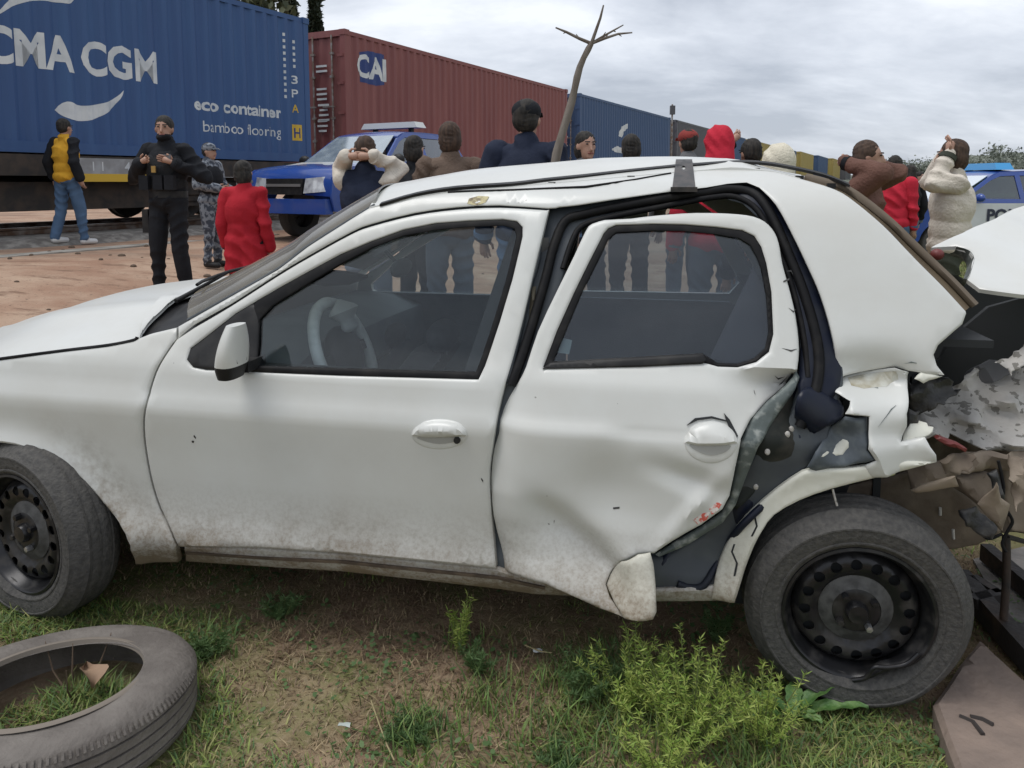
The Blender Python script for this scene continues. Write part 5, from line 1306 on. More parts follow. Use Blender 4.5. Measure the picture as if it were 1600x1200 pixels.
MB().tube([(0.02, 0.10, 0.275), (0.02, W - 0.1, 0.275)], 0.03, 10).build('rear_axle', INNER, car)
MB().box((-1.1, W / 2, 0.215), (2.0, W - 0.35, 0.05)).build('underbody', INNER, car)
# ================================================================== police vehicles behind
def veh_paint(name, col, rough=0.3): return mat(name, col, rough, 0, tuple(c * 0.8 + 0.03 for c in col), 5, lo=0.5, hi=0.8, coat=0.5)
PBLUE = veh_paint('police_blue', (0.020, 0.062, 0.28), 0.2); PWHITE = veh_paint('police_white', (0.62, 0.64, 0.65))
VGLASS = glass('vehicle_glass', (0.42, 0.50, 0.52), 2.6)
VGLASS_F = glass('pale_windscreen', (0.55, 0.66, 0.68), 4.5, 0.08, 0.35, (0.55, 0.62, 0.64))
LAMP = mat('clear_lamp', (0.55, 0.57, 0.58), 0.12, 0.3, (0.3, 0.3, 0.32), 9)
BAR_BLUE = mat('blue_light_cover', (0.04, 0.30, 0.62), 0.2, coat=0.5)
BAR_GREY = mat('pale_light_bar', (0.55, 0.57, 0.57), 0.35)
def vehicle(v, sidepoly, top, hw, paint, parts, arches):
    """sidepoly: (x,z) outline; top: list of (x,z) of the upper profile; hw(x,z): half width"""
    V, T, ed = fill(densify(sidepoly, 0.06), parts.get('holes', ()), 0.09)
    for sg in (1, -1):
        y = np.array([hw(a, b_) for a, b_ in V]) * sg
        solid([(a, q, b_) for a, q, b_ in zip(V[:, 0], y, V[:, 1])], T, [(0, -0.03 * sg, 0)] * len(V)).build('body_side', paint, v, 35)
    tp = spline(top, 4)
    rows = [[Vector((x - 0.05 * u * u * math.copysign(1, x) * (abs(x) > 1.6), hw(x, z) * u, z + 0.03 * (1 - u * u))) for u in np.linspace(-1, 1, 11)] for x, z in tp]
    return MB().sheet(rows, (0, 0, -0.03)).build('upper_body', paint, v, 35)
def vwheel(v, x, y, r, w=0.22):
    sg = 1 if y > 0 else -1
    t = MB().lathe([(r * 0.62, -w / 2 + 0.02), (r * 0.72, -w / 2), (r * 0.93, -w / 2 + 0.01), (r, -w / 2 + 0.04), (r, w / 2 - 0.04), (r * 0.93, w / 2), (r * 0.6, w / 2)], 36, Matrix.Translation((x, y, r)), closed=True).build('wheel', TYRE, v, 40)
    d = MB(); fr = Matrix.Translation((x, y, r))
    d.lathe([(0.0, sg * w * 0.32), (r * 0.18, sg * w * 0.36), (r * 0.24, sg * w * 0.26), (r * 0.56, sg * w * 0.34), (r * 0.64, sg * w * 0.44), (r * 0.66, sg * w * 0.3)], 30, fr).build('rim', DISCM, t, 40)
def quad_pane(v, name, m, pts, off=(0, 0, 0), n=8):
    """bilinear pane through 4 corners"""
    a, b_, c, d = [Vector(p) for p in pts]
    rows = [[(a.lerp(b_, s)).lerp(d.lerp(c, s), t) + Vector(off) for s in np.linspace(0, 1, n)] for t in np.linspace(0, 1, n)]
    return MB().sheet(rows, (0, 0, -0.012)).build(name, m, v, 50)
# ---- pickup
f = Vector((-0.50, -0.87, 0)).normalized(); lft = Vector((-f.y, f.x, 0))
cor = at(522, 300, 11.0); cen = Vector((cor.x, cor.y, 0)) - f * 2.55 - lft * 0.9
pk = empty('police_pickup', (cen.x, cen.y, gz(cen.x, cen.y)), math.atan2(f.y, f.x), label='dark blue police pickup with a roof light bar, parked by the train', cat='pickup truck')
arc = lambda cx, r, z0: [(cx + r * math.cos(t), z0 + r * math.sin(t)) for t in np.linspace(0.15, math.pi - 0.15, 12)]
sp = [(2.55, 0.48), (2.62, 0.70), (2.58, 0.98), (2.40, 1.10), (1.45, 1.17), (0.85, 1.62), (0.60, 1.73), (-0.60, 1.74), (-0.80, 1.70), (-1.02, 1.22), (-2.62, 1.20), (-2.66, 0.60), (-2.2, 0.52)] + list(reversed(arc(-1.55, 0.46, 0.42))) [::-1][::-1]
sp = [(2.55, 0.48), (2.62, 0.70), (2.58, 0.98), (2.40, 1.10), (1.45, 1.17), (0.85, 1.62), (0.60, 1.73), (-0.60, 1.74), (-0.80, 1.70), (-1.02, 1.22), (-2.62, 1.20), (-2.66, 0.60), (-2.05, 0.48)] + list(reversed(arc(-1.58, 0.47, 0.42))) + [(-1.05, 0.42), (1.05, 0.42)] + list(reversed(arc(1.60, 0.47, 0.42))) + [(2.15, 0.46)]
hwp = lambda x, z: (0.91 - 0.02 * max(0, 0.6 - z)) if z < 1.16 else 0.91 - 0.42 * (z - 1.16)
winF = [(1.28, 1.24), (0.80, 1.58), (0.62, 1.65), (0.28, 1.66), (0.28, 1.24)]; winR = [(0.18, 1.24), (0.18, 1.66), (-0.58, 1.66), (-0.80, 1.24)]
vehicle(pk, sp, [(2.60, 0.72), (2.585, 0.90), (2.52, 1.03), (2.36, 1.11), (1.95, 1.17), (1.45, 1.19)], hwp, PBLUE, {'holes': (winF, winR)}, None)
MB().sheet([[Vector((x, hwp(x, z) * u * 0.98, z + 0.03 * (1 - u * u))) for u in np.linspace(-1, 1, 9)] for x, z in spline([(0.80, 1.66), (0.58, 1.735), (0, 1.765), (-0.6, 1.745), (-0.80, 1.70)], 3)], (0, 0, -0.03)).build('roof', PBLUE, pk, 40)
quad_pane(pk, 'windscreen', VGLASS_F, [(1.48, 0.80, 1.19), (1.48, -0.80, 1.19), (0.80, -0.62, 1.67), (0.80, 0.62, 1.67)], (0.01, 0, 0.012))
for sg in (1, -1):
    for w_ in (winF, winR):
        V, T, ed = fill(densify(w_, 0.1), (), 0.2)
        solid([(a, sg * (hwp(a, b_) - 0.012), b_) for a, b_ in V], T, [(0, -0.005 * sg, 0)] * len(V)).build('side_window', VGLASS, pk, 30)
    MB().sheet([[Vector((2.665 - 0.20 * t ** 2 - 0.25 * (z - 0.74), sg * (0.40 + 0.50 * t), z + 0.04 * t)) for t in np.linspace(0, 1, 6)] for z in (0.74, 0.85, 0.96)], (-0.05, 0, 0)).build('headlight', LAMP, pk, 50)
    MB().box((2.62, sg * 0.62, 0.50), (0.06, 0.22, 0.12)).build('fog_lamp', LAMP, pk)
    MB().ellipsoid((1.20, sg * 1.02, 1.27), (0.07, 0.12, 0.09)).build('wing_mirror', BLACKP, pk, 60)
    for x in (1.60, -1.58): vwheel(pk, x, sg * 0.78, 0.39)
    MB().box((1.0 - 0.5, sg * 0.918, 0.78), (1.5, 0.012, 0.10)).build('side_stripe', PWHITE, pk)
MB().box((2.625, 0, 0.84), (0.07, 0.74, 0.24)).build('grille', BLACKP, pk)
MB().box((2.667, 0, 0.86), (0.02, 0.70, 0.04)).build('grille_bar', CHROME, pk)
MB().box((2.62, 0, 0.55), (0.16, 1.72, 0.22)).build('front_bumper', PBLUE, pk)
MB().box((2.0, 0, 1.190), (0.35, 0.9, 0.012), (0, R(9), 0)).build('bonnet_marking', PWHITE, pk)
MB().box((-1.8, 0, 1.22), (1.6, 1.7, 0.03)).build('load_cover', BLACKP, pk)
lb = MB(); lb.box((0.05, 0, 1.90), (0.28, 1.25, 0.10), taper=0.9); lb = lb.build('light_bar', BAR_GREY, pk)
for y in (-0.4, 0.4): MB().box((0.05, y, 1.82), (0.08, 0.06, 0.12)).build('bar_foot', BLACKP, lb)
MB().box((-0.85, 0, 0.6), (0.05, 1.6, 1.1)).build('cab_rear', PBLUE, pk)
for y in (-0.38, 0.38): MB().box((0.15, y, 1.05), (0.18, 0.45, 0.75), (0, R(-12), 0), 0.85).build('seat', SEAT, pk)
# ---- patrol hatchback
b = at(1600, 340, 11.9)
pc = empty('patrol_car', (7.95, 12.75, gz(7.95, 12.75)), R(180 + 3), label='blue and white police patrol car with a blue roof light at the right edge', cat='car')
sp = [(1.92, 0.30), (1.98, 0.52), (1.90, 0.74), (1.70, 0.84), (1.02, 0.96), (0.42, 1.34), (0.22, 1.42), (-0.9, 1.44), (-1.35, 1.36), (-1.78, 0.98), (-1.92, 0.80), (-1.94, 0.36), (-1.68, 0.28)] + list(reversed(arc(-1.27, 0.36, 0.30))) + [(-0.86, 0.22), (0.82, 0.22)] + list(reversed(arc(1.24, 0.36, 0.30))) + [(1.66, 0.28)]
hwc = lambda x, z: (0.84 - 0.05 * max(0, 0.45 - z)) - (0.05 * max(0, abs(x) - 1.5) / 0.4) if z < 0.95 else 0.84 - 0.46 * (z - 0.95) - 0.05 * max(0, abs(x) - 1.5) / 0.4
wF = [(0.86, 1.01), (0.40, 1.29), (0.22, 1.36), (-0.02, 1.37), (-0.02, 1.00)]; wR = [(-0.10, 1.00), (-0.10, 1.37), (-0.85, 1.37), (-1.12, 1.20), (-1.14, 1.00)]
vehicle(pc, sp, [(1.97, 0.54), (1.90, 0.74), (1.68, 0.85), (1.35, 0.92), (1.02, 0.97)], hwc, PBLUE, {'holes': (wF, wR)}, None)
MB().sheet([[Vector((x, hwc(x, z) * u * 0.99, z + 0.025 * (1 - u * u))) for u in np.linspace(-1, 1, 9)] for x, z in spline([(0.40, 1.35), (0.2, 1.425), (-0.4, 1.45), (-0.9, 1.445), (-1.35, 1.365)], 3)], (0, 0, -0.03)).build('roof', PBLUE, pc, 40)
MB().sheet([[Vector((x, hwc(x, z) * u * 0.99, z)) for u in np.linspace(-1, 1, 7)] for x, z in ((-1.78, 0.98), (-1.92, 0.80), (-1.94, 0.36))], (0.03, 0, 0)).build('tailgate', PWHITE, pc, 40)
quad_pane(pc, 'windscreen', VGLASS_F, [(1.04, 0.74, 0.975), (1.04, -0.74, 0.975), (0.40, -0.62, 1.36), (0.40, 0.62, 1.36)], (0.008, 0, 0.012))
quad_pane(pc, 'rear_window', VGLASS, [(-1.80, 0.72, 0.985), (-1.80, -0.72, 0.985), (-1.36, -0.6, 1.37), (-1.36, 0.6, 1.37)], (-0.008, 0, 0.012))
for sg in (1, -1):
    for w_ in (wF, wR):
        V, T, ed = fill(densify(w_, 0.1), (), 0.2)
        solid([(a, sg * (hwc(a, b_) - 0.012), b_) for a, b_ in V], T, [(0, -0.005 * sg, 0)] * len(V)).build('side_window', VGLASS, pc, 30)
    dp = [(0.92, 0.32), (0.80, 0.88), (0.74, 0.935), (-1.45, 0.935), (-1.55, 0.74), (-0.80, 0.40), (-0.80, 0.26)]
    V, T, ed = fill(densify(dp, 0.06), (), 0.1)
    solid([(a, sg * (hwc(a, b_) + 0.010), b_) for a, b_ in V], T, [(0, -0.008 * sg, 0)] * len(V)).build('white_door_panel', PWHITE, pc, 30)
    MB().ellipsoid((1.80, sg * 0.64, 0.70), (0.12, 0.14, 0.07)).build('headlight', LAMP, pc, 60)
    MB().ellipsoid((0.72, sg * 0.93, 1.02), (0.06, 0.10, 0.07)).build('wing_mirror', PBLUE, pc, 60)
    for x in (1.24, -1.27): vwheel(pc, x, sg * 0.74, 0.30, 0.18)
    me = text_mesh('POLICIA', 0.26, 0.01)
    o = link_mesh('lettering', me, mat('dark_lettering', (0.02, 0.025, 0.05), 0.5), pc)
    o.location = ((0.55 if sg > 0 else -0.75), sg * 0.862, 0.66); o.rotation_euler = (0, 0, R(180) if sg > 0 else 0)
lb = MB().box((0.05, 0, 1.52), (0.30, 1.05, 0.11), taper=0.85).build('light_bar', BAR_BLUE, pc)
for y in (-0.35, 0.35): MB().box((0.05, y, 1.455), (0.08, 0.06, 0.06)).build('bar_foot', BLACKP, lb)
MB().box((1.96, 0, 0.42), (0.08, 1.4, 0.22)).build('front_bumper', PWHITE, pc)
MB().box((0, 0, 0.24), (3.2, 1.5, 0.05)).build('underbody', INNER, pc)
# ================================================================== people
PENDING = []
def skinny(mb, name, m, parent, voxel, smooth=6, wr=0.0, wfreq=18.0, extra=None):
    """queue a mesh to be fused into one continuous surface"""
    PENDING.append((mb, name, m, parent, voxel, smooth, wr, wfreq, extra))
def flush():
    tmp = []
    for mb, name, m, parent, voxel, smooth, wr, wfreq, extra in PENDING:
        me = bpy.data.meshes.new(name + '_src'); me.from_pydata(mb.v, [], mb.f)
        o = bpy.data.objects.new(name + '_src', me); COL.objects.link(o)
        r = o.modifiers.new('r', 'REMESH'); r.mode = 'VOXEL'; r.voxel_size = voxel; r.use_smooth_shade = True
        s = o.modifiers.new('s', 'SMOOTH'); s.factor = 0.5; s.iterations = smooth
        tmp.append(o)
    dg = bpy.context.evaluated_depsgraph_get()
    for o, (mb, name, m, parent, voxel, smooth, wr, wfreq, extra) in zip(tmp, PENDING):
        me = bpy.data.meshes.new_from_object(o.evaluated_get(dg)); me.name = name
        n = len(me.vertices); co = np.empty(n * 3); me.vertices.foreach_get('co', co); co = co.reshape(-1, 3)
        if wr:
            no = np.empty(n * 3); me.vertices.foreach_get('normal', no); no = no.reshape(-1, 3)
            p1 = co[:, 2] * wfreq * 1.7 + 1.6 * np.sin(co[:, 0] * wfreq * 0.8 + n) + co[:, 0] * wfreq * (0.9 if n % 2 else -0.9) + co[:, 1] * wfreq * 0.7
            q = 1.0 - 2.2 * np.abs(np.sin(p1)) ** 0.8 * (0.5 + 0.5 * np.sin(co[:, 0] * wfreq * 0.6 + co[:, 2] * wfreq * 0.5 + n * 0.1))
            co = co + no * ((q + 0.5) * wr)[:, None]; me.vertices.foreach_set('co', co.ravel())
        if extra is not None:
            bm = bmesh.new(); bm.from_mesh(me); e2 = bpy.data.meshes.new('x'); e2.from_pydata(extra.v, [], extra.f); bm.from_mesh(e2); bm.to_mesh(me); bm.free(); bpy.data.meshes.remove(e2)
        me.polygons.foreach_set('use_smooth', [True] * len(me.polygons))
        src = o.data; bpy.data.objects.remove(o); bpy.data.meshes.remove(src)
        if isinstance(parent, bpy.types.Object) and parent.get('_slot') == name:
            del parent['_slot']; parent.data = me; me.materials.clear(); me.materials.append(m)
        else: link_mesh(name, me, m, parent)
    PENDING.clear()
SKIN = mat('skin', (0.36, 0.20, 0.14), 0.55, 0, (0.42, 0.25, 0.18), 12)
HAIRB = mat('black_hair', (0.009, 0.008, 0.007), 0.8, 0, (0.03, 0.025, 0.02), 60, stretch=(1, 1, 0.2))
HAIRD = mat('brown_hair', (0.035, 0.020, 0.013), 0.8, 0, (0.07, 0.04, 0.025), 60, stretch=(1, 1, 0.2))
EYE = mat('dark_eye', (0.01, 0.008, 0.008), 0.3); LIPS = mat('lips', (0.26, 0.10, 0.085), 0.5)
def cloth(name, c, c2=None, bump=0.35, rough=0.85): return mat(name, c, rough, 0, c2 or tuple(min(1, q * 1.3 + 0.002) for q in c), 7, lo=0.35, hi=0.7, bump=bump, bscale=55, spec=0.2)
def hand(mb, w, d, k, side_):
    """palm and five fingers from wrist w along d"""
    d = Vector(d).normalized(); a = d.cross(Vector((0, 1, 0)))
    a = a.normalized() if a.length > 0.1 else Vector((1, 0, 0)); nrm = d.cross(a).normalized()
    w = Vector(w); palm = w + d * 0.055 * k
    mb.capsule(w, palm + d * 0.02 * k, 0.026 * k, 0.034 * k, 8)
    for i, (off, ln) in enumerate(((-0.027, 0.060), (-0.009, 0.072), (0.009, 0.068), (0.026, 0.052))):
        b0 = palm + d * 0.025 * k + a * off * k; m1 = b0 + d * ln * 0.55 * k + nrm * 0.008 * k; e1 = m1 + d * ln * 0.4 * k + nrm * 0.022 * k
        mb.tube([b0, m1, e1], [0.0095 * k, 0.0088 * k, 0.007 * k], 6)
    t0 = w + d * 0.02 * k + a * 0.026 * k * side_; t1 = t0 + d * 0.03 * k + a * 0.028 * k * side_; mb.tube([t0, t1, t1 + d * 0.03 * k + nrm * 0.01 * k], [0.011 * k, 0.010 * k, 0.008 * k], 6)
POSES = {
    'close': dict(el=(0.215, 0.03, 1.14), wr=(0.225, -0.05, 0.90), hd=(0, -0.25, -1)),
    'down': dict(el=(0.265, 0.03, 1.16), wr=(0.29, -0.06, 0.92), hd=(0, -0.25, -1)),
    'hands_front': dict(el=(0.27, 0.0, 1.17), wr=(0.12, -0.22, 1.12), hd=(-0.9, -0.3, 0.1)),
    'vest_grip': dict(el=(0.37, 0.04, 1.17), wr=(0.17, -0.16, 1.31), hd=(-0.9, -0.2, 0.35)),
    'to_face': dict(el=(0.19, -0.13, 1.44), wr=(0.09, -0.04, 1.64), hd=(-0.3, 0.1, 1)),
    'elbows_fwd': dict(el=(0.15, -0.20, 1.52), wr=(0.085, 0.06, 1.60), hd=(-0.9, 0.3, 0.1)),
    'behind_head': dict(el=(0.235, -0.12, 1.52), wr=(0.10, 0.14, 1.60), hd=(-0.9, 0.25, 0.0)),
    'one_up': dict(el=(0.33, -0.08, 1.55), wr=(0.14, -0.10, 1.72), hd=(-0.6, 0.1, 0.6)),
    'walk': dict(el=(0.235, 0.08, 1.16), wr=(0.25, 0.0, 0.93), hd=(0, -0.3, -1)),
}
def person(label, px, Y, top_px, rz, jacket, trousers, pose='down', pose_r=None, hair=HAIRB, style='short', shoes=None, stance=0.11, step=0.0, vest=None, vest_h=(0.95, 1.43), bulk=1.0, long_coat=0.0, head_turn=0.0, head_tilt=0.0, skin=SKIN, hood=None, cap=None, mask=None, sleeves=None, group='bystanders and officers at the crash', voxel=0.0135, ground=None):
    p = at(px, 285, Y); g = gz(p.x, p.y) if ground is None else ground
    H = at(px, top_px, Y).z - g; k = H / 1.75
    body = bpy.data.objects.new('person', bpy.data.meshes.new('person')); COL.objects.link(body)
    body.location = (p.x, p.y, g); body.rotation_euler = (0, 0, R(rz))
    tag(body, label, 'person', group); body['_slot'] = 'person'
    S = lambda x, y, z: Vector((x * k, y * k, z * k))
    pl_, pr_ = POSES[pose], POSES[pose_r or pose]
    sh = {s: S(s * 0.175, 0.01, 1.425) for s in (-1, 1)}
    el = {s: S(s * P['el'][0], P['el'][1], P['el'][2]) for s, P in ((1, pl_), (-1, pr_))}
    wr = {s: S(s * P['wr'][0], P['wr'][1], P['wr'][2]) for s, P in ((1, pl_), (-1, pr_))}
    hip = {s: S(s * 0.09, 0, 0.90) for s in (-1, 1)}
    an = {s: S(s * stance, s * step, 0.085 + (0.03 if s * step > 0.1 else 0)) for s in (-1, 1)}
    kn = {s: S(s * (0.095 + stance) / 2, s * step * 0.5 - 0.03, 0.49) for s in (-1, 1)}
    hc = S(0, -0.02, 1.63)
    HM = Matrix.Translation(hc) @ Matrix.Rotation(R(head_turn), 4, 'Z') @ Matrix.Rotation(R(head_tilt), 4, 'X')
    hp = lambda x, y, z: HM @ S(x, y, z)
    b = MB()
    def hell(mb, c, r, nu=14, nv=10):
        e_ = MB().ellipsoid((0, 0, 0), r, nu, nv); mb.add([HM @ (Vector(v) * k + S(*c)) for v in e_.v], e_.f)
    hell(b, (0, 0.012, 0.02), (0.074, 0.092, 0.096)); hell(b, (0, -0.018, -0.045), (0.056, 0.066, 0.072)); hell(b, (0, -0.062, -0.085), (0.03, 0.024, 0.024))
    b.capsule(hp(0, -0.088, 0.015), hp(0, -0.104, -0.03), 0.010 * k, 0.016 * k, 6)
    for s in (-1, 1): hell(b, (s * 0.076, 0.01, -0.005), (0.012, 0.022, 0.032), 8, 6)
    b.capsule(S(0, 0.02, 1.44), hp(0, 0.02, -0.05), 0.055 * k, 0.05 * k)
    b.ellipsoid(S(0, 0.01, 1.28), S(0.15, 0.10, 0.20)); b.ellipsoid(S(0, 0, 1.05), S(0.13, 0.095, 0.16)); b.ellipsoid(S(0, 0, 0.96), S(0.13, 0.085, 0.08))
    hands = MB()
    for s in (-1, 1):
        b.capsule(sh[s], el[s], 0.044 * k, 0.036 * k); b.capsule(el[s], wr[s], 0.036 * k, 0.026 * k)
        b.capsule(hip[s], kn[s], 0.062 * k, 0.044 * k); b.capsule(kn[s], an[s], 0.042 * k, 0.034 * k); b.capsule(an[s], an[s] + S(0, -0.12, -0.04), 0.035 * k, 0.03 * k)
        P = pl_ if s == 1 else pr_; d = Vector((P['hd'][0] * s, P['hd'][1], P['hd'][2]))
        hand(hands, wr[s], d, k, -s)
    skinny(b, 'person', skin, body, voxel, 5, extra=hands)
    # trousers
    t = MB(); t.ellipsoid(S(0, 0, 0.95), S(0.168, 0.118, 0.13))
    for s in (-1, 1):
        t.capsule(hip[s] + S(0, 0, 0.02), kn[s], 0.100 * k, 0.072 * k); t.capsule(kn[s], an[s] + S(0, 0.01, 0.01), 0.070 * k, 0.058 * k)
    skinny(t, 'trousers', trousers, body, voxel, 4, 0.009, 17)
    # jacket
    j = MB(); q = 0.022 * bulk
    j.ellipsoid(S(0, 0.005, 1.27), S(0.175 + q, 0.118 + q, 0.21)); j.ellipsoid(S(0, 0, 1.08), S(0.150 + q, 0.110 + q, 0.16)); j.ellipsoid(S(0, 0, 0.96), S(0.165 + q, 0.120 + q, 0.10))
    if long_coat: j.capsule(S(-0.06, 0, 0.95), S(-0.075, 0, 0.95 - long_coat), (0.13 + q) * k, (0.13 + q) * k); j.capsule(S(0.06, 0, 0.95), S(0.075, 0, 0.95 - long_coat), (0.13 + q) * k, (0.13 + q) * k)
    j.capsule(S(-0.12, 0.01, 1.42), S(0.12, 0.01, 1.42), 0.075 * k, 0.075 * k); j.capsule(S(0, 0.015, 1.42), S(0, 0.01, 1.50), 0.085 * k, 0.068 * k)
    for s in (-1, 1):
        tgt = MB()
        tgt.capsule(sh[s], el[s], (0.058 + q) * k, (0.045 + q) * k); tgt.capsule(el[s], wr[s].lerp(el[s], 0.06), (0.046 + q) * k, (0.032 + q) * k)
        skinny(tgt, 'sleeve', sleeves or jacket, body, voxel, 4, 0.010, 15)
    skinny(j, 'jacket', jacket, body, voxel, 4, 0.011, 15)
    if vest is not None:
        v = MB(); v.ellipsoid(S(0, 0.003, 1.27), S(0.190 + q, 0.140 + q, 0.20)); v.ellipsoid(S(0, 0, 1.10), S(0.168 + q, 0.132 + q, 0.14))
        skinny(v, 'vest', vest, body, voxel, 3, 0.004, 12)
    for s in (-1, 1):      # cuffs
        d = (wr[s] - el[s]).normalized(); c0 = wr[s].lerp(el[s], 0.10)
        MB().tube([c0 - d * 0.018 * k, c0 + d * 0.018 * k], (0.040 + 0.8 * q) * k, 12).build('cuff', trousers if sleeves is None else sleeves, body, 50)
    for s in (-1, 1):
        f_ = MB(); f_.capsule(an[s] + S(0, 0.02, -0.03), an[s] + S(0, -0.155, -0.045), 0.050 * k, 0.042 * k, 10); f_.ellipsoid(an[s] + S(0, 0.0, 0.0), S(0.05, 0.06, 0.06))
        f_.v = [(x, y, max(z, 0.002)) for x, y, z in f_.v]
        f_.build('shoe', shoes or MATS['black_plastic'], body, 60)
        e_ = MB(); hell(e_, (s * 0.031, -0.080, 0.018), (0.011, 0.008, 0.007), 8, 6); e_.build('eye', EYE, body, 60)
        e_ = MB(); e_.capsule(hp(s * 0.014, -0.089, 0.035), hp(s * 0.048, -0.078, 0.036), 0.0055 * k, 0.004 * k, 6); e_.build('eyebrow', hair, body, 60)
    e_ = MB(); e_.capsule(hp(-0.020, -0.083, -0.055), hp(0.020, -0.083, -0.055), 0.007 * k, 0.007 * k, 6); e_.build('mouth', LIPS, body, 60)
    # hair, cap, hood
    h = MB()
    hell(h, (0, 0.026, 0.040), (0.082, 0.092, 0.090)); 
    if style == 'short': hell(h, (0, 0.045, 0.0), (0.076, 0.072, 0.075))
    if style in ('long', 'bob'):
        hell(h, (0, 0.04, -0.02), (0.086, 0.080, 0.10))
        if style == 'long': h.capsule(hp(-0.03, 0.06, -0.03), S(-0.03, 0.12, 1.36), 0.055 * k, 0.04 * k); h.capsule(hp(0.03, 0.06, -0.03), S(0.03, 0.12, 1.36), 0.055 * k, 0.04 * k)
    if style == 'bun': hell(h, (0, 0.10, 0.09), (0.045, 0.045, 0.04))
    skinny(h, 'hair', hair, body, voxel * 0.8, 3, 0.004, 60)
    if mask is not None:
        mk = MB(); hell(mk, (0, -0.02, -0.075), (0.066, 0.080, 0.045)); mk.capsule(S(0, 0.015, 1.44), S(0, 0.01, 1.53), 0.076 * k, 0.068 * k); skinny(mk, 'neck_gaiter', mask, body, voxel * 0.8, 3, 0.003, 40)
    if cap is not None:
        cp = MB(); hell(cp, (0, 0.015, 0.055), (0.092, 0.105, 0.075)); cp.v = [v for v in cp.v]; skinny(cp, 'cap', cap, body, voxel * 0.8, 3)
        br = MB(); rows_ = [[hp(x, -0.085 - 0.075 * t * (1 - (x / 0.08) ** 2 * 0.8), 0.055 - 0.02 * t) for x in np.linspace(-0.075, 0.075, 7)] for t in (0, 0.5, 1)]
        br.sheet(rows_, (0, 0, -0.006)).build('cap_peak', cap, body, 60)
    if hood is not None:
        hd_ = MB(); hell(hd_, (0, 0.035, 0.03), (0.105, 0.115, 0.125)); hd_.capsule(S(0, 0.06, 1.45), hp(0, 0.05, 0.0), 0.11 * k, 0.10 * k); skinny(hd_, 'hood', hood, body, voxel, 4, 0.005, 20)
    return body
K = cloth('black_cloth', (0.012, 0.013, 0.016)); DENIM = cloth('blue_denim', (0.07, 0.12, 0.20)); DENIM2 = cloth('grey_denim', (0.10, 0.12, 0.15)); NAVYC = cloth('navy_cloth', (0.015, 0.020, 0.038))
YEL = cloth('yellow_shirt', (0.58, 0.31, 0.03)); REDC = cloth('red_quilted', (0.33, 0.014, 0.024)); CREAM = cloth('cream_fleece', (0.55, 0.50, 0.43), bump=0.8); BROWN = cloth('brown_fleece', (0.13, 0.068, 0.052), bump=0.8)
GREY = cloth('grey_cloth', (0.14, 0.14, 0.145)); OLIVE = cloth('dark_olive', (0.045, 0.05, 0.038)); REDH = cloth('bright_red_knit', (0.45, 0.022, 0.042)); WSHOE = mat('white_trainers', (0.65, 0.65, 0.64), 0.6)
CAMO = mat('grey_camouflage', (0.045, 0.055, 0.075), 0.85, 0, (0.20, 0.22, 0.25), 22, ndetail=2, lo=0.46, hi=0.54, bump=0.2)
BROWN2 = cloth('taupe_jacket', (0.12, 0.085, 0.065), bump=0.8); WHITEC = cloth('white_cotton', (0.62, 0.60, 0.56))
person('man in yellow football shirt over black sleeves and jeans, walking by the wagon', 105, 10.55, 186, 160, YEL, DENIM, 'walk', sleeves=K, shoes=WSHOE, stance=0.12, step=0.13)
pol = person('police officer in black uniform and vest gripping the vest with both hands', 262, 7.1, 182, -8, K, K, 'vest_grip', vest=cloth('black_vest', (0.022, 0.023, 0.025), bump=0.6), mask=K, head_turn=18, stance=0.14, voxel=0.012)
mb = MB()
for a, b_, c, d, e_, m2 in ((0.10, -0.172, 1.33, 0.10, 0.05, GREY), (-0.02, -0.178, 1.22, 0.04, 0.06, cloth('badge_gold', (0.35, 0.22, 0.07)))):
    MB().box((a, b_, c), (d, 0.012, e_)).build('vest_badge', m2, pol)
for x in (-0.12, 0.02, 0.13): MB().box((x, -0.168, 1.10), (0.09, 0.05, 0.13)).build('vest_pouch', K, pol)
MB().box((-0.215, 0.0, 0.74), (0.06, 0.10, 0.22)).build('holster', BLACKP, pol)
mb = MB(); mb.lathe([(0.178, -0.03), (0.184, -0.03), (0.184, 0.03), (0.178, 0.03)], 24, Matrix.Translation((0, 0, 0.99)) @ Matrix.Rotation(R(90), 4, 'X') @ Matrix.Scale(0.74, 4, (0, 0, 1)), closed=True); mb.build('belt', BLACKP, pol, 40)
person('officer in grey camouflage and cap, half hidden behind the black-clad officer', 328, 8.7, 224, 75, CAMO, CAMO, 'hands_front', cap=CAMO, vest=K)
person('figure seen from behind in a long red quilted jacket with a grey collar', 381, 6.0, 252, 172, REDC, K, 'close', style='bob', hair=HAIRB, long_coat=0.20, bulk=0.8, mask=GREY)
person('person with both hands clasped behind the head, cream sleeves and navy gilet', 572, 5.6, 214, 172, NAVYC, DENIM2, 'behind_head', sleeves=CREAM, vest=NAVYC, bulk=0.9, hair=HAIRD)
person('person in black puffer jacket standing just right of the clasped hands', 648, 6.6, 213, 150, K, K, 'hands_front', bulk=1.2, style='bob')
person('long-haired person in taupe furry jacket, low beside the roof edge', 703, 5.9, 192, 195, BROWN2, DENIM2, 'hands_front', style='bob', hair=HAIRD, bulk=1.1)
person('tall man in a dark blue jacket and dark cap, back to the camera', 822, 5.0, 157, 165, NAVYC, DENIM, 'down', cap=K, bulk=1.3)
person('person with black hair, only the head showing right of the sapling', 914, 6.4, 206, 20, GREY, K, 'hands_front', style='bob')
person('dark-haired head beyond the roof, left of the roof bracket', 985, 7.0, 211, 185, OLIVE, K, 'down', style='bob', hair=HAIRB)
person('person in a red-brown cap right behind the roof bracket', 1074, 7.4, 203, 190, GREY, DENIM2, 'down', cap=cloth('red_brown_cap', (0.22, 0.04, 0.035)))
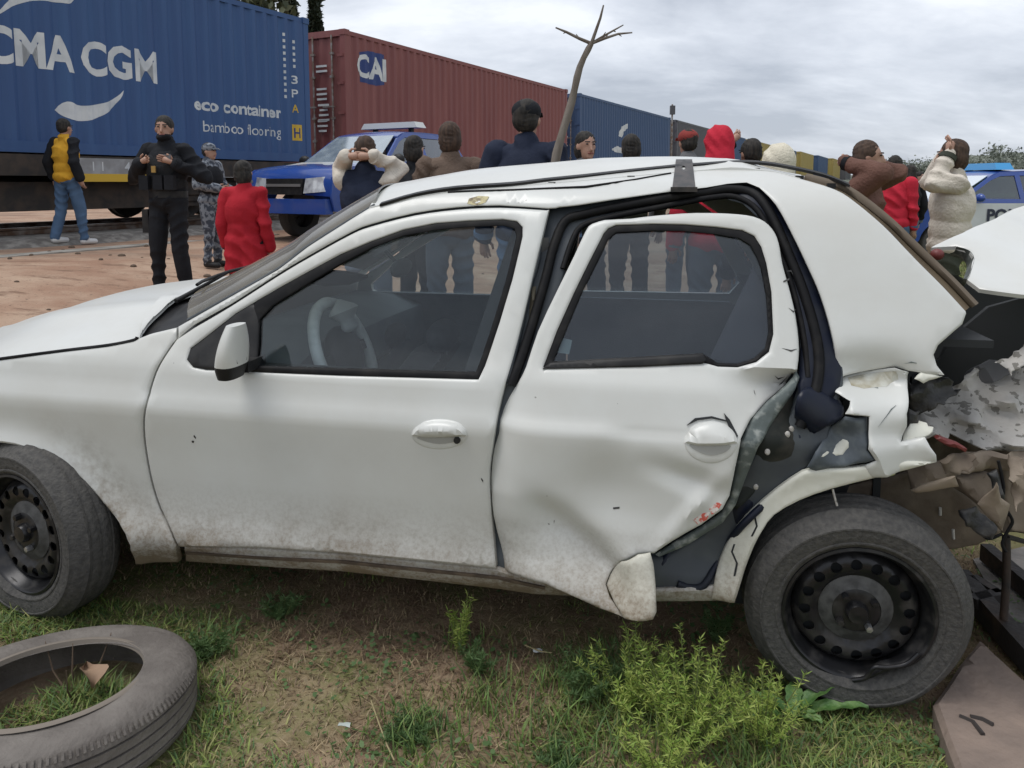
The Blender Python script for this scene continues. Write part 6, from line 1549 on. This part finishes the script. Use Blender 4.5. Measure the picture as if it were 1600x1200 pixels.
person('figure in a bright red hood behind the car roof', 1121, 5.4, 202, 178, REDH, DENIM2, 'down', hood=REDH, bulk=1.0)
person('dark-clad person with an arm raised to the head, right of the red hood', 1172, 6.2, 218, 200, K, K, 'one_up', 'down', bulk=1.1)
person('short figure whose cream knitted hat shows above the roof moulding', 1214, 4.5, 232, 178, K, K, 'down', hood=cloth('cream_knit', (0.56, 0.52, 0.42), bump=0.9))
person('person in brown fleece with hands behind the head', 1352, 5.3, 221, 60, BROWN, K, 'elbows_fwd', 'behind_head', hair=HAIRD, style='bob', bulk=1.0)
person('person in a bright red jacket and jeans behind the brown fleece', 1397, 8.2, 244, 150, REDH, DENIM, 'close', bulk=0.8)
person('dark-haired person in black further back, right of the red jacket', 1420, 9.2, 258, 200, K, DENIM2, 'down', style='long')
person('person in a bulky white hooded top, arms lifted to the head', 1488, 5.5, 219, -115, CREAM, OLIVE, 'to_face', bulk=1.2, style='bob', hair=HAIRD)
person('distant bystander in white left of the hooded figure', 1437, 14.0, 268, 10, WHITEC, DENIM, 'down', voxel=0.022)
person('distant bystander in black beside the one in white', 1452, 15.0, 270, 190, K, K, 'down', voxel=0.022)
flush()
# ================================================================== small things near the camera
# ---- tyre lying on the grass
tc_ = on_z(74, 1066, 0.16)
ty = empty('loose_tyre', (tc_.x, tc_.y, 0.0), label='worn tyre without a rim lying flat in the grass', cat='tyre')
ty.rotation_euler = (R(-7), R(1), R(12)); ty.scale = (0.96, 0.96, 0.9)
OLDT = mat('weathered_tyre', (0.12, 0.105, 0.093), 0.85, 0, (0.20, 0.18, 0.16), 9, lo=0.35, hi=0.7, bump=0.5, bscale=70)
INT = mat('tyre_inside', (0.075, 0.055, 0.042), 0.9, 0, (0.12, 0.09, 0.07), 6)
prof = [(0.212, 0.165), (0.218, 0.172), (0.236, 0.170), (0.268, 0.178), (0.305, 0.176), (0.325, 0.165), (0.337, 0.150)]
for g_ in (0.128, 0.100, 0.072, 0.044):
    prof += [(0.344, g_ + 0.012), (0.345, g_ + 0.003), (0.337, g_ + 0.002), (0.337, g_ - 0.003), (0.345, g_ - 0.004)]
prof += [(0.337, 0.020), (0.318, 0.004), (0.29, -0.004), (0.235, 0.004), (0.212, 0.012), (0.222, 0.020), (0.30, 0.022), (0.326, 0.06), (0.328, 0.11), (0.312, 0.150), (0.245, 0.158)]
FL = Matrix(((1, 0, 0, 0), (0, 0, 1, 0), (0, 1, 0, 0), (0, 0, 0, 1)))
cs_ = MB().lathe(prof, 96, FL, closed=True)
cs_.v = [(x * (1 + 0.012 * math.sin(3 * math.atan2(y, x))), y, z + 0.006 * math.sin(2 * math.atan2(y, x) + 1)) for x, y, z in cs_.v]
cs_.build('casing', OLDT, ty, 32)
bead = MB().lathe([(0.213, 0.160), (0.216, 0.1735), (0.226, 0.1745), (0.232, 0.170)], 72, FL).build('bead', mat('pale_bead', (0.20, 0.17, 0.14), 0.8), ty, 60)
for k in range(90):
    a = k / 90 * 2 * math.pi
    pass
sid = MB()
for k in range(150):
    a = k / 150 * 2 * math.pi
    sid.box((0.3395 * math.cos(a), 0.3395 * math.sin(a), 0.148), (0.004, 0.006, 0.020), Euler((0, R(-35), a)).to_matrix())
tag(sid.build('shoulder_lugs', OLDT, ty, None), kind='stuff')

# ---- concrete slab at the lower right
sl = [on_z(x, y, 0.06) for x, y in ((1458, 1098), (1497, 1040), (1532, 996), (1600, 1058), (1760, 1180), (1760, 1400), (1520, 1270))]
V, T, ed = fill(densify([(p.x, p.y) for p in sl], 0.05), (), 0.05, 0.012)
r_ = random.Random(2)
zz = 0.06 - 0.012 * np.clip(1 - ed / 0.012, 0, 1) + 0.004 * np.sin(V[:, 0] * 21) * np.sin(V[:, 1] * 17)
SLAB = mat('brown_stained_slab', (0.27, 0.205, 0.165), 0.85, 0, (0.16, 0.125, 0.105), 5, lo=0.35, hi=0.65, bump=0.5, bscale=45)
slab = tag(solid([(a, b_, z) for (a, b_), z in zip(V, zz)], T, [(0, 0, -0.09)] * len(V)).build('concrete_slab', SLAB, None, 30), 'brown stained concrete slab at the rear wheel of the wreck', 'slab')
for pts in (((1499, 1119), (1520, 1128), (1536, 1148)), ((1516, 1120), (1535, 1124), (1552, 1133))):
    P = [on_z(x, y, 0.063) for x, y in pts]
    MB().tube(P, 0.006, 5).build('tar_mark', mat('tar', (0.035, 0.028, 0.025), 0.8), slab, 60)
# ---- bent iron frame behind the slab
IRON = mat('dark_rusty_iron', (0.030, 0.026, 0.024), 0.7, 0.3, (0.10, 0.065, 0.045), 9, lo=0.5, hi=0.75, bump=0.4, bscale=40)
fr_ = empty('iron_frame', on_z(1560, 960, 0.0), label='dark bent iron frame lying on the paving behind the wreck', cat='scrap iron')
fl_ = fr_.location
def fbar(name, pts, z, w, h):
    P = [on_z(x, y, zz_) - fl_ for (x, y), zz_ in zip(pts, z)]
    mb = MB()
    for a, b_ in zip(P, P[1:]): mb.bar(a, b_, w, h)
    return mb.build(name, IRON, fr_)
fbar('long_bar', ((1500, 905), (1570, 985), (1660, 1085)), (0.06, 0.06, 0.06), 0.05, 0.07)
fbar('long_bar', ((1540, 862), (1620, 930), (1700, 1010)), (0.06, 0.06, 0.06), 0.04, 0.06)
fbar('cross_bar', ((1518, 940), (1565, 930)), (0.08, 0.08), 0.035, 0.03)
fbar('cross_bar', ((1520, 905), (1562, 932)), (0.08, 0.08), 0.03, 0.03)
fbar('cross_bar', ((1580, 1000), (1640, 985)), (0.05, 0.05), 0.05, 0.05)
U = [on_z(1574, 1000, 0.03), on_z(1568, 970, 0.12), None]
b0 = on_z(1574, 1000, 0.03); 
upr = [at(x, y, b0.y) - fl_ for x, y in spline([(1592, 1002), (1574, 1000), (1568, 975), (1571, 930), (1573, 880), (1572, 838)], 3)]
MB().tube(upr, 0.011, 8).build('upright', IRON, fr_, 60)
MB().tube([at(1572, 838, b0.y) - fl_, at(1600, 846, b0.y + 0.1) - fl_, at(1640, 850, b0.y + 0.1) - fl_], 0.008, 6).build('top_rod', IRON, fr_, 60)
# ---- grey paving behind the rear bumper
pv = [on_z(x, y, 0.004) for x, y in ((1520, 880), (1600, 860), (1900, 900), (2000, 1150), (1640, 1100))]
V, T, ed = fill(densify([(p.x, p.y) for p in pv], 0.06), (), 0.08)
tag(solid([(a, b_, 0.02) for a, b_ in V], T, [(0, 0, -0.05)] * len(V)).build('pavement', mat('grey_paving', (0.24, 0.22, 0.20), 0.9, 0, (0.15, 0.14, 0.13), 9, lo=0.4, hi=0.6, bump=0.5, bscale=60), None, 30), kind='structure')

# ---- leafless sapling behind the car
YT = 4.5
tk = [(846, 420), (858, 310), (872, 240), (890, 160), (908, 105), (924, 68)]
base = on_z(838, 480, 0); bx_ = at(836, 285, YT)
T0_ = Vector((bx_.x, YT, gz(bx_.x, YT)))
sap = empty('bare_sapling', T0_, label='leafless young tree with four bare branches rising behind the car', cat='tree')
P = [Vector((0, 0, -0.05))] + [at(x + dx_, y, YT + dx_ * 0.004) - T0_ for (x, y), dx_ in zip(tk, (0, 3, -2, 3, -2, 0))]
SB = mat('sapling_bark', (0.115, 0.09, 0.07), 0.9, 0, (0.19, 0.165, 0.14), 12, bump=0.6, bscale=50, stretch=(1, 1, 0.3))
MB().tube(spline(P, 3), [(0.036 - 0.020 * i / 18) * (1 + 0.09 * math.sin(i * 2.3)) for i in range(19)], 10).build('trunk', SB, sap, 60)
for br, r0 in (([(924, 68), (905, 60), (885, 50), (868, 43)], 0.011), ([(924, 68), (931, 48), (938, 28), (943, 8)], 0.011), ([(924, 68), (942, 57), (958, 48), (974, 39)], 0.008), ([(924, 68), (945, 60), (966, 53), (988, 51)], 0.010)):
    dy = 0.05 * (br[-1][0] % 3 - 1)
    Q = [at(x, y, YT + dy * i / 3) - T0_ for i, (x, y) in enumerate(br)]
    b_ = MB().tube(Q, [r0, r0 * 0.85, r0 * 0.7, r0 * 0.4], 7).build('branch', SB, sap, 60)
    for i in (1, 2):
        d = (Q[i + 1] - Q[i]).normalized(); MB().tube([Q[i], Q[i] + d * 0.02 + Vector((0, 0, 0.016 * (1 if i == 1 else -1)))], [0.005, 0.002], 5).build('twig', SB, b_, 60)

# ---- weeds
WEED = leaf_mat('weed_leaf', (0.22, 0.36, 0.06), (0.50, 0.56, 0.15), 0.35)
WEED2 = leaf_mat('dark_weed_leaf', (0.08, 0.15, 0.05), (0.15, 0.24, 0.09), 0.35)
STEM = mat('weed_stem', (0.13, 0.16, 0.05), 0.8)
def weed(px, py, h, spread, n, label, m, seed, leaf=0.0062, per=64):
    b = on_z(px, py, 0); g = np.random.default_rng(seed)
    w = empty('weed_plant', (b.x, b.y, gz(b.x, b.y) - 0.005), label=label, cat='weed', group='weeds beside the car')
    C = []; D = []; st = MB()
    for i in range(n):
        a = g.uniform(0, 6.28); rr = spread * math.sqrt(g.uniform(0, 1)); hh = h * g.uniform(0.55, 1)
        e_ = np.array([math.cos(a) * rr, math.sin(a) * rr, hh]); s0_ = np.array([math.cos(a) * rr * 0.2, math.sin(a) * rr * 0.2, 0])
        mid = s0_ * 0.5 + e_ * 0.5 + np.array([0, 0, hh * 0.12])
        st.tube([s0_, mid, e_], [0.0022, 0.0016, 0.0007], 4)
        t = g.uniform(0.12, 1, per) ** 0.8
        p = (1 - t)[:, None] ** 2 * s0_ + (2 * t * (1 - t))[:, None] * mid + (t ** 2)[:, None] * e_
        C.append(p)
    st.build('stems', STEM, w, 60)
    C = np.concatenate(C); n_ = len(C)
    A = g.normal(size=(n_, 3)) * np.array([1, 1, 0.5]) + np.array([0, 0, 0.55]); A /= np.linalg.norm(A, axis=1)[:, None]
    B = np.cross(A, g.normal(size=(n_, 3))); B /= np.linalg.norm(B, axis=1)[:, None]
    s = leaf * g.uniform(0.6, 1.5, n_)[:, None]
    V = np.stack([C, C + A * s + B * s * 0.22, C + A * s * 2.6, C + A * s - B * s * 0.22], 1).reshape(-1, 3)
    tag(link_mesh('foliage', np_mesh('foliage', V, np.arange(4 * n_).reshape(-1, 4)), m, w), kind='stuff')
weed(1080, 1150, 0.25, 0.18, 44, 'tall lime green feathery weed, largest clump before the rear wheel', WEED, 1)
weed(990, 1115, 0.20, 0.16, 34, 'lime green feathery weed left of the largest clump', WEED, 2)
weed(1190, 1160, 0.18, 0.13, 30, 'feathery weed at the foot of the rear tyre', WEED, 3)
weed(1040, 1215, 0.17, 0.13, 30, 'feathery weed at the bottom edge below the largest clump', WEED, 11)
weed(925, 1085, 0.11, 0.12, 34, 'low dark green weed left of the feathery clumps', WEED2, 4)
weed(716, 1020, 0.19, 0.05, 12, 'thin upright weed standing alone below the front door', WEED, 5, 0.006)
weed(740, 1050, 0.08, 0.07, 14, 'sprawling weed right beside the thin upright one', WEED2, 12)
weed(330, 1030, 0.07, 0.07, 22, 'small bright green tuft right of the loose tyre', WEED2, 6)
weed(440, 965, 0.07, 0.08, 20, 'small bluish green weed in the shade below the sill', WEED2, 7)
weed(880, 1195, 0.05, 0.07, 18, 'low leafy weed at the bottom edge left of the feathery clumps', WEED2, 8)
weed(1120, 1000, 0.10, 0.07, 16, 'weed in the shade between the torn door corner and rear tyre', WEED2, 9)
weed(250, 1120, 0.10, 0.05, 14, 'grass-like weed leaning on the near side of the loose tyre', WEED2, 10)
weed(640, 1150, 0.045, 0.10, 26, 'flat green weed in the grass at bottom centre', WEED2, 13)
# broad-leaved rosette by the wheel
b = on_z(1238, 1120, 0.0)
ro = empty('dock_plant', (b.x, b.y, gz(b.x, b.y)), label='broad-leaved green plant in front of the rear tyre', cat='weed')
DOCK = mat('dock_leaf', (0.07, 0.16, 0.04), 0.5, 0, (0.16, 0.27, 0.08), 30, lo=0.35, hi=0.65, bump=0.5, bscale=60)
for a, ln, up in ((-8, 0.19, 0.35), (22, 0.17, 0.8), (75, 0.10, 0.9), (150, 0.12, 0.5), (200, 0.12, 0.3), (-55, 0.10, 0.3)):
    d = Vector((math.cos(R(a)), math.sin(R(a)) * 0.6, 0)); sdv = Vector((-d.y, d.x, 0)).normalized(); rows = []
    for t in np.linspace(0, 1, 9):
        wd = 0.021 * math.sin(math.pi * min(1, t * 0.9 + 0.08)) ** 0.8 * (1 + 0.12 * math.sin(t * 30))
        c = d * ln * t + Vector((0, 0, ln * up * t - ln * 0.5 * up * t * t + 0.01))
        rows.append([c + sdv * wd * u + Vector((0, 0, 0.55 * wd * abs(u) + 0.004 * math.sin(t * 26 + 3 * u))) for u in (-1, -0.5, 0, 0.5, 1)])
    MB().sheet(rows, (0, 0, -0.0015)).build('leaf', DOCK, ro, 60)
# ---- litter
for x, y, s_, lab, m_ in ((833, 1032, 0.018, 'small white scrap of plastic on the bare patch below the rear door', DECALW), (528, 1152, 0.020, 'pale torn paper scrap in the grass at bottom centre', MATS['pale_sticker'])):
    p = on_z(x, y, 0.0); mb = MB(); r_ = random.Random(x)
    mb.sheet([[Vector((i * s_ * 0.5, j * s_ * 0.4, r_.uniform(0, s_ * 0.4))) for i in range(4)] for j in range(3)], (0, 0, -0.001))
    o = tag(mb.build('litter_scrap', m_, None, 40), lab, 'litter', 'scraps of litter'); o.location = (p.x, p.y, gz(p.x, p.y) + 0.025)
for pts, lab in ((((580, 1095), (592, 1130), (605, 1165), (616, 1188)), 'long dry straw lying in the grass at bottom centre'), (((820, 1008), (845, 1018), (862, 1020)), 'short dry twig below the rear door')):
    P = [on_z(x, y, 0.03) for x, y in pts]
    o = MB().tube([q - P[0] for q in P], 0.0022, 5).build('dry_stalk', mat('straw', (0.30, 0.25, 0.13), 0.8), None, 60); o.location = P[0]; tag(o, lab, 'twig', 'dry stalks')
# dry twigs and leaf inside the tyre
p = on_z(115, 1080, 0.02); tw = MB()
for a, b_, c in ((0.0, 0.0, 0.02), (0.03, 0.04, 0.0), (-0.05, 0.02, 0.0), (0.02, -0.05, 0.01)):
    tw.tube([(a * 0.3, b_ * 0.3, 0), (a * 1.4, b_ * 1.4, 0.06 + c), (a * 2, b_ * 2 + 0.01, 0.13 + c)], [0.003, 0.0025, 0.001], 5)
o = tag(tw.build('dry_twig', mat('twig_brown', (0.16, 0.11, 0.075), 0.9), None, 60), 'dry forked twig standing inside the loose tyre', 'twig'); o.location = (p.x, p.y, 0.0)
p = on_z(143, 1075, 0.06); lf = MB(); rows = []
for t in np.linspace(0, 1, 7): rows.append([Vector((0.035 * math.sin(math.pi * min(1, t + .06)) * u, 0.08 * t, 0.02 * math.sin(5 * t) + 0.02 * u * u)) for u in (-1, -.5, 0, .5, 1)])
o = tag(lf.sheet(rows, (0, 0, -0.001)).build('dead_leaf', mat('dead_leaf', (0.30, 0.20, 0.13), 0.8), None, 60), 'curled pale brown dead leaf inside the loose tyre', 'leaf'); o.location = p; o.rotation_euler = (0.5, 0.3, 0.8)

# ---- grass: uncountable, one mass
def grass(name, n, box, hmin, hmax, wid, seed, cols, dens_fn, lean=0.5, label=''):
    g = np.random.default_rng(seed)
    X = g.uniform(box[0], box[1], n); Y = g.uniform(box[2], box[3], n)
    d = dens_fn(X, Y); k = g.uniform(0, 1, n) < d; X, Y, d = X[k], Y[k], d[k]; n = len(X)
    keep = np.ones(n, bool)
    for poly in ([(p.x, p.y) for p in sl],): keep &= ~inside(np.stack([X, Y], 1), poly)
    rr = np.hypot(X - tc_.x, Y - tc_.y); keep &= ~((rr > 0.20) & (rr < 0.335))
    X, Y, d = X[keep], Y[keep], d[keep]; n = len(X)
    Z = ground_z(X, Y) - 0.004
    a = g.uniform(0, 2 * np.pi, n); h = g.uniform(hmin, hmax, n) * (0.55 + 0.6 * d); ln = lean * g.uniform(0.2, 1.4, n) * h
    dx, dy = np.cos(a), np.sin(a); w = wid * g.uniform(0.6, 1.3, n); sx, sy = -dy * w, dx * w
    b0 = np.stack([X - sx, Y - sy, Z], 1); b1 = np.stack([X + sx, Y + sy, Z], 1)
    m0 = np.stack([X + dx * ln * 0.35 - sx * 0.8, Y + dy * ln * 0.35 - sy * 0.8, Z + h * 0.6], 1); m1 = m0 + np.stack([sx * 1.6, sy * 1.6, 0 * sx], 1)
    t = np.stack([X + dx * ln, Y + dy * ln, Z + h], 1)
    V = np.stack([b0, b1, m1, m0, t], 1).reshape(-1, 3)
    base_i = np.arange(n)[:, None] * 5
    F = [tuple(q) for q in (base_i + np.array([0, 1, 2, 3])).tolist()] + [tuple(q) for q in (base_i + np.array([3, 2, 4])).tolist()]
    me = bpy.data.meshes.new(name); me.from_pydata(V.tolist(), [], F)
    ci = g.integers(0, len(cols), n); C = np.array(cols)[ci] * g.uniform(0.7, 1.3, n)[:, None]
    at_ = me.color_attributes.new('tint', 'FLOAT_COLOR', 'POINT')
    cc = np.concatenate([np.repeat(C, 5, 0), np.ones((5 * n, 1))], 1); at_.data.foreach_set('color', cc.ravel().astype(np.float32))
    me.update()
    return tag(link_mesh(name, me, GRASSM, None), label, 'grass', kind='stuff')
GRASSM = bpy.data.materials.new('grass_blade'); GRASSM.use_nodes = True
_N, _L = GRASSM.node_tree.nodes, GRASSM.node_tree.links; _b = _N['Principled BSDF']; _a = _N.new('ShaderNodeVertexColor'); _a.layer_name = 'tint'
_L.new(_a.outputs[0], _b.inputs['Base Color']); _b.inputs['Roughness'].default_value = 0.65
_t = _N.new('ShaderNodeBsdfTranslucent'); _L.new(_a.outputs[0], _t.inputs[0]); _m = _N.new('ShaderNodeMixShader'); _m.inputs[0].default_value = 0.3
_L.new(_b.outputs[0], _m.inputs[1]); _L.new(_t.outputs[0], _m.inputs[2]); _L.new(_m.outputs[0], _N['Material Output'].inputs[0])
_ph = RNG.uniform(0, 6.28, 14)
def patch(X, Y, f):
    s = np.zeros_like(X)
    for i in range(7):
        an = _ph[i] ; s = s + np.sin(f * (1 + 0.37 * i) * (X * np.cos(an) + Y * np.sin(an)) + _ph[i + 7]) / (1 + 0.3 * i)
    return s / 3.4
# bare worn patches, traced from the photo on the ground
BARE = [(on_z(x, y, 0), r) for x, y, r in ((860, 1045, 0.16), (640, 990, 0.24), (560, 1070, 0.16), (400, 1020, 0.12), (720, 1110, 0.10), (480, 1000, 0.16), (800, 985, 0.2), (690, 1050, 0.10), (430, 1080, 0.10), (540, 1180, 0.10))]
def green(X, Y):
    d = 0.50 + 0.75 * patch(X, Y, 6.0) + 0.22 * (X > 0.1)
    for c, r in BARE: d = d - 0.75 * np.exp(-((X - c.x) ** 2 + (Y - c.y) ** 2) / r ** 2)
    d = d - 0.7 * ((Y > 2.05 - 0.19 * (X - 0.88) - 0.12) & (Y < 3.6))       # thin in the shade beneath the car
    return np.clip(d, 0.03, 1)
def straw(X, Y): return np.clip(0.62 - 0.5 * patch(X, Y, 5.0), 0.12, 1)
grass('green_grass', 130000, (-1.95, 1.9, 1.40, 3.2), 0.012, 0.040, 0.0022, 3, [(0.19, 0.27, 0.06), (0.26, 0.33, 0.085), (0.14, 0.22, 0.065), (0.34, 0.34, 0.13), (0.11, 0.20, 0.07)], green, 1.5, 'short green grass growing in patches round the car')
grass('dry_grass', 110000, (-1.95, 1.9, 1.40, 3.2), 0.006, 0.024, 0.0018, 4, [(0.34, 0.25, 0.15), (0.42, 0.33, 0.20), (0.25, 0.17, 0.11), (0.20, 0.14, 0.09)], straw, 2.2, 'dry brown grass and thatch between the green patches')
def outer(X, Y):
    m = (X > -1.95) & (X < 1.9) & (Y > 1.40) & (Y < 3.2)
    return np.where(m, 0.0, np.clip(0.45 + 0.5 * patch(X, Y, 4.0), 0.05, 1) * np.clip((4.6 - Y) / 1.2, 0, 1))
grass('verge_grass', 70000, (-4.5, 3.6, 0.2, 4.6), 0.012, 0.045, 0.0028, 13, [(0.19, 0.27, 0.06), (0.26, 0.33, 0.085), (0.34, 0.30, 0.15), (0.30, 0.23, 0.13)], outer, 1.3, 'thin verge grass further round the car')
def tuft(X, Y):
    d = np.zeros_like(X)
    for x, y, r in ((330, 1010, 0.09), (262, 1140, 0.06), (230, 1180, 0.05), (130, 1095, 0.12), (60, 940, 0.12), (20, 955, 0.12), (180, 1110, 0.08), (900, 1080, 0.12), (1000, 1090, 0.2), (860, 1180, 0.1), (660, 1160, 0.15), (760, 1090, 0.1), (720, 1010, 0.06), (1180, 1180, 0.1), (960, 1190, 0.15)):
        c = on_z(x, y, 0); d = d + np.exp(-((X - c.x) ** 2 + (Y - c.y) ** 2) / r ** 2)
    return np.clip(d, 0, 1)
grass('grass_tufts', 24000, (-1.6, 1.6, 1.25, 2.7), 0.03, 0.07, 0.0022, 5, [(0.13, 0.21, 0.05), (0.17, 0.27, 0.07), (0.10, 0.17, 0.055), (0.24, 0.27, 0.09)], tuft, 0.9, 'longer tufts of green grass near the tyres')
def farg(X, Y): return np.clip(((X - 0.30 * Y) > 1.0) * (0.55 + 0.4 * patch(X, Y, 2.0)), 0, 1)
grass('far_turf', 40000, (2.2, 9.5, 3.8, 14), 0.03, 0.09, 0.006, 6, [(0.10, 0.15, 0.035), (0.16, 0.19, 0.06), (0.20, 0.19, 0.09)], farg, 0.8, 'rough turf in the field on the right')
# small round leaves of clover and plantain among the blades
g = np.random.default_rng(12); n = 9000
X = g.uniform(-1.7, 1.7, n); Y = g.uniform(1.3, 2.7, n)
k = (g.uniform(0, 1, n) < np.clip(patch(X + 3, Y, 7.0) * 1.4 + 0.05, 0, 1)) & (np.hypot(X - tc_.x, Y - tc_.y) > 0.34) & ~inside(np.stack([X, Y], 1), [(p.x, p.y) for p in sl]); X, Y = X[k], Y[k]; n = len(X)
C = np.stack([X, Y, ground_z(X, Y) + g.uniform(0.006, 0.028, n)], 1); a = g.uniform(0, 6.28, n); s = g.uniform(0.004, 0.010, n)
A = np.stack([np.cos(a), np.sin(a), g.uniform(-0.5, 0.5, n)], 1) * s[:, None]; B = np.stack([-np.sin(a), np.cos(a), g.uniform(-0.4, 0.4, n)], 1) * s[:, None] * 0.62
V = np.stack([C - A, C - A * 0.4 + B, C + A * 0.5 + B * 0.9, C + A, C + A * 0.5 - B * 0.9, C - A * 0.4 - B], 1).reshape(-1, 3)
tag(link_mesh('clover_leaves', np_mesh('clover_leaves', V, np.arange(6 * n).reshape(-1, 6)), WEED2, None), 'low clover and plantain leaves scattered through the grass', 'grass', kind='stuff')
# ---- stones and clods on the earth yard
r_ = random.Random(9); mb = MB()
for k in range(140):
    x, y = r_.uniform(-7.5, 1.5), r_.uniform(4.2, 10.5); s_ = r_.uniform(0.012, 0.04)
    mb.ellipsoid((x, y, gz(x, y) + s_ * 0.2), (s_ * r_.uniform(0.8, 1.5), s_, s_ * 0.6), 6, 4)
tag(mb.build('loose_stones', mat('clod', (0.12, 0.085, 0.06), 0.95), None, 30), 'small clods and stones strewn over the bare earth', 'stones', kind='stuff')
